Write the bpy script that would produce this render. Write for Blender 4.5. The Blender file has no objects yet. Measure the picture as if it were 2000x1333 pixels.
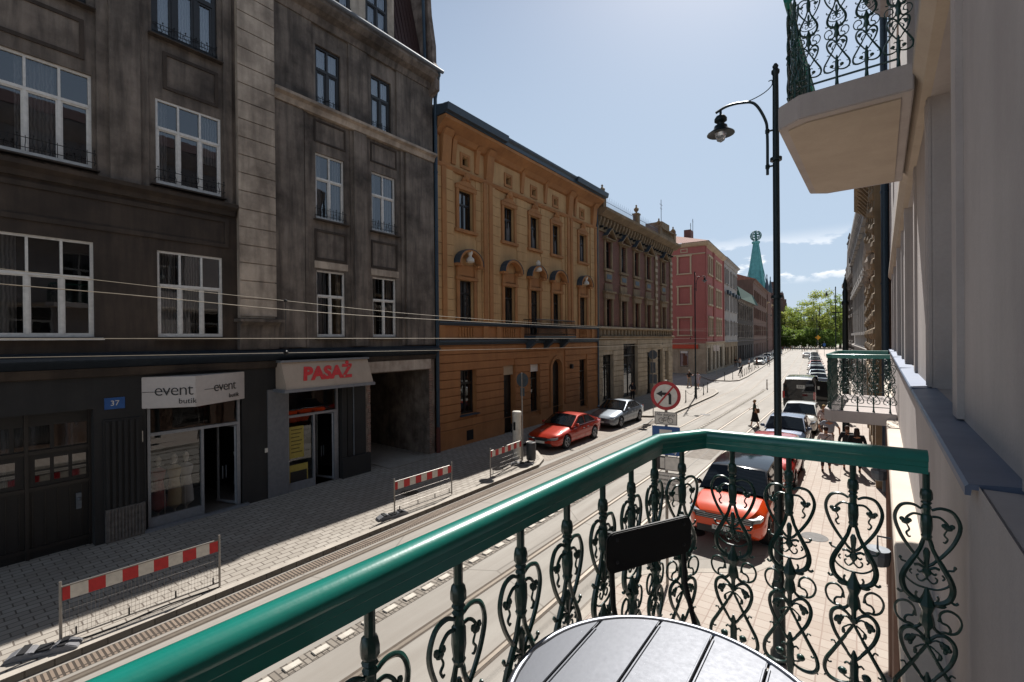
import bpy, bmesh, math, random
from mathutils import Vector, Matrix
R = math.radians
random.seed(7)
S = bpy.context.scene
COL = bpy.context.collection

# ------------------------------------------------------------------ camera
cam_d = bpy.data.cameras.new("camera")
cam = bpy.data.objects.new("camera", cam_d)
COL.objects.link(cam)
S.camera = cam
cam_d.sensor_width = 36.0
cam_d.lens = 900.0 / 2000.0 * 36.0
cam_d.clip_start = 0.05
cam_d.clip_end = 3000.0
YAW, PITCH, ROLL, EYE = 0.642446, -0.0033427, 0.0087979, 5.3
_f = Vector((-math.sin(YAW) * math.cos(PITCH), math.cos(YAW) * math.cos(PITCH), math.sin(PITCH)))
_r = Vector((math.cos(YAW), math.sin(YAW), 0))
_d = _f.cross(_r)
_r2 = _r * math.cos(ROLL) + _d * math.sin(ROLL)
_d2 = -_r * math.sin(ROLL) + _d * math.cos(ROLL)
cam.matrix_world = Matrix(((_r2.x, -_d2.x, -_f.x, 0), (_r2.y, -_d2.y, -_f.y, 0), (_r2.z, -_d2.z, -_f.z, EYE), (0, 0, 0, 1)))
cam_d.dof.use_dof = False

# ------------------------------------------------------------------ world, sun, exposure
SUN = Vector((-0.62, 3.22, 3.49)).normalized()
sun_el = math.asin(SUN.z)
sun_az = math.atan2(SUN.x, SUN.y)          # clockwise from +Y
W = bpy.data.worlds.new("World")
S.world = W
W.use_nodes = True
nt = W.node_tree
bg = nt.nodes["Background"]
sky = nt.nodes.new("ShaderNodeTexSky")
sky.sky_type = 'NISHITA'
sky.sun_disc = False
sky.sun_elevation = sun_el
sky.sun_rotation = sun_az
sky.altitude = 200
sky.air_density = 1.0
sky.dust_density = 0.9
sky.ozone_density = 1.2
tc = nt.nodes.new("ShaderNodeTexCoord")
sep = nt.nodes.new("ShaderNodeSeparateXYZ")
nt.links.new(tc.outputs["Generated"], sep.inputs[0])
# low fair-weather cumulus above the horizon
mp = nt.nodes.new("ShaderNodeMapping")
mp.inputs["Scale"].default_value = (8.0, 8.0, 20.0)
mp.inputs["Location"].default_value = (0.35, 0.2, 0.55)
nt.links.new(tc.outputs["Generated"], mp.inputs[0])
nz = nt.nodes.new("ShaderNodeTexNoise")
nz.inputs["Scale"].default_value = 1.0
nz.inputs["Detail"].default_value = 7.0
nz.inputs["Roughness"].default_value = 0.55
nt.links.new(mp.outputs[0], nz.inputs["Vector"])
rmp = nt.nodes.new("ShaderNodeMapRange")
rmp.interpolation_type = 'SMOOTHSTEP'
rmp.inputs["From Min"].default_value = 0.50
rmp.inputs["From Max"].default_value = 0.56
nt.links.new(nz.outputs["Fac"], rmp.inputs["Value"])
band1 = nt.nodes.new("ShaderNodeMapRange")
band1.interpolation_type = 'SMOOTHSTEP'
band1.inputs["From Min"].default_value = 0.095
band1.inputs["From Max"].default_value = 0.12
nt.links.new(sep.outputs["Z"], band1.inputs["Value"])
band2 = nt.nodes.new("ShaderNodeMapRange")
band2.interpolation_type = 'SMOOTHSTEP'
band2.inputs["From Min"].default_value = 0.20
band2.inputs["From Max"].default_value = 0.14
nt.links.new(sep.outputs["Z"], band2.inputs["Value"])
def wmul(a, b):
    m = nt.nodes.new("ShaderNodeMath"); m.operation = 'MULTIPLY'
    nt.links.new(a, m.inputs[0])
    if isinstance(b, float): m.inputs[1].default_value = b
    else: nt.links.new(b, m.inputs[1])
    return m.outputs[0]
cm = wmul(wmul(wmul(rmp.outputs[0], band1.outputs[0]), band2.outputs[0]), 0.95)
# pale haze in the lower sky
pale = nt.nodes.new("ShaderNodeMixRGB")
# horizon haze: pale low sky, the zenith stays a deep clear blue
hz = nt.nodes.new("ShaderNodeMapRange"); hz.interpolation_type = 'SMOOTHSTEP'
hz.inputs["From Min"].default_value = 0.95; hz.inputs["From Max"].default_value = 0.25
hz.inputs["To Min"].default_value = 0.0; hz.inputs["To Max"].default_value = 0.85
nt.links.new(sep.outputs["Z"], hz.inputs["Value"])
zen = nt.nodes.new("ShaderNodeMapRange"); zen.interpolation_type = 'SMOOTHSTEP'
zen.inputs["From Min"].default_value = 0.55; zen.inputs["From Max"].default_value = 0.95
zen.inputs["To Min"].default_value = 1.0; zen.inputs["To Max"].default_value = 0.24
nt.links.new(sep.outputs["Z"], zen.inputs["Value"])
nt.links.new(hz.outputs[0], pale.inputs[0])
pale.inputs[2].default_value = (5.6, 6.95, 8.65, 1)
dk = nt.nodes.new("ShaderNodeVectorMath"); dk.operation = 'SCALE'
nt.links.new(sky.outputs[0], dk.inputs[0]); nt.links.new(zen.outputs[0], dk.inputs["Scale"])
nt.links.new(dk.outputs[0], pale.inputs[1])
mx = nt.nodes.new("ShaderNodeMixRGB")
nt.links.new(cm, mx.inputs[0])
nt.links.new(pale.outputs[0], mx.inputs[1])
mx.inputs[2].default_value = (12.5, 12.7, 13.0, 1)
nt.links.new(mx.outputs[0], bg.inputs["Color"])
bg.inputs["Strength"].default_value = 0.062

sl = bpy.data.lights.new("sun", 'SUN')
sl.energy = 5.0
sl.angle = R(0.5)
sl.color = (1.0, 0.96, 0.91)
sun = bpy.data.objects.new("sun", sl)
COL.objects.link(sun)
sun.rotation_euler = (-SUN).to_track_quat('-Z', 'Y').to_euler()
sun.location = (0, 0, 60)

S.view_settings.view_transform = 'Standard'
S.view_settings.look = 'None'
S.view_settings.gamma = 1.0
S.view_settings.exposure = 0.6
S.render.resolution_x = 1024
S.render.resolution_y = 682

# ------------------------------------------------------------------ materials
def lin(h):
    if isinstance(h, str):
        c = [int(h[i:i + 2], 16) / 255 for i in (0, 2, 4)]
        return tuple(((x / 12.92) if x <= 0.04045 else ((x + 0.055) / 1.055) ** 2.4) for x in c) + (1,)
    return tuple(h) + (1,) if len(h) == 3 else tuple(h)

def newmat(name):
    m = bpy.data.materials.new(name)
    m.use_nodes = True
    n = m.node_tree
    return m, n, n.nodes["Principled BSDF"]

def coord(n, scale=(1, 1, 1)):
    t = n.nodes.new("ShaderNodeTexCoord")
    mpn = n.nodes.new("ShaderNodeMapping")
    mpn.inputs["Scale"].default_value = scale
    n.links.new(t.outputs["Object"], mpn.inputs[0])
    return mpn.outputs[0]

def noise(n, vec, scale, detail=6, rough=0.6):
    t = n.nodes.new("ShaderNodeTexNoise")
    t.inputs["Scale"].default_value = scale
    t.inputs["Detail"].default_value = detail
    t.inputs["Roughness"].default_value = rough
    n.links.new(vec, t.inputs["Vector"])
    return t.outputs["Fac"]

def ramp(n, val, lo, hi):
    t = n.nodes.new("ShaderNodeMapRange")
    t.inputs["From Min"].default_value = lo
    t.inputs["From Max"].default_value = hi
    n.links.new(val, t.inputs["Value"])
    return t.outputs[0]

def mixc(n, fac, a, b):
    t = n.nodes.new("ShaderNodeMixRGB")
    for i, v in ((0, fac), (1, a), (2, b)):
        if hasattr(v, "node"): n.links.new(v, t.inputs[i])
        elif i == 0: t.inputs[0].default_value = v
        else: t.inputs[i].default_value = lin(v)
    return t.outputs[0]

def bump(n, b, h, strength=0.3, dist=0.02, normal=None):
    t = n.nodes.new("ShaderNodeBump")
    t.inputs["Strength"].default_value = strength
    t.inputs["Distance"].default_value = dist
    n.links.new(h, t.inputs["Height"])
    if normal is not None: n.links.new(normal, t.inputs["Normal"])
    n.links.new(t.outputs[0], b.inputs["Normal"])
    return t.outputs[0]

def plaster(name, base, dirt, amount=0.6, streak=0.5, rough=0.9, scale=0.6, bmp=0.35, vert=(1, 1, 1)):
    """weathered render: large blotches, rain streaks running down, fine grain"""
    m, n, b = newmat(name)
    v = coord(n)
    big = ramp(n, noise(n, v, scale, 8, 0.65), 0.38, 0.68)
    vs = coord(n, (3.0, 3.0, 0.35))
    st = ramp(n, noise(n, vs, 1.3, 6, 0.6), 0.42, 0.72)
    c = mixc(n, amount, base, dirt)
    c1 = mixc(n, big, base, c)
    mm = n.nodes.new("ShaderNodeMath"); mm.operation = 'MULTIPLY'
    n.links.new(st, mm.inputs[0]); mm.inputs[1].default_value = streak
    c2 = mixc(n, mm.outputs[0], c1, dirt)
    fine = noise(n, v, 55, 4, 0.7)
    fr = ramp(n, fine, 0.3, 0.8)
    mm2 = n.nodes.new("ShaderNodeMath"); mm2.operation = 'MULTIPLY'
    n.links.new(fr, mm2.inputs[0]); mm2.inputs[1].default_value = 0.25
    c3 = mixc(n, mm2.outputs[0], c2, dirt)
    n.links.new(c3, b.inputs["Base Color"])
    b.inputs["Roughness"].default_value = rough
    add = n.nodes.new("ShaderNodeMath"); add.operation = 'ADD'
    n.links.new(fine, add.inputs[0]); n.links.new(big, add.inputs[1])
    bump(n, b, add.outputs[0], bmp, 0.01)
    return m

def paint(name, c, rough=0.4, metal=0.0, coat=0.0, var=0.12, spec=0.5, bmp=0.0, scale=9):
    m, n, b = newmat(name)
    v = coord(n)
    f = noise(n, v, scale, 5, 0.6)
    L = lin(c)
    dark = tuple(x * (1 - var * 2) for x in L[:3])
    n.links.new(mixc(n, ramp(n, f, 0.35, 0.75), L, dark), b.inputs["Base Color"])
    b.inputs["Metallic"].default_value = metal
    rr = n.nodes.new("ShaderNodeMapRange")
    rr.inputs["To Min"].default_value = max(0.02, rough - 0.06)
    rr.inputs["To Max"].default_value = min(1, rough + 0.1)
    n.links.new(f, rr.inputs["Value"])
    n.links.new(rr.outputs[0], b.inputs["Roughness"])
    b.inputs["Coat Weight"].default_value = coat
    b.inputs["Coat Roughness"].default_value = 0.04
    b.inputs["Specular IOR Level"].default_value = spec
    if bmp: bump(n, b, noise(n, v, 80, 3, 0.6), bmp, 0.004)
    return m

def brickmat(name, c1, c2, mortar, w, h, msize, axes='YZ', rough=0.85, offset=0.5, bmp=0.5, dirt=None, rot=0.0, var=0.35, bias=0.0):
    m, n, b = newmat(name)
    t = n.nodes.new("ShaderNodeTexCoord")
    sp = n.nodes.new("ShaderNodeSeparateXYZ")
    n.links.new(t.outputs["Object"], sp.inputs[0])
    cb = n.nodes.new("ShaderNodeCombineXYZ")
    n.links.new(sp.outputs[axes[0]], cb.inputs[0])
    n.links.new(sp.outputs[axes[1]], cb.inputs[1])
    vec = cb.outputs[0]
    if rot:
        mpn = n.nodes.new("ShaderNodeMapping")
        mpn.inputs["Rotation"].default_value = (0, 0, rot)
        n.links.new(vec, mpn.inputs[0]); vec = mpn.outputs[0]
    # slightly wavy courses
    wob = n.nodes.new("ShaderNodeTexNoise"); wob.inputs["Scale"].default_value = 0.8
    n.links.new(vec, wob.inputs["Vector"])
    va = n.nodes.new("ShaderNodeVectorMath"); va.operation = 'MULTIPLY_ADD'
    n.links.new(wob.outputs["Color"], va.inputs[0])
    va.inputs[1].default_value = (h * 0.18, h * 0.18, 0)
    n.links.new(vec, va.inputs[2])
    br = n.nodes.new("ShaderNodeTexBrick")
    br.offset = offset
    br.inputs["Color1"].default_value = lin(c1)
    br.inputs["Color2"].default_value = lin(c2)
    br.inputs["Mortar"].default_value = lin(mortar)
    br.inputs["Scale"].default_value = 1.0
    br.inputs["Brick Width"].default_value = w
    br.inputs["Row Height"].default_value = h
    br.inputs["Mortar Size"].default_value = msize
    br.inputs["Mortar Smooth"].default_value = 0.2
    br.inputs["Bias"].default_value = bias
    n.links.new(va.outputs[0], br.inputs["Vector"])
    v = coord(n)
    f = ramp(n, noise(n, v, 0.7, 8, 0.65), 0.35, 0.75)
    mm = n.nodes.new("ShaderNodeMath"); mm.operation = 'MULTIPLY'
    n.links.new(f, mm.inputs[0]); mm.inputs[1].default_value = var
    dc = dirt or mortar
    c = mixc(n, mm.outputs[0], br.outputs["Color"], dc)
    n.links.new(c, b.inputs["Base Color"])
    b.inputs["Roughness"].default_value = rough
    inv = n.nodes.new("ShaderNodeMath"); inv.operation = 'SUBTRACT'
    inv.inputs[0].default_value = 1.0
    n.links.new(br.outputs["Fac"], inv.inputs[1])
    b1 = bump(n, b, inv.outputs[0], bmp, 0.012)
    bump(n, b, noise(n, v, 45, 3, 0.6), 0.2, 0.006, b1)
    return m

def glassmat(name, tint=0.75, ior=1.75):
    m, n, b = newmat(name)
    out = n.nodes["Material Output"]
    n.nodes.remove(b)
    tr = n.nodes.new("ShaderNodeBsdfTransparent"); tr.inputs[0].default_value = (tint, tint * 1.02, tint * 1.03, 1)
    gl = n.nodes.new("ShaderNodeBsdfGlossy"); gl.inputs["Roughness"].default_value = 0.012
    gl.inputs["Color"].default_value = (0.9, 0.93, 0.97, 1)
    fr = n.nodes.new("ShaderNodeFresnel"); fr.inputs["IOR"].default_value = ior
    v = coord(n)
    bp = n.nodes.new("ShaderNodeBump"); bp.inputs["Strength"].default_value = 0.05; bp.inputs["Distance"].default_value = 0.02
    n.links.new(noise(n, v, 1.7, 2, 0.5), bp.inputs["Height"])
    n.links.new(bp.outputs[0], gl.inputs["Normal"])
    mxs = n.nodes.new("ShaderNodeMixShader")
    n.links.new(fr.outputs[0], mxs.inputs[0])
    n.links.new(tr.outputs[0], mxs.inputs[1])
    n.links.new(gl.outputs[0], mxs.inputs[2])
    n.links.new(mxs.outputs[0], out.inputs["Surface"])
    return m

def darkglass(name, dark='0a0c0e', curtain='5a5d60', amount=0.35, sc=1.4):
    """closed pane with whatever hangs behind it; reflects the street"""
    m, n, b = newmat(name)
    v = coord(n, (1, 1, 0.25))
    f = ramp(n, noise(n, v, sc, 3, 0.5), 0.5, 0.56)
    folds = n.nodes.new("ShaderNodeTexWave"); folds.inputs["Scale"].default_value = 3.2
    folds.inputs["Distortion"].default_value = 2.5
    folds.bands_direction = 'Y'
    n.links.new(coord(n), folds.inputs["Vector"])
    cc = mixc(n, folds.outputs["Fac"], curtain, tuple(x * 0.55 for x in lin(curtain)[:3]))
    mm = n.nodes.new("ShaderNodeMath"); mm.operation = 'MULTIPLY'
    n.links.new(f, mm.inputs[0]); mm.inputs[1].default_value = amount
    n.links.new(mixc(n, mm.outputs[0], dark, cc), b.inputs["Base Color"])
    b.inputs["Roughness"].default_value = 0.03
    b.inputs["IOR"].default_value = 1.8
    bp = noise(n, v, 1.5, 2, 0.5)
    bump(n, b, bp, 0.06, 0.02)
    return m

def flat(name, c, rough=0.7):
    return paint(name, c, rough, var=0.06)

M = {}
def mats():
    M['grey'] = plaster('sooty_render', '877b70', '322c28', 0.92, 0.8, scale=0.65, bmp=0.6)
    M['grey_light'] = plaster('washed_render', 'c4b4a2', '655a50', 0.85, 0.6, scale=0.8)
    M['grey_dark'] = plaster('blackened_render', '4b4037', '251f1b', 0.8, 0.7, scale=0.6)
    M['ground_dark'] = plaster('dark_ground_floor_render', '302f2e', '1c1b1b', 0.6, 0.4, scale=0.6)
    M['raw'] = plaster('raw_plaster', '9a8b80', '4f4239', 0.95, 0.7, scale=1.6, bmp=0.8)
    M['rawbrick'] = brickmat('broken_brick', '7d4f40', '6e5a50', '9b8b7f', 0.27, 0.08, 0.012, bmp=0.9, dirt='857569', var=0.8)
    M['metal_ledge'] = paint('zinc_ledge', '39424c', 0.5, 0.5)
    M['zinc'] = paint('zinc_gutter', '6b7076', 0.6, 0.4)
    M['roof_metal'] = paint('brown_sheet_roof', '4a3430', 0.6, 0.2)
    M['pipe'] = paint('blue_grey_downpipe', '2c3d4a', 0.45, 0.2)
    M['pipe_rust'] = paint('oxide_red_pipe', '5b2c24', 0.7, 0.0)
    M['white_frame'] = paint('white_window_paint', 'd5d3ce', 0.45, bmp=0.2)
    M['dark_frame'] = paint('dark_brown_window_paint', '1d1a19', 0.4)
    M['grey_frame'] = paint('aluminium_frame', '84888e', 0.35, 0.3)
    M['glass'] = glassmat('window_glass', 0.72, 2.0)
    M['shopglass'] = glassmat('shop_glass', 0.8, 1.8)
    M['dglass'] = darkglass('dark_window_glass')
    M['skyglass'] = glassmat('bright_old_glass', 0.85, 2.6)
    M['dglass2'] = darkglass('curtained_window_glass', curtain='8d9196', amount=0.7, sc=2.2)
    M['room'] = paint('dim_room_wall', '2b2725', 0.9)
    M['curtain'] = None
    M['iron'] = paint('black_wrought_iron', '15171a', 0.45, 0.3)
    M['orange'] = plaster('ochre_render', 'c59f70', '99754c', 0.6, 0.45, scale=0.5, bmp=0.2)
    M['orange_trim'] = plaster('dark_ochre_trim', 'ae7a4b', '7e5534', 0.6, 0.35, scale=0.8)
    M['orange_base'] = plaster('burnt_ochre_base', 'ab7548', '805633', 0.55, 0.4, scale=0.7)
    M['slate'] = paint('slate_blue_sheet', '3d4a55', 0.5, 0.2)
    M['brick'] = brickmat('red_brown_brick', '7b4638', '683b30', '7d685a', 0.27, 0.085, 0.012, bmp=0.6, dirt='4f3a32')
    M['sand'] = plaster('sandstone_trim', '957f62', '5f4f3c', 0.7, 0.5, scale=0.9)
    M['sand_light'] = plaster('pale_stone_base', 'bcab93', '83745f', 0.7, 0.45, scale=0.8)
    M['pink'] = plaster('pink_render', 'a35f56', '824b46', 0.4, 0.25, scale=0.4, bmp=0.15)
    M['cream'] = plaster('cream_trim', 'bba68a', '8c795f', 0.5, 0.3)
    M['white_render'] = plaster('grey_white_render', 'a39d97', '716b67', 0.5, 0.4)
    M['brown_render'] = plaster('brown_render', '6e5246', '4c3a31', 0.5, 0.4)
    M['red_brick'] = brickmat('gothic_red_brick', '6c443a', '5d3930', '75635a', 0.27, 0.085, 0.012, dirt='43231e')
    M['tile'] = brickmat('clay_roof_tile', '9c6250', '8a5444', '5d3a30', 0.25, 0.3, 0.02, axes='YX', dirt='6b5a50')
    M['net'] = paint('green_netting', '1d4a3c', 0.8)
    M['our'] = plaster('greige_render', 'b4aba7', '918884', 0.5, 0.4, scale=0.9, bmp=0.22)
    M['our_soffit'] = plaster('tan_soffit', 'b5a797', '998b7c', 0.5, 0.25, scale=1.6, bmp=0.15)
    M['our_ledge'] = plaster('sunlit_ledge', 'd6cabb', 'b5a899', 0.5, 0.2, scale=1.2, bmp=0.12)  # paler than the wall: sunlight on the ledge put into its colour
    M['sill'] = paint('blue_grey_sill_sheet', '5e6a80', 0.42, 0.25, bmp=0.08, scale=3)
    M['rail'] = paint('sea_green_gloss', '0c7568', 0.30, 0.0, coat=0.6, var=0.08, bmp=0.06)
    M['rail2'] = paint('sea_green_iron', '073d35', 0.36, 0.0, coat=0.35, var=0.3, bmp=0.3, scale=22)
    M['table'] = paint('brushed_aluminium', '4c4f56', 0.46, 0.4, var=0.0, bmp=0.03, scale=90)
    M['chrome'] = paint('polished_rim', '70737a', 0.34, 0.9, var=0.03)
    M['blackpl'] = paint('black_plastic', '101011', 0.5, 0.0)
    M['lamp'] = paint('dark_green_cast_iron', '17272b', 0.42, 0.3, bmp=0.1)
    M['rubber'] = paint('grey_recycled_rubber', '77777a', 0.85, bmp=0.4)
    M['rubber_dark'] = paint('black_rubber', '1d1d1f', 0.85)
    M['galv'] = paint('galvanised_steel', '8f8a84', 0.45, 0.7)
    M['sign_red'] = paint('sign_red', 'b01c24', 0.4)
    M['sign_white'] = paint('sign_white', 'd8d2c8', 0.45)
    M['sign_blue'] = paint('sign_blue', '17508f', 0.4)
    M['sign_black'] = flat('sign_black', '121214', 0.5)
    M['sign_back'] = paint('sign_back_grey', '5c6266', 0.5, 0.5)
    M['stripe_red'] = paint('barrier_red', 'b81e22', 0.5)
    M['stripe_white'] = paint('barrier_white', 'cfc8bc', 0.55)
    M['signbox'] = paint('light_box_white', 'bcb4ae', 0.45, var=0.05)
    M['pasaz_board'] = plaster('cream_sign_board', 'b9a795', '998877', 0.4, 0.3)
    M['pasaz_red'] = paint('sign_letter_red', 'd8261c', 0.4)
    M['concrete'] = plaster('concrete', 'a39c92', '7b756d', 0.6, 0.2, scale=1.1)
    M['whiteblock'] = plaster('white_block', 'c9c3b8', '9f978b', 0.6, 0.1, scale=3)
    M['rail_steel'] = paint('tram_rail_steel', '8f8579', 0.45, 0.5)
    M['groove'] = paint('rail_groove', '5c5248', 0.9)
    M['bark'] = plaster('bark', '4a3f35', '2c251f', 0.7, 0.6, scale=3, bmp=0.8)
    M['bust'] = plaster('white_marble', 'd8d3c8', 'aaa296', 0.5, 0.3, scale=2)
    # pale worn asphalt
    m, n, b = newmat('pale_asphalt')
    v = coord(n)
    f1 = ramp(n, noise(n, v, 0.12, 8, 0.65), 0.35, 0.7)
    f2 = ramp(n, noise(n, coord(n, (2.2, 0.12, 1)), 1.0, 6, 0.6), 0.4, 0.7)
    f3 = noise(n, v, 120, 3, 0.8)
    c = mixc(n, f1, 'a8a39b', '928d85')
    mmx = n.nodes.new("ShaderNodeMath"); mmx.operation = 'MULTIPLY'; n.links.new(f2, mmx.inputs[0]); mmx.inputs[1].default_value = 0.55
    c = mixc(n, mmx.outputs[0], c, '7e766d')
    mmy = n.nodes.new("ShaderNodeMath"); mmy.operation = 'MULTIPLY'; n.links.new(ramp(n, f3, 0.3, 0.9), mmy.inputs[0]); mmy.inputs[1].default_value = 0.45
    c = mixc(n, mmy.outputs[0], c, '5d564f')
    vor = n.nodes.new("ShaderNodeTexVoronoi"); vor.feature = 'DISTANCE_TO_EDGE'; vor.inputs["Scale"].default_value = 0.22
    n.links.new(v, vor.inputs["Vector"])
    cr = ramp(n, vor.outputs["Distance"], 0.006, 0.0)
    mmz = n.nodes.new("ShaderNodeMath"); mmz.operation = 'MULTIPLY'; n.links.new(cr, mmz.inputs[0]); mmz.inputs[1].default_value = 0.5
    c = mixc(n, mmz.outputs[0], c, '4b443d')
    n.links.new(c, b.inputs["Base Color"]); b.inputs["Roughness"].default_value = 0.85
    bump(n, b, f3, 0.35, 0.004)
    M['asphalt'] = m
    M['patch'] = paint('darker_asphalt_patch', '857d74', .9, var=.2, bmp=.5, scale=5)
    M['tar'] = paint('tar_seam', '4a443e', .6)
    M['slabs'] = brickmat('pavement_slabs', 'a8a197', '989187', '5a5149', 0.34, 0.19, 0.013, axes='YX', bmp=0.5, dirt='7f766c', var=0.5)
    M['setts'] = brickmat('small_paving_blocks', 'b3aaa0', 'a89d92', '94847a', 0.25, 0.25, 0.011, axes='XY', bmp=0.4, dirt='a08c7e', var=0.5, offset=0.0)
    M['bay'] = brickmat('parking_bay_setts', 'a69c90', '978d82', '6d645b', 0.2, 0.1, 0.01, axes='XY', bmp=0.5, dirt='776f67', var=0.5)
    M['drain'] = brickmat('kerbside_clinker', '8c7c6d', '7d6e60', '3c342c', 0.30, 0.075, 0.018, axes='XY', bmp=0.8, dirt='4a3f36', var=0.4, offset=0.0)
    M['kerb'] = plaster('granite_kerb', 'b5ada2', '8a8278', 0.5, 0.1, scale=2.5)
    M['sepstrip'] = brickmat('clinker_strip', '8d857b', '7c746a', '4b453e', 0.25, 0.1, 0.012, axes='XY', bmp=0.6, dirt='5a534b')
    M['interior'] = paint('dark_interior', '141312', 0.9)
    def leaf(name, c, c2):
        m, n, b = newmat(name)
        v = coord(n)
        n.links.new(mixc(n, ramp(n, noise(n, v, 0.5, 4, 0.6), 0.35, 0.7), c, c2), b.inputs["Base Color"])
        b.inputs["Roughness"].default_value = 0.6
        out = n.nodes["Material Output"]
        tl = n.nodes.new("ShaderNodeBsdfTranslucent")
        tl.inputs[0].default_value = tuple(x * 1.1 for x in lin(c)[:3]) + (1,)
        ms = n.nodes.new("ShaderNodeMixShader"); ms.inputs[0].default_value = 0.5
        n.links.new(b.outputs[0], ms.inputs[1]); n.links.new(tl.outputs[0], ms.inputs[2])
        n.links.new(ms.outputs[0], out.inputs["Surface"])
        return m
    M['leaf1'] = leaf('spring_leaf', '8a9a4a', '64793a')
    M['leaf2'] = leaf('young_leaf', '9ea552', '76863f')
    M['leaf3'] = leaf('dark_leaf', '7a9044', '546c30')
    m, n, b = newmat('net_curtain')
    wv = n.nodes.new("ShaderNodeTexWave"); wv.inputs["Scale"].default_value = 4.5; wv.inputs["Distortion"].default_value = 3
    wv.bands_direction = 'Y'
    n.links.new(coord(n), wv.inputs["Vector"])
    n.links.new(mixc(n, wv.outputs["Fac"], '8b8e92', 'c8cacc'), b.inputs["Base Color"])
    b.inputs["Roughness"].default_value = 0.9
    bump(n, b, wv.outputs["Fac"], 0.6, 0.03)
    M['curtain'] = m
mats()

# ------------------------------------------------------------------ object helpers
def tag(o, label=None, cat=None, group=None, kind=None):
    if label: o['label'] = label
    if cat: o['category'] = cat
    if group: o['group'] = group
    if kind: o['kind'] = kind
    return o

def empty(name, loc=(0, 0, 0), rz=0.0, label=None, cat=None, group=None):
    o = bpy.data.objects.new(name, None)
    o.empty_display_size = 0.2
    COL.objects.link(o)
    o.location = loc
    o.rotation_euler = (0, 0, rz)
    tag(o, label, cat, group)
    return o

def kids(o):
    return [c for c in bpy.data.objects if c.parent is o]

def clone(o, loc=None, rz=None, label=None, parent=None, swap=None):
    c = o.copy()
    COL.objects.link(c)
    if parent is not None: c.parent = parent
    if loc is not None: c.location = loc
    if rz is not None: c.rotation_euler = (0, 0, rz)
    if label: c['label'] = label
    if swap and c.type == 'MESH':
        for a, b2 in swap:
            for i, sl_ in enumerate(c.material_slots):
                if sl_.material is a:
                    sl_.link = 'OBJECT'
                    sl_.material = b2
    for k in KIDS.get(o.name, []):
        kc = clone(k, parent=c, swap=swap)
    return c

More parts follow.
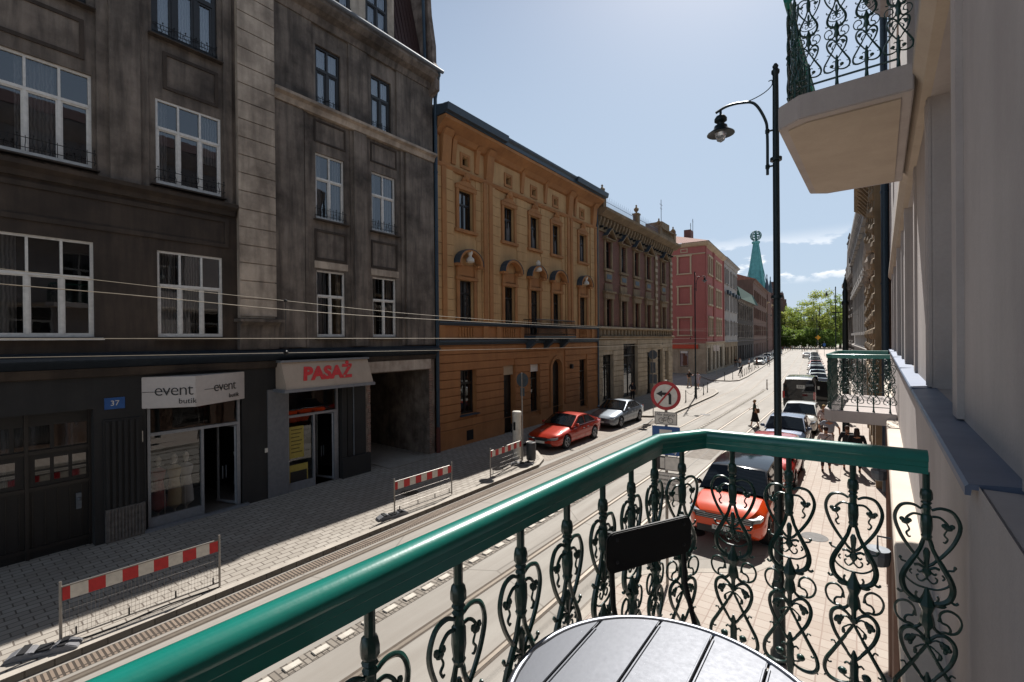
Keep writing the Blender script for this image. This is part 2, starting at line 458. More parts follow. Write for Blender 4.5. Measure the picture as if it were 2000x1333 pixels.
KIDS = {}
class MB:
    def __init__(self, T=None):
        self.v = []; self.f = []; self.T = T; self.mi = []; self.cur = 0
    def add(self, vs, fs):
        o = len(self.v)
        for p in vs:
            self.v.append(self.T(p) if self.T else tuple(p))
        for f in fs:
            self.f.append([i + o for i in f]); self.mi.append(self.cur)
    def quad(self, a, b, c, d): self.add([a, b, c, d], [(0, 1, 2, 3)])
    def box(self, x0, x1, y0, y1, z0, z1):
        self.add([(x0, y0, z0), (x1, y0, z0), (x1, y1, z0), (x0, y1, z0), (x0, y0, z1), (x1, y0, z1), (x1, y1, z1), (x0, y1, z1)],
                 [(0, 3, 2, 1), (4, 5, 6, 7), (0, 1, 5, 4), (1, 2, 6, 5), (2, 3, 7, 6), (3, 0, 4, 7)])
    def prism(self, pts, axis, a, b):
        """pts 2-D outline in the plane normal to axis; extruded from a to b"""
        def P(p, t):
            return {'x': (t, p[0], p[1]), 'y': (p[0], t, p[1]), 'z': (p[0], p[1], t)}[axis]
        n = len(pts)
        vs = [P(p, a) for p in pts] + [P(p, b) for p in pts]
        fs = [tuple(range(n))[::-1], tuple(range(n, 2 * n))]
        fs += [(i, (i + 1) % n, n + (i + 1) % n, n + i) for i in range(n)]
        self.add(vs, fs)
    def tube(self, pts, r, n=8, cap=True, closed=False):
        pts = [Vector(p) for p in pts]
        k = len(pts)
        if not hasattr(r, '__len__'): r = [r] * k
        up = None; vs = []; fs = []
        for i, p in enumerate(pts):
            if closed: t = pts[(i + 1) % k] - pts[i - 1]
            else: t = pts[min(i + 1, k - 1)] - pts[max(i - 1, 0)]
            if t.length < 1e-9: t = Vector((0, 0, 1))
            t.normalize()
            if up is None:
                up = Vector((0, 0, 1)) if abs(t.z) < 0.9 else Vector((1, 0, 0))
            a = t.cross(up)
            if a.length < 1e-6: a = t.orthogonal()
            a.normalize(); b = a.cross(t).normalized(); up = b
            for j in range(n):
                th = 2 * math.pi * j / n
                vs.append(tuple(p + (a * math.cos(th) + b * math.sin(th)) * r[i]))
        m = k if closed else k - 1
        for i in range(m):
            i2 = (i + 1) % k
            for j in range(n):
                j2 = (j + 1) % n
                fs.append((i * n + j, i * n + j2, i2 * n + j2, i2 * n + j))
        if cap and not closed:
            fs.append(tuple(range(n))); fs.append(tuple(range((k - 1) * n, k * n))[::-1])
        self.add(vs, fs)
    def lathe(self, prof, n=12, c=(0, 0, 0), axis='z'):
        vs = []; fs = []
        for r, h in prof:
            for j in range(n):
                th = 2 * math.pi * j / n
                a, b = r * math.cos(th), r * math.sin(th)
                q = {'z': (a, b, h), 'x': (h, a, b), 'y': (a, h, b)}[axis]
                vs.append((q[0] + c[0], q[1] + c[1], q[2] + c[2]))
        k = len(prof)
        for i in range(k - 1):
            for j in range(n):
                j2 = (j + 1) % n
                fs.append((i * n + j, i * n + j2, (i + 1) * n + j2, (i + 1) * n + j))
        fs.append(tuple(range(n))[::-1]); fs.append(tuple(range((k - 1) * n, k * n)))
        self.add(vs, fs)
    def blob(self, c, r, n=8, m=6, jit=0.0):
        vs = []; fs = []
        rx, ry, rz = r if hasattr(r, '__len__') else (r, r, r)
        prof = [(math.sin(math.pi * i / m), -math.cos(math.pi * i / m)) for i in range(m + 1)]
        for a, h in prof:
            for j in range(n):
                th = 2 * math.pi * j / n
                q = 1 + random.uniform(-jit, jit)
                vs.append((c[0] + rx * a * math.cos(th) * q, c[1] + ry * a * math.sin(th) * q, c[2] + rz * h * q))
        for i in range(m):
            for j in range(n):
                j2 = (j + 1) % n
                fs.append((i * n + j, i * n + j2, (i + 1) * n + j2, (i + 1) * n + j))
        self.add(vs, fs)
    def wall(self, s0, s1, z0, z1, holes, d=0.0, depth=0.25):
        """facade in the plane x=d, cut by rectangular holes, with reveals going back"""
        hs = [h for h in holes if h[0] < s1 and h[1] > s0 and h[2] < z1 and h[3] > z0]
        ss = sorted({s0, s1} | {min(max(x, s0), s1) for h in hs for x in h[:2]})
        zs = sorted({z0, z1} | {min(max(x, z0), z1) for h in hs for x in h[2:4]})
        for i in range(len(ss) - 1):
            for j in range(len(zs) - 1):
                cs, cz = (ss[i] + ss[i + 1]) / 2, (zs[j] + zs[j + 1]) / 2
                if any(h[0] < cs < h[1] and h[2] < cz < h[3] for h in hs): continue
                self.quad((d, ss[i], zs[j]), (d, ss[i + 1], zs[j]), (d, ss[i + 1], zs[j + 1]), (d, ss[i], zs[j + 1]))
        for h in hs:
            a, b_, c, e = max(h[0], s0), min(h[1], s1), max(h[2], z0), min(h[3], z1)
            k = d - depth
            self.quad((d, a, c), (k, a, c), (k, a, e), (d, a, e))
            self.quad((d, b_, c), (d, b_, e), (k, b_, e), (k, b_, c))
            self.quad((d, a, e), (k, a, e), (k, b_, e), (d, b_, e))
            self.quad((d, a, c), (d, b_, c), (k, b_, c), (k, a, c))
    def courses(self, s0, s1, z0, z1, h, holes, d0, d1, gap=0.035, blocks=None):
        """projecting rustication courses between the openings"""
        k = max(1, round((z1 - z0) / h)); h = (z1 - z0) / k
        for i in range(k):
            a, b_ = z0 + i * h + gap / 2, z0 + (i + 1) * h - gap / 2
            segs = [(s0, s1)]
            for H in holes:
                if H[2] < b_ - 0.02 and H[3] > a + 0.02:
                    ns = []
                    for x, y in segs:
                        if H[0] > x: ns.append((x, min(y, H[0])))
                        if H[1] < y: ns.append((max(x, H[1]), y))
                    segs = [q for q in ns if q[1] - q[0] > 0.02]
            for x, y in segs: self.box(d0, d1, x, y, a, b_)
    def mark(self):
        self.marks = getattr(self, 'marks', []) + [(len(self.v), len(self.f))]
    def build_parts(self, name, mat, parent, **k):
        mk = [(0, 0)] + getattr(self, 'marks', []) + [(len(self.v), len(self.f))]
        for (v0, f0), (v1, f1) in zip(mk, mk[1:]):
            if f1 <= f0: continue
            q = MB(); q.v = self.v[v0:v1]; q.f = [[i - v0 for i in f] for f in self.f[f0:f1]]; q.mi = [0] * len(q.f)
            q.build(name, mat, parent, **k)
    def build(self, name, mat, parent=None, smooth=False, bevel=0.0, merge=False, weld=0.0005):
        me = bpy.data.meshes.new(name)
        me.from_pydata(self.v, [], self.f)
        ml = mat if isinstance(mat, (list, tuple)) else [mat]
        for x in ml: me.materials.append(x)
        if len(ml) > 1:
            me.polygons.foreach_set('material_index', self.mi)
        if merge or bevel or smooth:
            bm = bmesh.new(); bm.from_mesh(me)
            bmesh.ops.remove_doubles(bm, verts=bm.verts, dist=weld)
            bmesh.ops.recalc_face_normals(bm, faces=bm.faces)
            if bevel:
                es = [e for e in bm.edges if len(e.link_faces) == 2 and e.calc_face_angle(0) > 0.6]
                bmesh.ops.bevel(bm, geom=es, offset=bevel, segments=2, affect='EDGES', clamp_overlap=True)
            bm.to_mesh(me); bm.free()
        if smooth:
            me.polygons.foreach_set('use_smooth', [True] * len(me.polygons))
            try: me.set_sharp_from_angle(angle=R(38))
            except Exception: pass
        me.update()
        o = bpy.data.objects.new(name, me)
        COL.objects.link(o)
        if parent is not None:
            o.parent = parent
            KIDS.setdefault(parent.name, []).append(o)
        return o

def text_mb(s, size, ext=0.004, shear=0.0, bold=0.0, spacing=1.0):
    cu = bpy.data.curves.new('t', 'FONT')
    cu.body = s; cu.size = size; cu.extrude = ext; cu.shear = shear; cu.offset = bold
    cu.align_x = 'CENTER'; cu.align_y = 'CENTER'; cu.space_character = spacing
    cu.resolution_u = 3
    o = bpy.data.objects.new('t', cu)
    COL.objects.link(o)
    bpy.context.view_layer.update()
    dg = bpy.context.evaluated_depsgraph_get()
    me = bpy.data.meshes.new_from_object(o.evaluated_get(dg))
    vs = [tuple(v.co) for v in me.vertices]; fs = [tuple(p.vertices) for p in me.polygons]
    bpy.data.objects.remove(o); bpy.data.curves.remove(cu); bpy.data.meshes.remove(me)
    return vs, fs

def lettering(name, s, size, origin, xdir, ydir, mat, parent, ext=0.004, **kw):
    vs, fs = text_mb(s, size, ext, **kw)
    X, Y = Vector(xdir).normalized(), Vector(ydir).normalized(); Z = X.cross(Y)
    O = Vector(origin)
    mb = MB()
    mb.add([tuple(O + X * v[0] + Y * v[1] + Z * v[2]) for v in vs], fs)
    return mb.build(name, mat, parent)

def bez(pts, n=7):
    """smooth curve through points (Catmull-Rom)"""
    P = [Vector(p) for p in pts]
    P = [P[0] * 2 - P[1]] + P + [P[-1] * 2 - P[-2]]
    out = []
    for i in range(1, len(P) - 2):
        for k in range(n):
            t = k / n
            a, b_, c, d = P[i - 1], P[i], P[i + 1], P[i + 2]
            out.append(0.5 * ((2 * b_) + (c - a) * t + (2 * a - 5 * b_ + 4 * c - d) * t * t + (3 * b_ - a - 3 * c + d) * t ** 3))
    out.append(P[-2])
    return out
# ------------------------------------------------------------------ ground, road, pavements
BS, BY = 0.0664, 50.0
def bx(off, y): return off - (BS * (y - BY) if y > BY else 0.0)
def structure(o): o['kind'] = 'structure'; return o
def poly_slab(name, pts, z, mat, base=-0.03):
    mb = MB(); n = len(pts)
    vs = [(p[0], p[1], z) for p in pts] + [(p[0], p[1], base) for p in pts]
    mb.add(vs, [tuple(range(n))] + [(i, n + i, n + (i + 1) % n, (i + 1) % n) for i in range(n)])
    return structure(mb.build(name, mat))
def strip(mb, o0, o1, y0, y1, z, step=None):
    ys = [y0] + ([BY] if y0 < BY < y1 else []) + [y1]
    for a, b in zip(ys, ys[1:]):
        mb.quad((bx(o0, a), a, z), (bx(o1, a), a, z), (bx(o1, b), b, z), (bx(o0, b), b, z))
mb = MB(); mb.quad((-900, -300, -0.06), (900, -300, -0.06), (900, 1600, -0.06), (-900, 1600, -0.06))
structure(mb.build('ground', M['asphalt']))
mb = MB(); strip(mb, -13.4, -1.6, -20, 330, 0.0)
mb.quad((-70, 46, -0.004), (-13.3, 46, -0.004), (-13.3, 72, -0.004), (-70, 72, -0.004))
structure(mb.build('road', M['asphalt']))
# left pavement with its rounded corner at the side street
corner = [(-10.6, -20), (-10.56, 15.9), (-10.9, 16.8), (-11.9, 17.8), (-13.25, 18.2), (-13.25, 29.2), (-11.0, 30.2),
          (-10.15, 31.2), (-10.25, 38), (-10.35, 44), (-10.6, 47), (-11.3, 49.2), (-12.6, 50.6), (-14.5, 51.2), (-60, 51.2), (-60, -20)]
poly_slab('pavement', corner, 0.12, M['slabs'])
isl = [(-60, 66.5), (-17.5, 66.3), (-14.2, 59.6), (-12.2, 60.0), (-11.5, 61.4)] + [(bx(-10.5, y), y) for y in (68, 120, 330)] + [(bx(-30, 330), 330)]
poly_slab('pavement', isl, 0.12, M['slabs'])
mb = MB(); mb.quad((-13.25, 16.9, 0.006), (-10.75, 16.9, 0.006), (-10.75, 31, 0.006), (-13.25, 31, 0.006))
structure(mb.build('parking_bay', M['bay']))
right = [(20, -20), (-4.22, -20), (-4.22, 8.9), (-4.12, 9.55), (-3.75, 10.05), (-3.2, 10.5), (-2.5, 11.0), (-1.95, 11.35), (-1.75, 11.8)] + \
        [(bx(-1.75, y), y) for y in (50, 120, 330)] + [(20, 330)]
poly_slab('pavement', right, 0.12, M['setts'])
def kerbline(pts, w, z=0.126, name='kerb'):
    mb = MB(); n = len(pts); L = []
    for i, p in enumerate(pts):
        a = Vector(pts[max(i - 1, 0)]); b = Vector(pts[min(i + 1, n - 1)])
        t = (b - a).normalized(); nn = Vector((-t.y, t.x))
        L.append((Vector(p), Vector(p) + nn * w))
    for i in range(n - 1):
        (a, a2), (b, b2) = L[i], L[i + 1]
        mb.add([(a.x, a.y, z), (b.x, b.y, z), (b2.x, b2.y, z), (a2.x, a2.y, z), (a.x, a.y, -0.02), (b.x, b.y, -0.02), (b2.x, b2.y, -0.02), (a2.x, a2.y, -0.02)],
               [(0, 1, 2, 3), (0, 4, 5, 1), (3, 2, 6, 7)])
    return structure(mb.build(name, M['kerb']))
kerbline(corner[:-2], 0.17)
kerbline(isl[1:-1], 0.17)
kerbline([(p[0] - 0.01, p[1]) for p in right[1:-1]], -0.17)
mb = MB(); strip(mb, -10.5, -10.13, -20, 30.6, 0.005); structure(mb.build('drainage_strip', M['drain']))
# tram tracks: running rail + groove
for k, x in enumerate((-9.93, -8.47, -6.37, -4.92)):
    mb = MB()
    s = 1 if k % 2 == 0 else -1
    strip(mb, x - 0.035, x + 0.035, -20, 330, 0.011)
    structure(mb.build('tram_track', M['rail_steel']))
    mb = MB(); strip(mb, x + s * 0.035 if s > 0 else x - 0.075, x + 0.075 if s > 0 else x - 0.035, -20, 330, 0.006)
    strip(mb, x - 0.10, x - 0.045 if s > 0 else x - 0.079, -20, 330, 0.006) if s > 0 else strip(mb, x + 0.045, x + 0.09, -20, 330, 0.006)
    structure(mb.build('tram_track', M['groove']))
mb = MB(); strip(mb, -7.53, -7.23, -20, 53, 0.008); structure(mb.build('lane_strip', M['sepstrip']))
blk = MB(); blk.box(-0.07, 0.07, -0.14, 0.14, 0, 0.025)
b0 = blk.build('lane_divider_block', M['whiteblock'], bevel=0.008)
tag(b0, 'low white block in the long row dividing the two tram tracks', 'divider block', 'white blocks between the tram tracks')
b0.location = (-7.38, 3.33, 0.008)
y = 3.82
while y < 52.5:
    c = b0.copy(); COL.objects.link(c); c.location = (-7.38 + random.uniform(-0.01, 0.01), y, 0.008); c.rotation_euler.z = random.uniform(-.03, .03); y += 0.494
mb = MB(); mb.lathe([(0.3, 0), (0.3, 0.004)], 20)
mh = mb.build('manhole_cover', paint('cast_iron_cover', '3d3a38', 0.6, 0.3)); mh.location = (-7.2 - 1.2, 33.4, 0.012)
tag(mh, 'round dark iron manhole cover between the rails of the left track', 'manhole cover')

# repairs, seams and covers in the road
mb = MB()
for x0, x1, y0, y1 in ((-4.4, -3.1, 7.2, 9.6), (-8.3, -7.7, 12.5, 15.8), (-3.9, -2.2, 32.5, 34.2), (-6.2, -5.1, 21, 23.5), (-4.6, -4.0, 44, 52)):
    mb.quad((x0, y0, .0035), (x1, y0 + .08, .0035), (x1 - .05, y1, .0035), (x0 + .04, y1 - .06, .0035))
structure(mb.build('road_patch', M['patch']))
mb = MB()
random.seed(21)
for x, y, n_, dx, dy in ((-4.2, 3, 14, .05, .5), (-3.3, 10, 9, -.25, .35), (-8.9, 6, 10, .12, .4), (-5.6, 17, 12, .03, .7), (-4.0, 26, 14, -.06, .8), (-2.6, 5.0, 8, -.3, .12)):
    pts = []
    for i in range(n_): pts.append((x, y, .0045)); x += dx + random.uniform(-.09, .09); y += dy * random.uniform(.7, 1.3)
    for a, b in zip(pts, pts[1:]):
        d = (Vector(b) - Vector(a)).normalized(); nn = Vector((-d.y, d.x, 0)) * .012
        mb.quad(tuple(Vector(a) - nn), tuple(Vector(b) - nn), tuple(Vector(b) + nn), tuple(Vector(a) + nn))
structure(mb.build('road_seams', M['tar']))
for i, (x, y, z, lb) in enumerate(((-3.6, 13.0, .006, 'round iron manhole cover in the right lane by the sign post'), (-12.2, 10.4, .122, 'round iron cover set in the left pavement'), (-.9, 14.2, .122, 'round iron cover in the right pavement'))):
    c = mh.copy(); COL.objects.link(c); c.location = (x, y, z); c['label'] = lb
# ------------------------------------------------------------------ window builders (local x = outwards, y = along the street)
def window(par, s0, s1, z0, z1, d, cols=2, tr=0.62, frame='white_frame', glass='glass', fw=0.06, guard=False, curtain=True, room=True, T=None, sash=True, name='window', tcols=None, fd=0.07):
    """window mesh = panes; frame, curtain, guard and room below it"""
    g = MB(T); g.quad((d, s0, z0), (d, s1, z0), (d, s1, z1), (d, s0, z1))
    w = g.build(name, M[glass], par)
    f = MB(T); zt = z0 + (z1 - z0) * tr
    a, b = d - 0.01, d + fd - 0.02
    f.box(a, b, s0, s0 + fw, z0, z1); f.box(a, b, s1 - fw, s1, z0, z1)
    f.box(a, b, s0 + fw, s1 - fw, z0, z0 + fw); f.box(a, b, s0 + fw, s1 - fw, z1 - fw, z1)
    if tr < 1: f.box(a, b + 0.015, s0 + fw, s1 - fw, zt - fw * .6, zt + fw * .6)
    cw = (s1 - s0) / cols
    for i in range(1, cols):
        f.box(a + .003, b + 0.008, s0 + i * cw - fw * .5, s0 + i * cw + fw * .5, z0 + fw, (zt - fw * .6) if tr < 1 else z1 - fw)
    tcw = (s1 - s0) / (tcols or cols)
    if tr < 1:
        for i in range(1, tcols or cols):
            f.box(a + .003, b + 0.004, s0 + i * tcw - fw * .4, s0 + i * tcw + fw * .4, zt + fw * .6, z1 - fw)
    if sash:
        q = fw * .55
        for i in range(cols):
            x0, x1 = s0 + i * cw + fw * .5, s0 + (i + 1) * cw - fw * .5
            if i == 0: x0 = s0 + fw
            if i == cols - 1: x1 = s1 - fw
            zz0, zz1 = z0 + fw, (zt - fw * .6) if tr < 1 else z1 - fw
            c, e = a + .005, b - 0.012
            f.box(c, e, x0, x0 + q, zz0, zz1); f.box(c, e, x1 - q, x1, zz0, zz1)
            f.box(c, e, x0 + q, x1 - q, zz0, zz0 + q); f.box(c, e, x0 + q, x1 - q, zz1 - q, zz1)
    f.build('frame', M[frame], w)
    if room:
        r = MB(T)
        k = d - 0.9
        r.quad((k, s0 - .3, z0 - .2), (k, s1 + .3, z0 - .2), (k, s1 + .3, z1 + .2), (k, s0 - .3, z1 + .2))
        r.quad((d - .06, s0 - .3, z0 - .2), (k, s0 - .3, z0 - .2), (k, s0 - .3, z1 + .2), (d - .06, s0 - .3, z1 + .2))
        r.quad((d - .06, s1 + .3, z0 - .2), (k, s1 + .3, z0 - .2), (k, s1 + .3, z1 + .2), (d - .06, s1 + .3, z1 + .2))
        r.quad((d - .06, s0 - .3, z0 - .2), (d - .06, s1 + .3, z0 - .2), (k, s1 + .3, z0 - .2), (k, s0 - .3, z0 - .2))
        r.quad((d - .06, s0 - .3, z1 + .2), (d - .06, s1 + .3, z1 + .2), (k, s1 + .3, z1 + .2), (k, s0 - .3, z1 + .2))
        r.build('room', M['room'], w)
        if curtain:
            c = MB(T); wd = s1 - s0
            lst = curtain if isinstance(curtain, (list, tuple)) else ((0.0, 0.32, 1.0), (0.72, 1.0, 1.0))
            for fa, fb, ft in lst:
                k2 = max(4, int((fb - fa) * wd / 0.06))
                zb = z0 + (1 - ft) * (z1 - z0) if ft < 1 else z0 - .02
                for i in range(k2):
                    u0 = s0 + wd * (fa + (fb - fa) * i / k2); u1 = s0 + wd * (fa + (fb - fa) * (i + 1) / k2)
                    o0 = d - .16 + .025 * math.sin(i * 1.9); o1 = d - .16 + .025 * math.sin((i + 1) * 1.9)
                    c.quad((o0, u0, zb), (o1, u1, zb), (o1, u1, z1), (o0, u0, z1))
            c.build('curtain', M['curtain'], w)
    if guard:
        gd = MB(T); gz = z0 + 0.42; gx = d + guard
        for zz in (z0 + .10, z0 + .33): gd.tube([(gx, s0 - .04, zz), (gx, s1 + .04, zz)], 0.010, 5)
        n = int((s1 - s0) / 0.13)
        for i in range(n + 1):
            u = s0 + (s1 - s0) * i / n
            sw = 0.025 * math.sin(i * 2.4)
            gd.tube([(gx, u, z0 + .02), (gx, u + sw, z0 + .14), (gx, u - sw, z0 + .25), (gx, u, gz - .04)], 0.008, 5)
            if i % 2 == 0: gd.blob((gx, u, gz - .02), 0.022, 6, 4)
        for u in (s0 - .03, s1 + .03): gd.tube([(gx, u, z0 + .1), (d, u, z0 + .1)], 0.01, 5); gd.tube([(gx, u, z0 + .33), (d, u, z0 + .33)], 0.01, 5)
        gd.build('guard_rail', M['iron'], w)
    return w

def sill(par, s0, s1, z, d0, d1, mat, t=0.06, T=None):
    m = MB(T); m.prism([(d0, z), (d1, z - .03), (d1, z - t), (d0, z - t)], 'y', s0, s1)
    return m.build('sill', M[mat], par)

def panel_frame(mb, s0, s1, z0, z1, d, w=0.09, t=0.035):
    mb.mark()
    mb.box(d, d + t, s0, s1, z0, z0 + w); mb.box(d, d + t, s0, s1, z1 - w, z1)
    mb.box(d, d + t, s0, s0 + w, z0 + w, z1 - w); mb.box(d, d + t, s1 - w, s1, z0 + w, z1 - w)

def moulding(mb, s0, s1, prof):
    """cornice: list of (d, z) run along the street"""
    mb.prism(prof, 'y', s0, s1)

# ------------------------------------------------------------------ A  sooty grey apartment house
A = empty('apartment_house', (-15.6, 0, 0), 0, 'tall sooty grey apartment house with shops on its ground floor, left edge of the photo', 'building')
AE = 14.82
holesU = []
F1, F2, F3 = (5.46, 7.88), (9.76, 12.13), (13.84, 16.05)
left_cols = ((0.08, 3.04), (4.37, 6.02))
right_cols = ((9.1, 10.27), (11.5, 12.7))
for z in (F1, F2): holesU += [(a, b, z[0], z[1]) for a, b in left_cols + right_cols]
holesU += [(0.1, 2.95, 13.84, 16.6), (4.3, 5.95, 13.9, 16.6), (9.13, 10.15, *F3), (11.5, 12.5, *F3)]
w_ = MB()
w_.wall(-3.5, 7.5, 9.35, 17.3, holesU, 0, 0.22)
w_.build('wall', M['grey'], A)
w_ = MB(); w_.wall(-3.5, 7.52, 5.0, 9.35, holesU, 0.015, 0.22); w_.build('wall', M['grey_dark'], A)
w_ = MB(); w_.wall(7.5, AE, 5.0, 17.3, holesU, 0.015, 0.24); w_.build('wall', M['grey'], A)
w_ = MB(); w_.box(-9, -1.2, -3.4, 14.5, 4.9, 17.3); w_.quad((0, -3.5, 0), (-9, -3.5, 0), (-9, -3.5, 17.4), (0, -3.5, 17.4)); w_.build('inner_blocking_walls', M['room'], A)  # unseen box added inside the hollow house to stop sun leaking through
# pilasters, recessed panels
p = MB()
for a, b, z0, z1, t in ((3.36, 4.0, 9.5, 17.2, .14), (3.12, 3.36, 9.5, 17.2, .05), (4.0, 4.2, 9.5, 17.2, .05), (6.08, 6.32, 9.5, 17.2, .05), (-.5, -.1, 9.5, 17.2, .12),
                        (7.55, 8.62, 5.1, 13.4, .10), (8.66, 8.78, 5.1, 13.4, .06), (10.62, 11.18, 5.1, 13.4, .13), (10.5, 10.62, 5.1, 13.4, .05), (12.95, 13.1, 5.1, 13.4, .05), (13.2, 14.8, 5.1, 13.4, .10),
                        (7.55, 8.95, 13.85, 16.9, .06), (10.45, 11.3, 13.85, 16.9, .06), (12.75, 14.8, 13.85, 16.9, .06)):
    p.mark(); p.box(.018, t + .018, a, b, z0, z1)
p.build_parts('pilaster', M['grey'], A)
p = MB()
panel_frame(p, 0.4, 2.9, 12.45, 13.45, 0.0); panel_frame(p, 4.55, 5.95, 12.45, 13.5, 0.0)
panel_frame(p, 0.3, 6.2, 8.2, 9.1, .016, .12, .05)
for a, b in right_cols: panel_frame(p, a - .06, b + .06, 8.25, 9.35, .016, .08); panel_frame(p, a - .05, b + .05, 12.5, 13.3, .016, .06)
p.build_parts('wall_panel', M['grey_dark'], A)
p = MB()
for a, b in right_cols: p.mark(); p.box(.016, .05, a - .08, b + .1, 7.95, 8.2)
p.build_parts('lintel', M['grey_light'], A)
# pale rusticated lesene with crack-like joints
p = MB(); p.box(0.0, .24, 6.44, 7.5, 6.05, 17.3)
q = p.build('lesene', M['grey_light'], A)
p = MB(); p.courses(6.4, 7.53, 6.1, 17.3, 0.56, [], .24, .285, .03)
p.build('rustication', M['grey_light'], A)
p = MB(); p.box(0, .5, 6.33, 7.72, 5.93, 6.02); p.prism([(0, 5.05), (.2, 5.05), (.26, 5.8), (.42, 5.93), (0, 5.93)], 'y', 6.42, 7.62)
p.build('corbel', M['grey'], A)
# ledges
p = MB(); moulding(p, -3.5, 6.36, [(0, 9.2), (.12, 9.2), (.16, 9.33), (.32, 9.42), (.34, 9.52), (0, 9.58)]); p.build('cornice', M['grey_dark'], A)
p = MB(); moulding(p, 7.55, 14.8, [(0, 13.42), (.18, 13.42), (.24, 13.6), (.38, 13.66), (.38, 13.76), (0, 13.82)]); p.build('cornice', M['grey_light'], A)
p = MB(); moulding(p, 7.5, AE, [(0, 16.7), (.12, 16.7), (.2, 16.95), (.45, 17.05), (.62, 17.22), (.62, 17.34), (0, 17.4)]); moulding(p, -3.5, 7.5, [(0, 17.1), (.5, 17.2), (.5, 17.35), (0, 17.4)])
p.build('cornice', M['grey'], A)
p = MB(); p.tube([(.66, 7.2, 17.42), (.66, AE + .1, 17.42)], .085, 8); p.build('gutter', M['zinc'], A)
p = MB(); moulding(p, -3.5, AE, [(.02, 4.66), (.12, 4.66), (.42, 4.84), (.46, 4.88), (.46, 4.95), (.02, 5.06)]); p.build('ledge', M['metal_ledge'], A)
p = MB(); moulding(p, -3.5, AE, [(0.01, 4.42), (.1, 4.45), (.16, 4.6), (.16, 4.66), (0.01, 4.66)]); p.build('ledge_moulding', M['grey_dark'], A)
# attic: setback wall, dormers, sheet metal slope, party wall
p = MB(); p.wall(7.6, 13.0, 17.4, 20.6, [(9.75, 10.85, 18.0, 19.9), (11.55, 12.65, 18.0, 19.9)], -.35, .2)
p.build('attic_wall', M['grey_light'], A)
p = MB()
for i in range(9):
    s = 12.95 + i * .2
    p.quad((-.2, s, 17.4), (-.2, s + .2, 17.4), (-1.3, s + .2, 22), (-1.3, s, 22))
    p.prism([(-.17, 17.4), (-.2, 17.4), (-1.3, 22), (-1.27, 22)], 'y', s, s + .025)
p.build('mansard_roof', M['roof_metal'], A)
p = MB(); p.prism([(-.4, 20.6), (-.1, 20.55), (-3, 23.5), (-8, 23.5), (-8, 17.4), (-1.8, 17.4), (-1.8, 20.6)], 'y', 7.6, 12.95); p.prism([(-.3, 17.4), (-1.5, 22), (-8, 23.5), (-8, 17.4)], 'y', -3.5, 7.6)
p.prism([(-1.35, 22), (-8, 23.5), (-8, 17.4), (-.4, 17.4)], 'y', 12.96, 14.6)
p.build('roof', M['roof_metal'], A)
p = MB(); p.prism([(-9, 0), (-.05, 0), (-.05, 15.3), (.05, 16.4), (.5, 16.6), (.52, 17.6), (.32, 17.9), (.3, 18.7), (.05, 20.2), (-.05, 21.6), (-.25, 21.7), (-.3, 23), (-9, 25)], 'y', 14.62, 14.86)
p.build('party_wall', M['raw'], A)
p = MB(); p.tube([(-.1, 14.42, 22), (.05, 14.42, 17.6), (.35, 14.5, 17.3)], .07, 8); p.build('downpipe', M['pipe'], A)
p = MB(); p.tube([(.62, 14.7, 17.35), (.3, 14.9, 16.9), (.14, 14.93, 16.4), (.14, 14.93, 1.3)], .085, 10)
for z in (3, 5.5, 8, 10.5, 13, 15.5): p.lathe([(.1, z), (.1, z + .05)], 10, (.14, 14.93, 0))
p.build('downpipe', M['pipe'], A)
p = MB(); p.tube([(.14, 14.93, 1.3), (.14, 14.93, .1)], .1, 10); p.build('downpipe', M['pipe_rust'], A)
# windows
window(A, 0.08, 3.04, *F1, -.10, 5, .62, curtain=((0, .18, 1), (.42, .55, 1)))
window(A, 4.37, 6.02, *F1, -.08, 3, .60, curtain=((.0, .3, 1), (.36, .64, 1)))
window(A, 9.1, 10.27, *F1, -.12, 2, .62, curtain=((0, .45, 1), (.8, 1, 1)))
window(A, 11.5, 12.7, *F1, -.12, 2, .62)
window(A, 0.08, 3.04, *F2, -.12, 5, .66, guard=.3, curtain=((.2, .4, 1), (.55, .78, 1)))
window(A, 4.37, 6.02, *F2, -.08, 3, .66, guard=.26, curtain=((0, .2, 1), (.72, 1, .6)))
window(A, 9.1, 10.27, *F2, -.12, 2, .62, guard=.2)
window(A, 11.5, 12.7, *F2, -.12, 2, .62, guard=.2)
big = ((0, .46, 1), (.54, 1, 1))
window(A, 0.1, 2.95, 13.84, 16.6, -.12, 5, .64, 'dark_frame', 'skyglass', curtain=((0, 1, 1),), guard=.1, fw=.09)
window(A, 4.3, 5.95, 13.9, 16.6, -.12, 3, .6, 'dark_frame', 'skyglass', curtain=((0.02, .98, 1),), guard=.1, fw=.11)
window(A, 9.13, 10.15, *F3, -.12, 2, .62, 'dark_frame', 'skyglass', curtain=big, guard=.08, fw=.09)
window(A, 11.5, 12.5, *F3, -.12, 2, .62, 'dark_frame', 'skyglass', curtain=big, guard=.08, fw=.09)
window(A, 9.75, 10.85, 18.0, 19.9, -.42, 2, .62, 'dark_frame', 'skyglass', curtain=big, guard=.08, fw=.08)
window(A, 11.55, 12.65, 18.0, 19.9, -.42, 2, .62, 'dark_frame', 'skyglass', curtain=big, guard=.08, fw=.08)
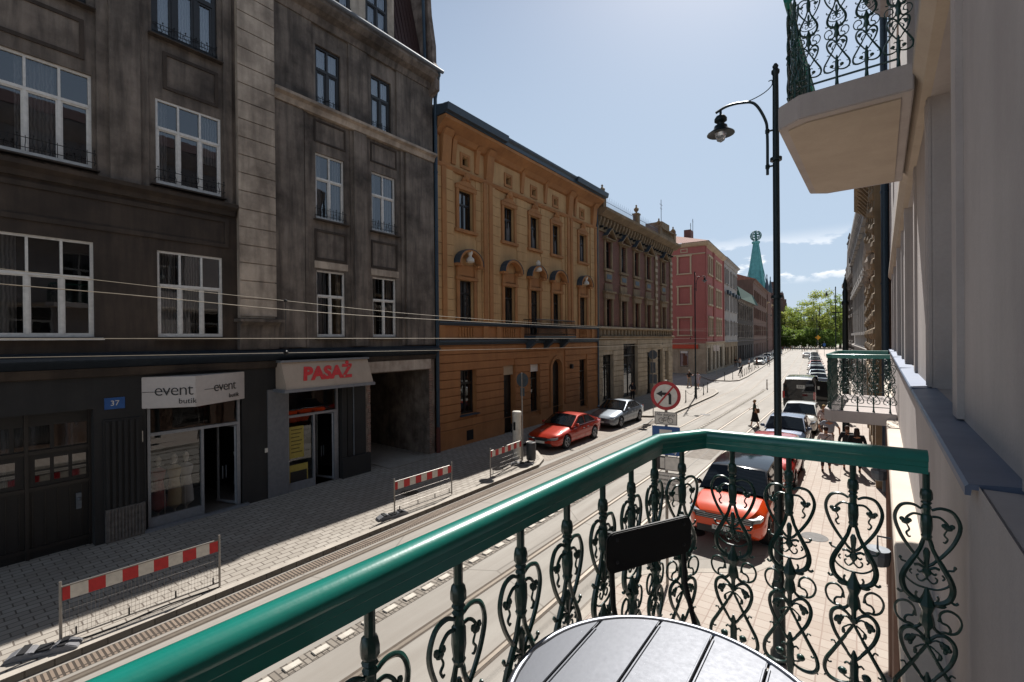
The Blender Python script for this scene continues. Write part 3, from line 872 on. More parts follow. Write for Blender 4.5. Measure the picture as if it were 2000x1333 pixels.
for a, b, z, m in ((0, 3.2, 5.44, 'white_frame'), (4.3, 6.1, 5.42, 'grey_dark'), (9.0, 10.4, 5.42, 'grey_dark'), (11.4, 12.8, 5.42, 'grey_dark'),
                   (0, 3.1, 13.82, 'grey_dark'), (4.2, 6.05, 13.86, 'grey_dark'), (9.0, 10.4, 9.72, 'grey_dark'), (11.4, 12.85, 9.72, 'grey_dark'), (0, 3.15, 9.72, 'grey_dark'), (4.25, 6.1, 9.72, 'grey_dark')):
    sill(A, a, b, z, 0, .2, m)
# ground floor
GH = [(-.6, 3.0, 0, 3.62), (4.08, 6.55, .1, 4.0), (7.95, 10.0, .05, 3.75), (11.3, 14.5, 0, 3.98)]
w_ = MB(); w_.wall(-3.5, 11.1, 0, 4.45, GH, 0.0, .45); w_.build('wall', M['ground_dark'], A)
w_ = MB()
w_.wall(11.1, AE, 0, 5.0, GH, 0.03, .15)
w_.build('wall', M['raw'], A)
p = MB(); p.box(0.032, .10, 11.1, 14.55, 4.02, 4.62); p.build('lintel_beam', plaster('whitewashed_beam', 'c9bcae', '85766a', .8, .6, scale=1.5), A)
# passage with broken reveals
p = MB()
xs = [0.03, -.5, -1.2, -2.2, -3.4, -5, -7]
for s, sg in ((11.3, 1), (14.5, -1)):
    for i in range(len(xs) - 1):
        for j in range(10):
            z0, z1 = j * .4, (j + 1) * .4
            def jt(x, z): random.seed(int(x * 100) * 31 + int(z * 10) + sg); return random.uniform(-.03, .07) * sg
            p.quad((xs[i], s + jt(xs[i], z0), z0), (xs[i + 1], s + jt(xs[i + 1], z0), z0), (xs[i + 1], s + jt(xs[i + 1], z1), z1), (xs[i], s + jt(xs[i], z1), z1))
p.quad((-7, 11.2, 0), (-7, 14.6, 0), (-7, 14.6, 4.05), (-7, 11.2, 4.05)); p.quad((.03, 11.2, 3.99), (.03, 14.6, 3.99), (-7, 14.6, 3.99), (-7, 11.2, 3.99))
random.seed(3)
p.build('passage', plaster('shaded_passage_wall', '8a7c70', '3d342d', .9, .7, scale=1.2, bmp=.8), A)  # raw plaster darkened: the passage's shade is put into the colour
p = MB()
for i in range(20):
    z = i * .2 + random.uniform(0, .05); w2 = random.uniform(.05, .16)
    p.box(.033, .06, 11.3 - w2, 11.31, z, z + .17); p.box(.033, .06, 14.48, 14.5 + random.uniform(.04, .2), z, z + .17)
p.build('broken_brick_edge', M['rawbrick'], A)
p = MB(); p.box(-2.6, .55, 11.9, 13.9, .125, .15); p.build('threshold_plate', M['concrete'], A)
# carriage gate
p = MB(); p.box(-.36, -.30, -.6, 3.0, .12, 3.62)
g = p.build('gate', paint('black_gate_paint', '0e0e0f', .5), A)
p = MB()
for s0 in (-.55, .65, 1.9):
    for k in range(3):
        for j in range(2):
            p.box(-.30, -.293, s0 + k * .33 + .08, s0 + k * .33 + .34, 1.95 + j * .3, 2.2 + j * .3)
for k in range(5): p.box(-.30, -.293, -.4 + k * .68, .2 + k * .68, 2.75, 3.3)
p.build('window', M['dglass'], g)
p = MB()
for s in (-.6, .58, 1.8, 2.94): p.box(-.30, -.25, s, s + .07, .12, 3.6)
for z in (.3, 1.75, 2.62): p.box(-.30, -.26, -.6, 3.0, z, z + .09)
for k in range(16): p.box(-.30, -.28, -.5 + k * .22, -.48 + k * .22, .4, 1.7)
p.build('rails', M['dark_frame'], g)
p = MB(); p.blob((-.22, 2.75, 1.35), .04); p.box(-.29, -.24, 2.7, 2.8, 1.1, 1.5); p.build('handle', M['zinc'], g)
# fluted pilaster, vent cabinet
p = MB()
p.box(0, .05, 3.18, 3.98, .9, 3.3)
for k in range(6): p.box(.05, .085, 3.22 + k * .125, 3.29 + k * .125, .95, 3.25)
p.build('fluted_pilaster', M['ground_dark'], A)
p = MB(); p.box(0, .12, 3.2, 4.02, .12, .98)
for k in range(11): p.box(.12, .14, 3.24 + k * .07, 3.275 + k * .07, .16, .94)
p.build('meter_cabinet', paint('worn_grey_cabinet', '6f6a66', .7, .2, var=.25), A)
def shopfront(s0, s1, z0, z1, door0, door1, zt):
    g = MB(); g.quad((-.12, s0, z0 + .1), (-.12, door0, z0 + .1), (-.12, door0, zt), (-.12, s0, zt)); g.quad((-.12, s0, zt), (-.12, s1, zt), (-.12, s1, z1), (-.12, s0, z1))
    w = g.build('shop_window', M['shopglass'], A)
    f = MB(); k = .07
    for a in (s0, s1 - k): f.box(-.15, -.05, a, a + k, z0, z1)
    f.box(-.15, -.05, s0 + k, s1 - k, z1 - k, z1); f.box(-.15, -.04, s0 + k, s1 - k, zt - k * .6, zt + k * .6)
    f.box(-.15, -.04, door0 - k / 2, door0 + k / 2, z0, zt - k * .6); f.box(-.15, -.05, s0 + k, door0 - k / 2, z0, z0 + .3)
    f.box(-.15, -.05, door1, s1 - k, z0, zt - k * .6)
    f.build('frame', M['grey_frame'], w)
    d = MB(); c0, c1 = -.15, -.95
    d.add([(c0, door1, z0 + .05), (c1, door1 - .25, z0 + .05), (c1, door1 - .25, zt - .08), (c0, door1, zt - .08)], [(0, 1, 2, 3)])
    dd = d.build('door', M['shopglass'], A)
    d = MB()
    for t in (0, .9): d.tube([(c0 + (c1 - c0) * t, door1 - .25 * t, z0 + .05), (c0 + (c1 - c0) * t, door1 - .25 * t, zt - .08)], .035, 4)
    d.tube([(c0, door1, z0 + .08), (c1, door1 - .25, z0 + .08)], .05, 4); d.tube([(c0, door1, zt - .1), (c1, door1 - .25, zt - .1)], .035, 4)
    d.build('frame', M['grey_frame'], dd)
    d = MB(); d.tube([(-.6, door1 - .2, .95), (-.6, door1 - .2, 1.35)], .02, 6); d.build('handle', M['zinc'], dd)
    r = MB(); a, b, e = -3.2, s0 - .1, s1 + .1
    r.quad((a, b, z0), (a, e, z0), (a, e, z1 + .1), (a, b, z1 + .1)); r.quad((a, b, z0), (-.46, b, z0), (-.46, b, z1 + .1), (a, b, z1 + .1))
    r.quad((a, e, z0), (-.46, e, z0), (-.46, e, z1 + .1), (a, e, z1 + .1)); r.quad((a, b, z1 + .1), (a, e, z1 + .1), (-.46, e, z1 + .1), (-.46, b, z1 + .1))
    r.build('shop_interior', M['room'], A)
    r = MB(); r.quad((-3.2, b, z0 + .02), (-.1, b, z0 + .02), (-.1, e, z0 + .02), (-3.2, e, z0 + .02)); r.build('shop_floor', paint('shop_floor_tiles', '6d665f', .4), A)
shopfront(4.12, 6.5, .14, 3.95, 5.45, 6.4, 2.75)
shopfront(8.0, 9.95, .1, 3.7, 8.98, 9.78, 2.7)
p = MB(); p.box(0, .14, 4.0, 6.68, .12, .19); p.build('doorstep', M['grey_frame'], A)
p = MB(); p.box(.0, .03, 7.32, 8.0, .12, 3.7); p.build('cladding_panel', paint('light_grey_cladding', '6a6c70', .6), A)
p = MB()
for a, b, d_, m in ((10.02, 10.22, .1, 0), (10.28, 10.5, .06, 0), (10.55, 11.1, .04, 0)): p.box(0, d_, a, b, .9, 3.7)
p.box(0, .14, 10.0, 11.25, .12, .88)
p.build('pillar', M['ground_dark'], A)
p = MB(); p.tube([(.09, 10.52, .9), (.09, 10.52, 3.65)], .025, 6); p.build('conduit', M['zinc'], A)

# things hung on or standing inside the grey house
def W_(x, y, z): return (-15.6 + x, y, z)
def face_sign(par, P, Q, z0, z1, word, sub, size):
    """one face of the projecting light box, outward text"""
    P, Q = Vector(P), Vector(Q); X = (Q - P).normalized()
    n = Vector((X.y, -X.x, 0))
    c = (P + Q) / 2 + n * .012
    lettering('lettering', word, size, (c.x + X.x * .12, c.y + X.y * .12, z0 + (z1 - z0) * .56), X, (0, 0, 1), M['sign_black'], par, .003, bold=-.004, spacing=.9)
    lettering('lettering', sub, size * .44, (c.x + X.x * .45, c.y + X.y * .45, z0 + (z1 - z0) * .2), X, (0, 0, 1), M['sign_black'], par, .003, spacing=1.05)
    l = MB(); a = c - X * .62; b = c + X * .02
    l.tube([(a.x, a.y, z0 + (z1 - z0) * .52), (b.x, b.y, z0 + (z1 - z0) * .52)], .006, 4); l.build('lettering', M['sign_black'], par)
ev = empty('shop_sign', (0, 0, 0), 0, 'white two-faced light box sign reading event butik above the left shop', 'sign')
PA, PB, PC = (-15.58, 3.98), (-14.78, 5.0), (-15.58, 6.62)
p = MB(); p.prism([PA, PB, PC], 'z', 3.5, 4.36); p.build('light_box', M['signbox'], ev, bevel=.01)
face_sign(ev, (*PA, 0), (*PB, 0), 3.5, 4.36, 'event', 'butik', .47)
face_sign(ev, (*PB, 0), (*PC, 0), 3.5, 4.36, 'event', 'butik', .42)
ps = empty('shop_sign', (0, 0, 0), 0, 'cream slanted shop sign with red letters reading PASAŻ', 'sign')
p = MB(); p.prism([(-15.58, 4.6), (-15.22, 4.6), (-14.85, 3.72), (-15.58, 3.72)], 'y', 7.6, 10.95); p.build('board', M['pasaz_board'], ps)
p = MB(); p.box(-15.57, -14.80, 7.5, 11.0, 3.62, 3.72); p.box(-15.57, -15.14, 7.55, 10.98, 4.6, 4.67); p.build('trim', M['grey_frame'], ps)
nrm = Vector((.88, 0, .37)).normalized()
cen = Vector((-15.035, 9.15, 4.17)) + nrm * .006
lettering('lettering', 'PASAŻ', .64, cen, (0, 1, 0), (-.37, 0, .88), M['pasaz_red'], ps, .01, shear=.25, bold=.03)
def plate(name, label, s, z, w, h, mat, txt=None, tmat='sign_white', size=.16, d=.02, cat='sign'):
    o = empty(name, W_(d, s, z), 0, label, cat)
    p = MB(); p.box(0, .02, -w / 2, w / 2, -h / 2, h / 2); p.build('board', M[mat], o, bevel=.004)
    if txt: lettering('lettering', txt, size, (.024, 0, 0), (0, 1, 0), (0, 0, 1), M[tmat], o, .002)
    return o
plate('house_number', 'blue enamel house number plate beside the dark gate', 3.42, 3.72, .42, .30, 'sign_blue', '37', size=.19, d=.0)
plate('notice', 'white paper notice on the dark wall left of the left shop window', 3.9, 2.75, .22, .3, 'sign_white', d=.0, cat='notice')
plate('notice', 'small white notice between the two shopfronts', 7.28, 1.72, .1, .14, 'sign_white', d=.0, cat='notice')
# goods in the shop windows
def dress(s, z, c, label):
    o = empty('mannequin', W_(-.75, s, .14), 0, label, 'mannequin')
    p = MB(); p.lathe([(.02, .2), (.2, .35), (.17, .75), (.12, 1.1), (.17, 1.3), (.19, 1.42), (.06, 1.52)], 12); p.build('dress', flat('dress_cloth', c, .8), o, smooth=True)
    p = MB(); p.lathe([(.04, 1.5), (.045, 1.58), (.08, 1.66), (.085, 1.74), (.03, 1.84)], 10); p.lathe([(.15, .0), (.15, .02), (.02, .03), (.02, .25)], 10); p.build('stand', M['bust'], o, smooth=True)
dress(4.55, 1, 'a8504f', 'mannequin in a dusty red dress behind the left shop window')
dress(4.95, 1, 'c9b48c', 'mannequin in a beige dress behind the left shop window')
dress(5.25, 1, 'b9b3ac', 'mannequin in a pale grey dress behind the left shop window')
o = empty('clothes_rail', W_(-.55, 4.9, .16), 0, 'thin white metal clothes rail behind the left shop window', 'clothes rail')
p = MB(); p.tube([(0, -.25, 0), (0, -.25, .85), (0, .25, .85), (0, .25, 0)], .012, 6); p.tube([(.1, -.25, 0), (-.3, -.25, 0)], .012, 6); p.tube([(.1, .25, 0), (-.3, .25, 0)], .012, 6); p.build('rack', M['white_frame'], o)
M['poster'] = paint('yellow_poster', 'a39243', .7)
M['posterdark'] = paint('brown_writing', '5a4a20', .7)
o = empty('poster', W_(-.105, 8.36, 1.78), 0, 'tall yellow poster taped inside the window under the PASAŻ sign', 'poster')
p = MB(); p.box(0, .006, -.26, .26, -.55, .55); p.build('sheet', M['poster'], o)
p = MB()
for i in range(7): p.box(.008, .010, -.2, .2 - (i % 3) * .05, .42 - i * .13, .455 - i * .13)
p.build('writing', M['posterdark'], o)
o = empty('poster', W_(-.105, 8.42, .62), 0, 'low yellow and black poster at the foot of the window under the PASAŻ sign', 'poster')
p = MB(); p.box(0, .006, -.34, .34, -.38, .38); p.build('sheet', M['poster'], o)
p = MB(); p.box(.008, .010, -.3, .3, -.34, .15); p.build('writing', M['sign_black'], o)

# ------------------------------------------------------------------ B  ochre town house
B = empty('town_house', (-15.6, 0, 0), 0, 'ochre orange town house with arched door, white busts and a small balcony', 'building')
B0, B1 = 15.0, 31.45
cen = [17.05, 20.6, 23.15, 25.65, 29.25]
hw = [.52, .47, .47, .47, .52]
H2 = [(c - w, c + w, 10.75, 12.7) for c, w in zip(cen, hw)]
H1 = [(c - w, c + w, 6.15, 8.25) for c, w in zip(cen, hw)]
H1[2] = (cen[2] - .47, cen[2] + .47, 5.55, 8.25)
HG = [(16.55, 17.7, 1.6, 3.8), (20.0, 21.05, .12, 3.85), (22.6, 23.6, .9, 3.8), (24.85, 26.4, .12, 4.05), (28.65, 29.75, .5, 3.85)]
HA = [(c - .2, c + .2, 13.98, 14.38) for c in cen]
HA2 = HA + [(cen[1] + 1.27 - .2, cen[1] + 1.27 + .2, 14, 14.01)]
w_ = MB(); w_.wall(B0, B1, 6.1, 15.2, H1 + H2 + HA, 0, .28); w_.build('wall', M['orange'], B)
w_ = MB(); w_.wall(B0, B1, 0, 6.1, HG + [H1[2]], 0.0, .32); w_.build('wall', M['orange_base'], B)
p = MB()
RIS = ((15.02, 19.35), (26.75, 31.43))
p.courses(15.05, 16.1, 6.2, 13.5, .52, [], 0, .10, .02)
for a, b in ((18.25, 19.3), (26.8, 27.85), (30.4, 31.4)): p.courses(a, b, 6.2, 13.5, .52, [], 0, .10, .02)
hb = [(c - w - .32, c + w + .32, 6.1, 10.1) for c, w in zip(cen, hw)] + [(c - w - .25, c + w + .25, 10.3, 13.4) for c, w in zip(cen, hw)]
p.courses(16.12, 31.4, 6.2, 13.5, .52, hb + [(18.2, 19.35, 6, 14), (26.75, 27.9, 6, 14), (30.35, 31.45, 6, 14)], 0, .03, .02)
p.build('rustication', M['orange'], B)
p = MB()
for a in (15.3, 18.3, 18.75, 26.95, 27.4, 31.0): p.box(.1, .17, a, a + .28, 6.3, 13.45)
for a in (15.55, 18.75, 27.3, 30.85):
    p.prism([(0, 13.5), (.12, 13.5), (.22, 14.0), (.3, 14.9), (.5, 15.15), (0, 15.15)], 'y', a - .25, a + .3)
for a in (cen[1] + 1.3, cen[2] + 1.25, 17.9, 28.2, 16.2):
    p.prism([(0, 13.8), (.06, 13.8), (.12, 14.4), (.2, 14.95), (.36, 15.1), (0, 15.1)], 'y', a - .14, a + .14)
for c in cen: panel_frame(p, c - .36, c + .36, 13.8, 14.56, .0, .14, .05)
moulding(p, B0, B1, [(0, 13.42), (.1, 13.42), (.16, 13.55), (.16, 13.62), (0, 13.68)])
moulding(p, B0, B1, [(0, 14.9), (.14, 14.95), (.3, 15.15), (.5, 15.3), (.72, 15.45), (.74, 15.6), (0, 15.6)])
p.build('frieze', M['orange_trim'], B)
p = MB()
moulding(p, B0 - .05, B1 + .1, [(0, 15.62), (.76, 15.62), (.78, 15.8), (.9, 15.9), (.9, 16.0), (-.6, 16.3), (-3, 16.9), (-3, 15.62)])
moulding(p, B0 - .1, 19.4, [(.7, 15.66), (.95, 15.7), (1.02, 16.0), (.7, 16.03)]); moulding(p, 27.0, B1 + .15, [(.7, 15.66), (.95, 15.7), (1.02, 16.0), (.7, 16.03)])
p.build('roof', M['slate'], B)
p = MB(); p.prism([(-3, 0), (-9, 0), (-9, 16), (-3, 16.9)], 'y', B0 + .02, B1 - .02); p.build('rear_wing', M['orange'], B)
# upper windows with surrounds
def surround(par, c, w, z0, z1, mat, T=None, crest=True, ears=.16):
    m = MB(T)
    for sg in (-1, 1):
        a = c + sg * w; b = c + sg * (w + .2)
        m.box(0.0, .10, min(a, b), max(a, b), z0, z1)
    m.box(0, .12, c - w - .26, c + w + .26, z1, z1 + .2)
    m.box(0, .16, c - w - .3, c + w + .3, z0 - .16, z0)
    if crest:
        m.prism([(c - w - .28, z1 + .2), (c - .2, z1 + .45), (c - .12, z1 + .75), (c, z1 + .85), (c + .12, z1 + .75), (c + .2, z1 + .45), (c + w + .28, z1 + .2)], 'x', 0, .13) if False else None
        pts = [(c - w - .28, z1 + .2), (c - .3, z1 + .42), (c - .22, z1 + .62), (c, z1 + .78), (c + .22, z1 + .62), (c + .3, z1 + .42), (c + w + .28, z1 + .2)]
        n = len(pts)
        m.add([(0.0, a, b) for a, b in pts] + [(.14, a, b) for a, b in pts], [tuple(range(n)), tuple(range(n, 2 * n))] + [(i, (i + 1) % n, n + (i + 1) % n, n + i) for i in range(n)])
        m.blob((.14, c, z1 + .66), (.12, .22, .2), 8, 6); m.blob((.12, c - .2, z1 + .52), (.08, .14, .1), 6, 4); m.blob((.12, c + .2, z1 + .52), (.08, .14, .1), 6, 4)
    return m
for i, (c, w) in enumerate(zip(cen, hw)):
    wn = window(B, c - w, c + w, 10.75, 12.7, -.2, 2, .66, 'dark_frame', 'dglass2', room=False)
    surround(B, c, w, 10.75, 12.7, 'orange_trim').build('surround', M['orange_trim'], wn, bevel=.01)
    z0 = 5.55 if i == 2 else 6.15
    wn = window(B, c - w, c + w, z0, 8.25, -.2, 2, .7, 'dark_frame', 'dglass', room=False)
    m = MB()
    for sg in (-1, 1):
        a, b = c + sg * w, c + sg * (w + .22); m.box(0.031, .10, min(a, b), max(a, b), 6.2, 8.25)
        m.box(0.031, .14, min(a, b), max(a, b), 8.3, 9.1)
    m.box(.031, .15, c - w - .28, c + w + .28, 8.25, 8.42)
    m.box(.031, .07, c - w, c + w, 8.46, 9.0)
    m.build('surround', M['orange_trim'], wn, bevel=.01)
    # segmental hood
    m = MB(); r0, r1 = w + .22, w + .36; zc = 9.0
    sc = .85
    N = 10
    for k in range(N):
        t0, t1 = math.pi * k / N, math.pi * (k + 1) / N
        P = lambda r, t: (c - r * math.cos(t), zc + r * sc * math.sin(t))
        q = [P(r0, t0), P(r0, t1), P(r1, t1), P(r1, t0)]
        m.add([(0.031, *x) for x in q] + [(.42, *x) for x in q], [(0, 1, 2, 3), (4, 5, 6, 7), (0, 1, 5, 4), (1, 2, 6, 5), (2, 3, 7, 6), (3, 0, 4, 7)])
    m.box(.031, .36, c - r1 - .05, c - w - .02, 8.9, 9.02); m.box(.031, .36, c + w + .02, c + r1 + .05, 8.9, 9.02)
    m.build('hood', M['orange_trim'], wn)
    m = MB()
    for k in range(N):
        t0, t1 = math.pi * k / N, math.pi * (k + 1) / N
        q = [P(r1 + .004, t0), P(r1 + .004, t1), P(r1 + .03, t1), P(r1 + .03, t0)]
        m.add([(0.031, *x) for x in q] + [(.45, *x) for x in q], [(0, 1, 2, 3), (4, 5, 6, 7), (0, 1, 5, 4), (1, 2, 6, 5), (2, 3, 7, 6), (3, 0, 4, 7)])
    m.build('hood_flashing', M['slate'], wn)
    if i in (0, 2, 4):
        m = MB(); z = 9.1 if i != 2 else 9.35
        m.lathe([(.1, z), (.22, z + .05), (.2, z + .2), (.09, z + .3), (.08, z + .36), (.13, z + .45), (.13, z + .58), (.05, z + .68)], 12, (.3, c, 0))
        m.build('bust', M['bust'], B, smooth=True)
    else: pass
for h in HA: 
    p = MB(); p.quad((-.2, h[0], h[2]), (-.2, h[1], h[2]), (-.2, h[1], h[3]), (-.2, h[0], h[3])); p.build('window', M['dglass'], B)
# string courses
p = MB(); moulding(p, B0, B1, [(0, 6.0), (.1, 6.0), (.2, 6.1), (.2, 6.16), (0, 6.2)]); moulding(p, B0, B1, [(0, 5.05), (.08, 5.05), (.22, 5.2), (.22, 5.28), (0, 5.34)]); p.build('ledge', M['slate'], B)
p = MB()
for c in (cen[0], cen[1], cen[4]):
    p.mark()
    for k in range(6): p.lathe([(.05, 5.42), (.07, 5.5), (.035, 5.65), (.05, 5.85), (.05, 5.92)], 6, (.04, c - .5 + k * .2, 0))
for a in (15.1, 18.3, 19.4, 21.6, 26.9, 28.1, 30.5): p.mark(); p.box(0, .1, a, a + .35, 5.34, 6.0)
p.build_parts('balustrade_panel', M['orange_trim'], B)
# rusticated ground floor
p = MB(); hh = [(a - .02, b + .02, c, d) for a, b, c, d in HG]; hh[3] = (24.6, 26.65, 0, 4.35)
p.courses(B0 + .02, B1, 1.0, 5.0, .42, hh, 0, .06, .04); p.build('rustication', M['orange_base'], B)
p = MB(); p.wall(B0 + .01, B1, .1, .98, [(a - .02, b + .02, c - .2, d) for a, b, c, d in HG], .09, .09); p.box(.0, .12, B0 + .05, 19.9, .92, 1.0); p.build('plinth', M['orange_base'], B)
p = MB(); p.box(.09, .10, 16.9, 17.4, .3, .8)
p.build('cellar_window', M['iron'], B)
for h, cols, tr in ((HG[0], 2, .7), (HG[2], 1, .7), (HG[4], 1, .75)):
    window(B, *h, -.25, cols, tr, 'dark_frame', 'dglass', room=False)
sill(B, 16.45, 17.85, 1.6, 0, .2, 'slate')
def door(par, s0, s1, z0, z1, d, mat='dark_frame', T=None):
    m = MB(T); m.box(d - .05, d, s0, s1, z0, z1); o = m.build('door', M[mat], par)
    m = MB(T); w = (s1 - s0) / 2
    for k in range(2):
        a = s0 + k * w
        panel_frame(m, a + .06, a + w - .06, z0 + .15, z0 + (z1 - z0) * .4, d, .05, .02)
        panel_frame(m, a + .06, a + w - .06, z0 + (z1 - z0) * .45, z1 - .3, d, .05, .02)
    m.build('panels', M[mat], o)
    m = MB(T); m.blob((d + .05, s0 + w + .06, z0 + 1.05), .035, 6, 4); m.build('handle', M['zinc'], o)
    return o
door(B, 20.0, 21.05, .12, 3.3, -.28)
p = MB(); p.box(-.2, -.1, 20.02, 21.03, 3.32, 3.83); p.build('transom_board', M['cream'], B)
p = MB(); p.box(-.2, -.1, 22.62, 23.58, 3.35, 3.78); p.build('transom_board', M['sign_white'], B)
# arched portal
p = MB(); c, r = 25.62, .62
zc = 3.4
for k in range(12):
    t0, t1 = math.pi * k / 12, math.pi * (k + 1) / 12
    P = lambda rr, t: (c - rr * math.cos(t), zc + rr * math.sin(t))
    q = [P(r, t0), P(r, t1), P(r + .2, t1), P(r + .2, t0)]
    p.add([(-.3, *x) for x in q] + [(.1, *x) for x in q], [(0, 1, 2, 3), (4, 5, 6, 7), (0, 1, 5, 4), (1, 2, 6, 5), (2, 3, 7, 6), (3, 0, 4, 7)])
    A_, B_ = P(r, t0), P(r, t1)
    p.quad((.003, *P(r + .19, t0)), (.003, *P(r + .19, t1)), (.003, P(r + .19, t1)[0], 4.4), (.003, P(r + .19, t0)[0], 4.4))
p.box(-.3, .1, c - r - .2, c - r, .12, zc); p.box(-.3, .1, c + r, c + r + .2, .12, zc)
p.build('portal', M['orange_trim'], B)
door(B, c - .62, c + .62, .12, 4.05, -.24)
p = MB(); p.box(.1, .3, 27.2, 27.35, 3.3, 3.6); p.build('wall_lantern', M['iron'], B)
# balcony
p = MB(); p.prism([(0, 5.35), (.9, 5.38), (.95, 5.5), (0, 5.52)], 'y', 21.9, 26.6)
for s in (22.3, 24.2, 26.1): p.prism([(0, 4.7), (.2, 4.75), (.75, 5.2), (.75, 5.36), (0, 5.36)], 'y', s - .15, s + .15)
bal = p.build('balcony', M['slate'], B)
p = MB()
for z in (5.6, 6.45): p.tube([(0, 21.95, z), (.88, 21.95, z), (.88, 26.55, z), (0, 26.55, z)], .025, 6)
for k in range(38):
    s = 21.95 + k * 4.6 / 37
    p.tube(bez([(.88, s, 5.55), (.97, s, 5.75), (.9, s, 6.1), (.88, s, 6.42)], 3), .012, 5)
for k in range(7): p.tube([(.88 * k / 7, 21.95, 5.55), (.88 * k / 7, 21.95, 6.42)], .012, 5)
p.build('railing', M['iron'], bal)
p = MB(); p.box(.02, .06, 15.3, 15.95, .35, .95); gr = p.build('meter_box', paint('pale_meter_box', '9fa3a0', .6), B)
p = MB(); p.tube([(.14, B1 - .05, 15.3), (.14, B1 - .05, .15)], .06, 8); p.build('downpipe', M['slate'], B)

# ------------------------------------------------------------------ C  brick house with stone pediments
C = empty('town_house', (-15.6, 0, 0), 0, 'brown brick house with triangular window pediments and a spiked roof railing', 'building')
C0, C1 = 31.5, 48.85
cc = [33.45, 36.35, 39.2, 42.05, 46.2]
H2 = [(c - .5, c + .5, 10.75, 12.9) for c in cc]; H1 = [(c - .5, c + .5, 6.25, 8.4) for c in cc]
HG = [(32.3, 34.2, .45, 4.05), (36.2, 39.3, .3, 4.85), (41.6, 42.9, .12, 4.0), (44.4, 45.8, .12, 4.2), (46.6, 47.6, .5, 4.0)]
w_ = MB(); w_.wall(C0, C1, 6.1, 13.6, H1 + H2, 0, .3); w_.build('wall', M['brick'], C)
w_ = MB(); w_.quad((0, C1, 0), (-14, C1, 0), (-14, C1, 15.2), (0, C1, 15.2)); w_.quad((-.02, C0, 15), (-14, C0, 15), (-14, C1, 15), (-.02, C1, 15)); w_.build('wall', M['brick'], C)
w_ = MB(); w_.wall(C0, C1, 0, 6.1, HG, .02, .32); w_.build('wall', M['sand_light'], C)
p = MB(); p.courses(C0 + .03, C1, .6, 5.2, .42, [(a, b, c - .5, d) for a, b, c, d in HG], .02, .08, .04); p.build('rustication', M['sand_light'], C)
p = MB()
moulding(p, C0, C1 + .05, [(0, 6.0), (.16, 6.0), (.3, 6.12), (.3, 6.2), (0, 6.25)]); moulding(p, C0, C1 + .05, [(0.02, 5.2), (.14, 5.25), (.34, 5.42), (.34, 5.5), (0, 5.55)])
for k in range(26): p.box(.02, .12, C0 + .2 + k * .67, C0 + .42 + k * .67, 5.55, 6.0)
moulding(p, C0, C1, [(0, 13.5), (.1, 13.5), (.14, 13.6), (0, 13.65)])
p.box(0, .06, C0, C1, 13.65, 14.5)
for k in range(29): p.prism([(.06, 13.9), (.14, 13.9), (.34, 14.3), (.34, 14.5), (.06, 14.5)], 'y', C0 + .1 + k * .6, C0 + .3 + k * .6)
p.box(0, .1, 43.9, 44.4, 6.2, 13.5) ; p.box(0, .1, 48.35, C1, 6.2, 13.5); p.box(0, .08, C0, C0 + .3, 6.2, 13.5)
p.build('stone_trim', M['sand'], C)
p = MB()
for s in (43.9, 48.35):
    for k in range(12): p.box(.1, .15, s - .12 * (k % 2), s + .5, 6.3 + k * .6, 6.6 + k * .6)
p.build('quoins', M['sand_light'], C)
p = MB(); moulding(p, C0, C1 + .6, [(0, 14.5), (.4, 14.55), (.85, 14.85), (.88, 15.05), (0, 15.15)]); p.prism([(-8, 14.9), (.0, 14.9), (.88, 15.05), (-8, 15.14)], 'y', C1, C1 + .6)
p.build('cornice', M['sand'], C)
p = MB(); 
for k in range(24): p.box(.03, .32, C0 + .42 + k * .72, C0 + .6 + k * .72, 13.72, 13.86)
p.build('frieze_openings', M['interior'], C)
for i, c in enumerate(cc):
    wn = window(C, c - .5, c + .5, 10.75, 12.9, -.2, 2, .68, 'dark_frame', 'dglass2' if i % 2 else 'dglass', room=False)
    m = MB()
    for sg in (-1, 1): m.box(0, .12, c + sg * .6 - .1, c + sg * .6 + .1, 10.75, 12.9)
    m.box(0, .14, c - .75, c + .75, 12.9, 13.05); m.box(0, .2, c - .8, c + .8, 10.55, 10.75)
    m.box(0, .12, c - .62, c + .62, 9.75, 10.5)
    m.build('surround', M['sand'], wn, bevel=.01)
    m = MB(); m.box(.12, .14, c - .42, c + .42, 9.95, 10.3); m.build('recess_panel', M['slate'], wn)
    m = MB(); tri = [(c - .92, 13.05), (c, 13.78), (c + .92, 13.05)]
    for (a, b), (a2, b2) in zip(tri, tri[1:]):
        m.add([(0, a, b), (.4, a, b), (.4, a2, b2), (0, a2, b2), (0, a, b + .14), (.42, a, b + .14), (.42, a2, b2 + .14), (0, a2, b2 + .14)],
              [(0, 1, 2, 3), (4, 5, 6, 7), (0, 1, 5, 4), (1, 2, 6, 5), (2, 3, 7, 6), (3, 0, 4, 7)])
    m.box(0, .34, c - .9, c + .9, 13.0, 13.07)
    m.build('pediment', M['sand'], wn)
    m = MB()
    for (a, b), (a2, b2) in zip(tri, tri[1:]): m.add([(0, a, b + .145), (.44, a, b + .145), (.44, a2, b2 + .145), (0, a2, b2 + .145)], [(0, 1, 2, 3)])
    m.build('pediment_flashing', M['slate'], wn)
    wn = window(C, c - .5, c + .5, 6.25, 8.4, -.2, 2, .68, 'dark_frame', 'dglass', room=False)
    m = MB()
    for sg in (-1, 1): m.box(0, .14, c + sg * .62 - .12, c + sg * .62 + .12, 6.25, 8.4)
    m.box(0, .2, c - .85, c + .85, 8.4, 8.85); m.box(0, .32, c - .95, c + .95, 8.85, 9.0); m.box(0, .1, c - .7, c + .7, 9.0, 9.6)
    m.build('surround', M['sand'], wn, bevel=.01)
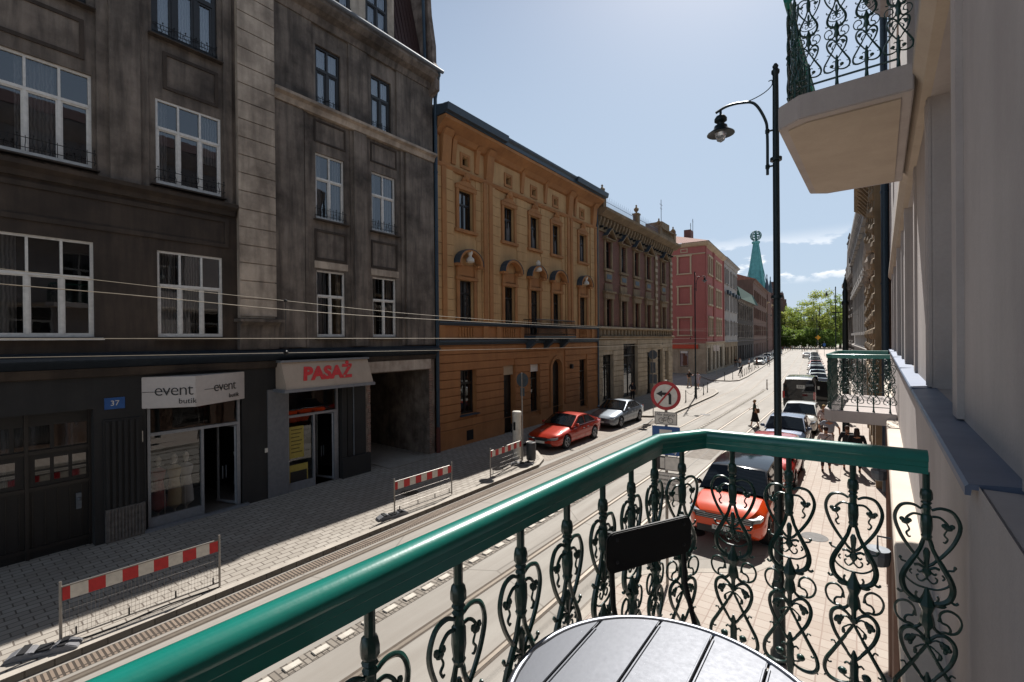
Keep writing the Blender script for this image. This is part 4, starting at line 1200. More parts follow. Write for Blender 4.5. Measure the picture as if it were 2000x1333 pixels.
for h, cols in zip(HG, (2, 2, 2, 2, 1)): window(C, *h, -.25, cols, .78, 'dark_frame', 'dglass', room=False)
# roof parapet posts, urns and iron spikes
for s, big in ((31.9, 1), (38.6, 1), (44.3, 1), (48.6, 1)):
    m = MB(); m.box(.1, .55, s - .24, s + .24, 15.1, 16.0); m.box(.05, .6, s - .3, s + .3, 16.0, 16.12)
    m.lathe([(.12, 16.12), (.07, 16.25), (.2, 16.4), (.22, 16.55), (.1, 16.65), (.05, 16.75), (.09, 16.82), (.02, 16.9)], 10, (.32, s, 0))
    m.build('roof_urn', M['sand'], C)
m = MB()
for a, b in ((32.2, 38.3), (38.9, 44.0)):
    for z in (15.3, 15.75): m.tube([(.32, a, z), (.32, b, z)], .02, 5)
    n = int((b - a) / .2)
    for k in range(n + 1):
        s = a + (b - a) * k / n; m.tube([(.32, s, 15.15), (.32, s, 16.0 + .2 * (k % 2))], [.016, .006], 5)
m.build('roof_railing', paint('blue_iron', '3b5d7c', .5), C)
m = MB(); m.box(-.5, .5, 44.7, 48.3, 15.1, 15.5)
for k in range(9): m.lathe([(.1, 15.5), (.13, 15.6), (.06, 15.8), (.1, 16.0)], 6, (.32, 44.8 + k * .42, 0))
m.box(.15, .5, 44.5, 48.4, 16.0, 16.15); m.box(-1.5, .2, 45.6, 47.8, 15.5, 16.9); m.build('attic_block', M['sand'], C)
m = MB(); m.tube([(-.3, 46.8, 16.9), (-.3, 46.8, 19.4)], .03, 5); m.tube([(-.3, 46.4, 18.9), (-.3, 47.2, 18.9)], .02, 5); m.tube([(-.3, 46.5, 18.5), (-.3, 47.1, 18.5)], .02, 5); m.build('antenna', M['zinc'], C)
# corner balcony towards the side street
m = MB(); m.prism([(-2.4, 5.1), (-.2, 5.1), (-.2, 5.3), (-2.4, 5.3)], 'y', C1, C1 + 1.1)
for x in (-2.2, -.5): m.prism([(x, 4.5), (x + .15, 4.5), (x + .15, 5.1), (x, 5.1)], 'y', C1, C1 + .7)
bb = m.build('balcony', M['sand'], C)
m = MB()
for z in (5.4, 6.2): m.tube([(-2.35, C1 + .05, z), (-2.35, C1 + 1.05, z), (-.25, C1 + 1.05, z), (-.25, C1 + .05, z)], .02, 5)
for k in range(14):
    x = -2.35 + 2.1 * k / 13; m.tube([(x, C1 + 1.05, 5.3), (x, C1 + 1.12, 5.7), (x, C1 + 1.05, 6.2)], .014, 5)
for k in range(6): m.tube([(-.25, C1 + .1 + k * .18, 5.3), (-.18, C1 + .1 + k * .18, 5.7), (-.25, C1 + .1 + k * .18, 6.2)], .014, 5)
m.build('railing', M['iron'], bb)
# ------------------------------------------------------------------ D.. houses beyond the side street (street bends 3.8 degrees left)
BEND = R(3.8)
FO = Vector((-17.3, 69.4, 0)); FU = Vector((-math.sin(BEND), math.cos(BEND), 0))
def far_root(s, label, cat='building', name='town_house', off=0):
    p = FO + FU * s
    return empty(name, p, BEND, label, cat)
def simple_house(root, s1, ztop, floors, cols, wallm, trim, groundm, glass='dglass', ground_z=4.5, roofm='slate', ww=.55, depth=12, gcols=None, eave=.6, roofh=2.5, sd=.12):
    H = []
    for z0, z1 in floors:
        H += [(c - ww, c + ww, z0, z1) for c in cols]
    G = [(c - .8, c + .8, .4, 3.6) for c in (gcols or cols)]
    m = MB(); m.wall(0, s1, ground_z, ztop, H, 0, .25); m.quad((0, 0, ground_z), (-depth, 0, ground_z), (-depth, 0, ztop), (0, 0, ztop)); m.quad((0, s1, 0), (-depth, s1, 0), (-depth, s1, ztop), (0, s1, ztop))
    m.build('wall', M[wallm], root)
    m = MB(); m.wall(0, s1, 0, ground_z, G, .03, .3); m.quad((.03, 0, 0), (-depth, 0, 0), (-depth, 0, ground_z), (.03, 0, ground_z)); m.build('wall', M[groundm], root)
    m = MB()
    for z in (ground_z, ): moulding(m, 0, s1, [(0, z - .1), (.2, z), (.2, z + .12), (0, z + .2)])
    moulding(m, 0, s1, [(0, ztop - .9), (.12, ztop - .85), (.2, ztop - .4), (eave, ztop - .15), (eave, ztop), (0, ztop)])
    m.build('cornice', M[trim], root)
    m = MB(); m.prism([(eave + .05, ztop), (-depth / 2, ztop + roofh), (-depth, ztop), (-depth, ztop - .05), (eave + .05, ztop - .05)], 'y', 0, s1); m.build('roof', M[roofm], root)
    for h in H:
        w = window(root, *h, -.15, 2, .66, 'white_frame' if trim != 'slate' else 'dark_frame', glass, room=False, sash=False, fw=.08)
        m = MB(); c = (h[0] + h[1]) / 2
        for sg in (-1, 1): m.box(0, sd, c + sg * (ww + .1) - .1, c + sg * (ww + .1) + .1, h[2], h[3])
        m.box(0, sd + .08, c - ww - .25, c + ww + .25, h[3], h[3] + .22); m.box(0, sd + .05, c - ww - .22, c + ww + .22, h[2] - .16, h[2])
        m.build('surround', M[trim], w)
    for h in G: window(root, *h, -.2, 1, .8, 'dark_frame', 'dglass', room=False, sash=False, fw=.1)
D = far_root(0, 'pink corner town house with cream window frames and a clay tile roof')
TF = lambda p: (-p[1], -p[0], p[2])          # frontal wall: outwards = -y, runs along -x
FN = [(2.1, 3.7, 14.75, 17.2), (2.1, 3.7, 10.3, 12.75), (2.1, 3.7, 5.75, 8.2), (8.1, 9.7, 14.75, 17.2), (8.1, 9.7, 10.3, 12.75), (8.1, 9.7, 5.75, 8.2)]
m = MB(TF); m.wall(0, 14, 4.5, 18.6, FN, 0, .12)
for h in FN: m.quad((-.12, h[0], h[2]), (-.12, h[1], h[2]), (-.12, h[1], h[3]), (-.12, h[0], h[3]))
m.build('wall', M['pink'], D)
m = MB(TF); m.wall(0, 14, 0, 4.5, [(2.4, 3.6, 1.1, 3.4)], .04, .3); m.courses(0.02, 14, .5, 4.2, .45, [(2.2, 3.8, .8, 3.6)], .04, .1, .05); m.build('wall', M['sand_light'], D)
window(D, 2.4, 3.6, 1.1, 3.4, -.1, 1, .85, 'dark_frame', 'dglass2', room=False, T=TF, sash=False)
m = MB(TF)
for h in FN:
    c = (h[0] + h[1]) / 2
    m.box(0, .08, h[0] - .22, h[0], h[2], h[3]); m.box(0, .08, h[1], h[1] + .22, h[2], h[3]); m.box(0, .12, h[0] - .3, h[1] + .3, h[3], h[3] + .22); m.box(0, .12, h[0] - .3, h[1] + .3, h[2] - .18, h[2])
panel_frame(m, 2.4, 3.4, 17.75, 18.35, 0, .12, .06)
moulding(m, 0, 14, [(0, 17.35), (.12, 17.4), (.12, 17.5), (0, 17.55)]); moulding(m, -.5, 14, [(0, 18.5), (.25, 18.6), (.5, 18.9), (.5, 19.05), (0, 19.1)])
m.build('window_frames', M['cream'], D)
m = MB(TF); m.box(.1, .3, 1.0, 9.0, 3.75, 4.35); m.build('awning_band', paint('orange_red_fascia', 'c2492c', .5), D)
m = MB(TF); m.box(.02, .05, 2.5, 3.5, 3.05, 3.38); m.build('sign_panel', M['sign_white'], D)
dfl = [(14.75, 17.2), (10.3, 12.75), (5.75, 8.2)]
H = [(c - .55, c + .55, *z) for z in dfl for c in (2.6, 4.4, 8.6, 10.6, 12.6)]
m = MB(); m.wall(0, 16.2, 4.5, 18.6, H, 0, .25)
for s in (.1, 6.0, 6.9, 15.6): m.box(0, .15, s, s + .5, 4.6, 18.4)
m.build('wall', M['pink'], D)
m = MB(); G = [(1.2, 3.2, .4, 3.8), (5, 6.6, .4, 3.8), (8, 10, .4, 3.8), (11.5, 14, .4, 3.8)]; m.wall(0, 16.2, 0, 4.5, G, .04, .3); m.courses(0.02, 16.2, .5, 4.2, .45, G, .04, .1, .05); m.build('wall', M['sand_light'], D)
for h in H:
    w = window(D, *h, -.15, 2, .66, 'white_frame', 'dglass2', room=False, sash=False, fw=.09)
    m = MB(); c = (h[0] + h[1]) / 2
    for sg in (-1, 1): m.box(0, .14, c + sg * .68 - .13, c + sg * .68 + .13, h[2], h[3])
    m.box(0, .2, c - .85, c + .85, h[3], h[3] + .3); m.box(0, .2, c - .85, c + .85, h[2] - .25, h[2]); m.build('surround', M['cream'], w)
for h in G: window(D, *h, -.2, 2, .8, 'dark_frame', 'dglass', room=False, sash=False)
m = MB(); moulding(m, 0, 16.2, [(0, 18.4), (.25, 18.6), (.55, 18.9), (.55, 19.05), (0, 19.1)]); moulding(m, 0, 16.2, [(0.04, 4.4), (.25, 4.5), (.25, 4.65), (0, 4.7)]); m.build('cornice', M['cream'], D)
m = MB(); m.add([(.6, -.6, 19.08), (.6, 16.2, 19.08), (-6, 16.2, 21.6), (-6, 5, 21.6), (-14, -.6, 19.08), (-14, 5, 21.6)], [(0, 1, 2, 3), (0, 3, 5, 4)]); m.build('roof', M['tile'], D)
m = MB(); m.box(-4, -3, 5, 7, 20, 22.2); m.box(-5.5, -4.8, 2.5, 3.2, 20, 21.8); m.build('chimney', M['red_brick'], D)
for k in range(2):
    m = MB(); s = 6 + k * 1.6; m.tube([(-3.2, s, 21), (-3.2, s, 23.4 + k)], .04, 5); m.tube([(-3.2, s - .4, 23 + k), (-3.2, s + .4, 23 + k)], .03, 4); m.build('antenna', M['iron'], D)
E_ = far_root(16.3, 'pale grey town house with iron balconies beyond the pink corner house')
simple_house(E_, 17.2, 19.2, [(14.9, 17.3), (10.2, 12.9), (5.8, 8.2)], [1.8, 4.2, 8.6, 12.5, 15], 'white_render', 'white_render', 'sand', sd=.2)
m = MB()
for c in (1.8, 4.2, 8.6, 12.5, 15): m.box(.3, .7, c - .7, c + .7, 13.2, 13.6); m.blob((.5, c, 13.1), (.3, .5, .3), 6, 4)
m.build('hood_ornament', M['slate'], E_)
F_ = far_root(33.6, 'dark sooty house under green netting along its eaves')
simple_house(F_, 31, 13.6, [(9.4, 12.2), (5.4, 8)], [2, 4.6, 7.2, 9.8, 14, 18, 22, 26], 'grey_dark', 'grey', 'grey_dark', sd=.15)
m = MB(); m.quad((.75, .1, 13.2), (1.3, 30, 13.3), (.1, 30, 16.0), (.05, .1, 15.8)); m.quad((.75, .1, 13.2), (.05, .1, 15.8), (-1.5, .1, 15.8), (-1.5, .1, 13.2)); m.build('scaffold_net', M['net'], F_)
G_ = far_root(64.7, 'tall brown rendered house with a blank side wall')
simple_house(G_, 44, 20.5, [(15, 17.6), (10.5, 13), (6, 8.4)], [3, 7, 11, 15, 20, 26, 32, 38], 'brown_render', 'brown_render', 'brown_render', sd=.2, roofm='tile')
H_ = far_root(109, 'cream house wall showing between the brown house and the brick gables')
simple_house(H_, 22, 17.5, [(12.5, 15), (8, 10.4)], [4, 9, 14, 19], 'cream', 'cream', 'sand', sd=.2)
# neo-gothic brick block
I_ = far_root(131.5, 'dark red neo-gothic brick block with stepped gables and pinnacles', name='gothic_building')
simple_house(I_, 120, 17, [(12, 15), (7, 10)], [6 + 8 * k for k in range(14)], 'red_brick', 'red_brick', 'red_brick', ww=1.1, depth=16, sd=.3, roofm='slate', roofh=6)
m = MB()
for s, w2, h in ((10, 5, 11), (40, 4, 8), (75, 5, 12), (112, 6, 11)):
    pts = [(s - w2, 16.5), (s + w2, 16.5), (s + w2, 18.5), (s + w2 * .66, 18.5), (s + w2 * .66, 16.5 + h * .5), (s + w2 * .33, 16.5 + h * .5), (s + w2 * .33, 16.5 + h * .8), (s, 16.5 + h), (s - w2 * .33, 16.5 + h * .8), (s - w2 * .33, 16.5 + h * .5), (s - w2 * .66, 16.5 + h * .5), (s - w2 * .66, 18.5), (s - w2, 18.5)]
    m.prism(pts, 'x', -.8, .5)
m.build('gable', M['red_brick'], I_)
m = MB()
for s, h in ((4.5, 24), (15.5, 24), (35, 23), (68, 28), (82, 28), (104, 26), (119.5, 25)):
    m.box(-.2, .9, s - .5, s + .5, 0, h - 4); m.lathe([(.7, h - 4), (.8, h - 3.8), (.1, h), (.25, h + .2), (.02, h + .6)], 8, (.35, s, 0))
m.build('pinnacle', M['red_brick'], I_)
# green copper spire with a globe
T_ = empty('spire', (-28.5, 183, 0), 0, 'green copper spire carrying an openwork globe', 'tower')
k_ = 1.0
m = MB(); m.box(-4.2, 4.2, -4.2, 4.2, 0, 21); m.build('tower_body', M['red_brick'], T_)
m = MB(); m.lathe([(4.2, 21), (3.2, 23), (2.7, 25.5), (2.1, 30), (1.45, 34.5), (.85, 38.4), (1.3, 38.6), (1.35, 39.2), (.8, 39.5)], 8)
for j in range(8):
    th = 2 * math.pi * j / 8; m.tube([(3.9 * math.cos(th), 3.9 * math.sin(th), 21), (2.1 * math.cos(th), 2.1 * math.sin(th), 30), (.85 * math.cos(th), .85 * math.sin(th), 38.4)], .13, 4)
m.build('roof', paint('verdigris_copper', '5aa0a2', .7, .0, var=.2, scale=1), T_)
m = MB(); zc, rr = 41.3, 1.75
for j in range(4):
    th = math.pi * j / 4
    m.tube([(rr * math.cos(a) * math.cos(th), rr * math.cos(a) * math.sin(th), zc + rr * math.sin(a)) for a in [2 * math.pi * i / 20 for i in range(20)]], .13, 4, closed=True)
for h in (-.5, 0, .5):
    r2 = rr * math.cos(math.asin(h)); m.tube([(r2 * math.cos(a), r2 * math.sin(a), zc + rr * h) for a in [2 * math.pi * i / 20 for i in range(20)]], .15, 4, closed=True)
m.tube([(0, 0, 39), (0, 0, 43)], .2, 5)
m.build('globe', paint('dark_copper', '3a6f70', .6), T_)
m = MB()
for dx, dy in ((-3.9, -3.9), (3.9, -3.9), (3.9, 3.9)): m.lathe([(.7, 21), (.75, 22), (.1, 26), (.2, 26.3), (.05, 27)], 8, (dx, dy, 0))
m.build('pinnacle', M['slate'], T_)
# distant hill with a chapel above the park
mb = MB()
for i in range(30):
    x0, x1 = -420 + i * 20, -400 + i * 20
    h = lambda x: 38 * math.exp(-((x + 175) / 150) ** 2) + 5
    mb.add([(x0, 720, -1), (x1, 720, -1), (x1, 760, h(x1)), (x0, 760, h(x0)), (x1, 900, h(x1)), (x0, 900, h(x0))], [(0, 1, 2, 3), (3, 2, 4, 5)])
structure(mb.build('hill', M['leaf3']))
o = empty('church', (-175, 758, 42), 0, 'tiny chapel on the hill far beyond the park', 'church')
m = MB(); m.box(-9, 9, -4, 4, 0, 9); m.build('wall', M['white_render'], o); m = MB(); m.lathe([(7, 9), (6, 13), (2, 16), (.3, 24)], 8); m.build('roof', M['slate'], o)

# ------------------------------------------------------------------ trees of the park
def tree(x, y, h, w, label, leafs, seed, dens=1.0, group=None, low=.12):
    rnd = random.Random(seed)
    o = empty('park_tree', (x, y, 0), rnd.uniform(0, 6), label, 'tree')
    m = MB(); th = h * .42
    m.tube([(0, 0, 0), (.1, .05, th * .5), (.0, .1, th), (.2, 0, h * .8)], [h * .022, h * .017, h * .013, h * .004], 8)
    tips = []
    for k in range(12):
        a = k * 2.4 + rnd.uniform(-.4, .4); z = th * (.35 + .08 * k); L = w * rnd.uniform(.5, .9)
        e = Vector((math.cos(a) * L, math.sin(a) * L, min(h * .92, z + L * rnd.uniform(.3, .9))))
        mid = e * .5; mid.z = z + (e.z - z) * .4
        m.tube([(0, 0, z), tuple(mid), tuple(e)], [h * .009, h * .006, h * .002], 5); tips += [mid, e]
    m.build('trunk', M['bark'], o)
    c = MB(); cl = []
    for k in range(46):
        u = rnd.uniform(-1, 1); a = rnd.uniform(0, 6.28); rr = math.sqrt(1 - u * u * .8) * rnd.uniform(.4, 1.0)
        zc = h * (low + (1 - low) * .5) + u * h * (1 - low) * .46
        cl.append(Vector((math.cos(a) * rr * w, math.sin(a) * rr * w, zc)))
    for ctr in cl + tips:
        R_ = rnd.uniform(.17, .30) * w
        for i in range(int(70 * dens)):
            v = Vector((rnd.gauss(0, 1), rnd.gauss(0, 1), rnd.gauss(0, .8))); v = v.normalized() * R_ * rnd.uniform(.3, 1.05)
            q = ctr + v
            s = rnd.uniform(.22, .5)
            a = Vector((rnd.gauss(0, 1), rnd.gauss(0, 1), rnd.gauss(0, 1))).normalized(); b = a.cross(Vector((rnd.gauss(0, 1), rnd.gauss(0, 1), rnd.gauss(0, 1)))).normalized()
            c.add([tuple(q - a * s), tuple(q + b * s * .6), tuple(q + a * s), tuple(q - b * s * .6)], [(0, 1, 2, 3)])
    c.build('crown', M[leafs], o)
    return o
TL = [(-33, 285, 22, 8, 'leaf1', 'spring green park tree behind the gothic block corner'), (-27.5, 262, 19, 7, 'leaf2', 'yellow green park tree, leftmost at the end of the street'), (-20, 258, 22, 7.5, 'leaf1', 'broad spring green park tree in the middle of the street end'),
      (-13.5, 252, 26.5, 8, 'leaf2', 'tallest yellow green park tree at the street end'), (-6, 256, 25.5, 7.5, 'leaf1', 'tall spring green tree right of the tallest park tree'), (1.5, 250, 24, 7.5, 'leaf1', 'park tree partly hidden by the right-hand houses'),
      (-24, 300, 20, 9, 'leaf3', 'dark green park tree standing behind the row'), (-17, 240, 9, 5, 'leaf3', 'low dark park tree under the taller crowns'), (-10, 285, 22, 10, 'leaf3', 'darker park tree behind the tallest one'), (-30, 246, 11, 5, 'leaf3', 'low dark tree at the foot of the gothic block'),
      (-23.5, 243, 8.5, 5, 'leaf3', 'low dark tree left of the other low trees'), (-9.5, 238, 8, 5, 'leaf3', 'low dark tree on the right under the crowns'), (-2, 290, 20, 10, 'leaf3', 'dark tree at the back right of the park')]
for i, (x, y, h, w, lf, lb) in enumerate(TL): tree(x, y, h, w, lb, lf, 11 + i)
mb = MB(); mb.quad((-900, 232, -.03), (900, 232, -.03), (900, 1590, -.03), (-900, 1590, -.03)); structure(mb.build('park_lawn', M['leaf3']))
# ------------------------------------------------------------------ our own house and its neighbours on the right
RM = lambda p: (-p[0], p[1], p[2])
OB = empty('balcony_house', (0.125, 0, 0), R(-1.9), 'smooth greige house front with sheet-metal sills at the right edge, carrying the balconies', 'building')
OH = [(3.15, 4.72, 4.9, 7.11), (6.75, 8.6, 4.9, 7.11), (10.6, 12.3, 4.9, 7.11), (14.0, 15.6, 4.9, 7.11), (-.2, 1.1, 3.96, 7.0)]
OE = 19.3
def mr(): return MB(RM)
m = mr()
m.wall(-6, OE, 4.89, 7.3, OH, -.176, .42)
m.build('wall', M['our'], OB)
m = mr(); m.wall(-6, OE, 3.93, 4.89, [OH[4]], -.08, .3)
m.build('parapet_wall', M['our'], OB)
UH = [(5.0, 6.4, 7.3, 9.9), (9, 10.3, 8.2, 10.4), (12.5, 13.8, 8.2, 10.4), (16, 17.3, 8.2, 10.4), (1, 2.3, 8.2, 10.4)] + [(c - .7, c + .7, 12, 14.2) for c in (1.6, 5.6, 9.6, 13.2, 16.6)]
m = mr(); m.wall(-6, OE, 7.3, 16.3, UH, -.10, .3); m.build('wall', M['our'], OB)
m = mr()
moulding(m, -6, OE, [(-.176, 7.11), (-.12, 7.12), (-.06, 7.2), (-.06, 7.3), (-.1, 7.32), (-.2, 7.32)])
m.build('string_course', M['our_soffit'], OB)
m = mr(); moulding(m, -6, OE, [(-.1, 15.6), (.1, 15.7), (.4, 16.1), (.5, 16.3), (.5, 16.4), (-.1, 16.5)]); m.build('cornice', M['our'], OB)
m = mr(); m.prism([(.55, 16.4), (-5, 19), (-12, 19), (-12, 0), (-11.9, 0), (-11.9, 16)], 'y', -6, OE); m.prism([(-.3, 7.2), (-12, 7.2), (-12, 16.4), (-.3, 16.4)], 'y', OE - .05, OE); m.build('roof', M['roof_metal'], OB)
# sheet-metal sill: slopes slightly, folded lip, seams
m = mr()
for a, b in ((1.76, 4.68), (4.70, 7.6), (7.62, 11.5), (11.52, 15.4), (15.42, 19.2)):
    m.prism([(-.20, 4.905), (-.06, 4.893), (-.052, 4.885), (-.052, 4.862), (-.064, 4.862), (-.066, 4.878), (-.20, 4.885)], 'y', a, b)
    m.box(-.19, -.055, b - .006, b + .018, 4.893, 4.903)
m.build('sill', M['sill'], OB)
m = mr(); m.prism([(-.14, 3.93), (.055, 3.925), (.065, 3.91), (.065, 3.78), (.02, 3.70), (-.14, 3.70)], 'y', -6, OE); m.build('ledge', M['our_ledge'], OB)
# near jamb of the balcony door and pilaster strip
m = mr(); m.box(-.6, -.145, 1.12, 1.50, 3.96, 7.3); m.box(-.4, -.158, 1.50, 1.755, 4.892, 7.3); m.box(-.6, -.0815, 1.12, 1.759, 3.962, 4.886); m.build('pilaster', M['our'], OB, bevel=.006)
m = mr()
for a, b, d0, d1 in ((2.98, 3.15, -.18, -.150), (4.72, 4.95, -.18, -.158), (4.76, 4.80, -.18, -.150), (4.87, 4.91, -.18, -.150), (6.55, 6.75, -.18, -.155), (8.6, 8.85, -.18, -.14), (10.4, 10.6, -.18, -.15), (12.3, 12.55, -.18, -.13), (13.8, 14.0, -.18, -.15), (15.6, 15.85, -.18, -.13), (17.4, 17.9, -.18, -.12)):
    m.mark(); m.box(d0, d1, a, b, 4.91, 7.11)
m.build_parts('window_surround', M['our'], OB)
for a, b, c, d in OH[:4]: window(OB, a, b, c + .02, d, -.50, 2, .7, 'white_frame', 'dglass', room=False, T=RM)
m = mr(); m.box(-.66, -.6, -.2, 1.1, 3.97, 7.0); dd = m.build('balcony_door', M['white_frame'], OB)
for h in UH: window(OB, *h, -.38, 2, .7, 'white_frame', 'dglass2', room=False, T=RM)
# ground floor: shopfronts, pipes, cornice below the ledge
GH = [(2.5, 4.6, .3, 3.2), (6, 8.2, .12, 3.2), (9.6, 11.6, .3, 3.2), (13, 15.5, .3, 3.2), (16.6, 18.4, .12, 3.2)]
m = mr(); m.wall(-6, OE, 0.1, 3.72, GH, -.03, .3); m.build('wall', paint('brown_stone_base', '7d6656', .7, var=.2), OB)
for h in GH: window(OB, *h, -.22, 1, .8, 'dark_frame', 'dglass', room=False, T=RM, sash=False)
m = mr()
for s in (5.2, 9.0, 12.3): m.mark(); m.tube([(.02, s, 3.7), (.02, s, .15)], .045, 8)
m.build_parts('downpipe', paint('brown_pipe', '6a4a3a', .5), OB)
for s in (6.9, 11.0):
    m = mr(); m.lathe([(.05, 0), (.11, .03), (.13, .14), (.12, .2)], 12, (.17, s, 2.6)); m.tube([(-.03, s, 2.95), (.17, s, 2.95), (.17, s, 2.8)], .012, 5); m.build('wall_lamp', M['zinc'], OB)
m = mr(); m.tube([(.02, OE + .15, 16.4), (.02, OE + .15, .2)], .10, 12)
for z in (4, 7, 10, 13): m.lathe([(.12, z), (.12, z + .06)], 12, (.02, OE + .15, 0))
m.build('downpipe', M['pipe'], OB)
# balcony slabs, plus one unseen slab added for its shade
def slab(s0, s1, zt, th=.2, a=.86, b=.72, c=.26):
    m = mr()
    o_ = [(-.07, s0), (-.07, s1), (b, s1), (a, s1 - c), (a, s0 + c), (b, s0)]
    m.prism(o_, 'z', zt - th, zt)
    s = m.build('balcony_or_shade_slab', M['our'], OB, bevel=.008)
    m = mr(); i_ = [(-.0, s0 + .09), (-.0, s1 - .09), (b - .05, s1 - .09), (a - .07, s1 - c - .04), (a - .07, s0 + c + .04), (b - .05, s0 + .09)]
    m.prism(i_, 'z', zt - th - .012, zt - th + .001); m.build('soffit', M['our_soffit'], s)
    return s
slab(-1.6, 2.06, 3.96); slab(4.42, 6.94, 7.28, .2, .81, .645, .13); slab(9.75, 12.6, 4.02, .2, .93, .82, .2); slab(1.8, 8.35, 11.1, .22, 1.42, 1.3, .2)  # last slab: added above the view to shade the near wall
# ornate railings ---------------------------------------------------
def baluster_mb():
    m = MB()            # drawn in the plane y = 0; x across, z up from the slab
    def st(pts, r, n=5, sub=5, mirror=True):
        k = bez([(a, 0, b) for a, b in pts], sub)
        if hasattr(r, '__len__'):
            q = [r[0] + (r[1] - r[0]) * math.sin(math.pi * i / (len(k) - 1)) for i in range(len(k))]
        else: q = r
        m.tube(k, q, n)
        if mirror: m.tube([(-p.x, p.y, p.z) for p in k], q, n)
    core = [(.011, .905), (.011, .852), (.016, .848), (.019, .835), (.019, .82), (.013, .812), (.017, .806), (.011, .800), (.016, .793), (.012, .785), (.012, .77), (.017, .765), (.018, .73), (.014, .705), (.017, .70), (.012, .688)]
    m.lathe([(r_ * .86, h_) for r_, h_ in core], 8)
    # heart lobes crossing down to the palmette
    st([(.012, .785), (.04, .795), (.07, .785), (.086, .745), (.072, .695), (.045, .65), (.015, .615), (0, .603)], (.0042, .0062))
    # small inner scroll with leaf and tendril
    st([(.014, .765), (.035, .765), (.052, .75), (.056, .738)], .0042)
    m.blob((.056, 0, .735), (.013, .007, .009), 6, 4); m.blob((-.056, 0, .735), (.013, .007, .009), 6, 4)
    m.blob((.066, 0, .742), (.008, .005, .008), 6, 4); m.blob((-.066, 0, .742), (.008, .005, .008), 6, 4)
    m.blob((.046, 0, .741), (.008, .005, .008), 6, 4); m.blob((-.046, 0, .741), (.008, .005, .008), 6, 4)
    st([(.054, .73), (.046, .712), (.054, .70), (.048, .688), (.042, .69)], (.0022, .0035))
    # lyre
    st([(.006, .695), (.018, .655), (.042, .61), (.060, .575), (.067, .545), (.060, .515), (.042, .497), (.02, .49), (.0, .485)], (.0055, .0095))
    st([(.055, .603), (.068, .606), (.072, .614)], .0035); m.blob((.072, 0, .615), .006, 5, 4); m.blob((-.072, 0, .615), .006, 5, 4)
    st([(.068, .512), (.078, .505)], [.006, .001], sub=2) if False else st([(.06, .508), (.072, .502), (.08, .508)], .0045)
    # palmette
    m.lathe([(.003, .56), (.007, .585), (.006, .61), (.0085, .635), (.009, .65), (.004, .662)], 6)
    st([(.004, .595), (.02, .603), (.034, .60)], .0048); st([(.004, .59), (.018, .58), (.026, .585)], .0035)
    m.blob((0, 0, .585), (.012, .009, .016), 6, 5)
    # bowl arc with curls
    st([(0, .532), (.03, .536), (.055, .553), (.06, .572)], .0034)
    st([(0, .565), (.012, .552), (.024, .556), (.027, .567), (.02, .572)], .003)
    st([(.04, .568), (.046, .575), (.04, .584)], .003)
    # node
    m.lathe([(.004, .535), (.011, .51), (.02, .49), (.024, .48), (.018, .468), (.013, .455), (.017, .44), (.02, .42), (.008, .40), (.007, .375)], 8)
    m.blob((.03, 0, .487), (.022, .009, .010), 6, 4); m.blob((-.03, 0, .487), (.022, .009, .010), 6, 4)
    st([(.025, .49), (.03, .505), (.026, .515)], .004)
    # side loops
    st([(.03, .435), (.036, .462), (.055, .476), (.078, .468), (.088, .445), (.080, .418), (.062, .405), (.045, .405), (.03, .398)], .0042)
    st([(.033, .45), (.038, .435), (.053, .43), (.06, .418), (.058, .408)], .0038)
    st([(.012, .425), (.02, .408), (.035, .398)], .006)
    # lower hearts
    st([(.002, .365), (.02, .385), (.045, .395), (.066, .38), (.072, .352), (.062, .315), (.045, .285), (.02, .25), (0, .225)], (.0045, .0072))
    for sx in (1, -1):
        m.blob((sx * .047, 0, .358), (.014, .006, .013), 6, 4); m.blob((sx * .038, 0, .366), (.009, .005, .009), 5, 4); m.blob((sx * .056, 0, .352), (.009, .005, .009), 5, 4); m.blob((sx * .046, 0, .345), (.008, .005, .010), 5, 4)
        m.blob((sx * .033, 0, .322), (.007, .004, .012), 5, 4)
    st([(.004, .36), (.02, .372), (.038, .37)], .0035); st([(.006, .35), (.022, .34), (.032, .33), (.028, .312), (.022, .305)], .003)
    m.blob((0, 0, .365), (.013, .01, .013), 6, 4)
    st([(0, .352), (.014, .325), (.038, .285), (.068, .235), (.088, .2), (.093, .168), (.08, .145), (.055, .137), (.03, .14), (.01, .148)], (.0045, .0075))
    st([(.055, .262), (.062, .275), (.072, .272)], .003); st([(.088, .205), (.078, .195), (.07, .198)], .003); st([(.085, .15), (.094, .142)], .003)
    # finial, bulbs and foot
    m.lathe([(.003, .262), (.009, .245), (.007, .232), (.013, .215), (.012, .18), (.015, .15), (.011, .13), (.009, .09), (.012, .05), (.014, .02), (.02, .012), (.021, 0)], 8)
    st([(.006, .205), (.02, .215), (.03, .208)], .0035)
    m.blob((.036, 0, .18), (.016, .013, .012), 8, 6); m.blob((-.036, 0, .18), (.016, .013, .012), 8, 6)
    st([(.012, .16), (.03, .165), (.04, .175)], .003)
    m.v = [(v_[0] * (.91 if abs(v_[0]) > .02 else 1), v_[1], v_[2]) for v_ in m.v]
    return m
BAL = None
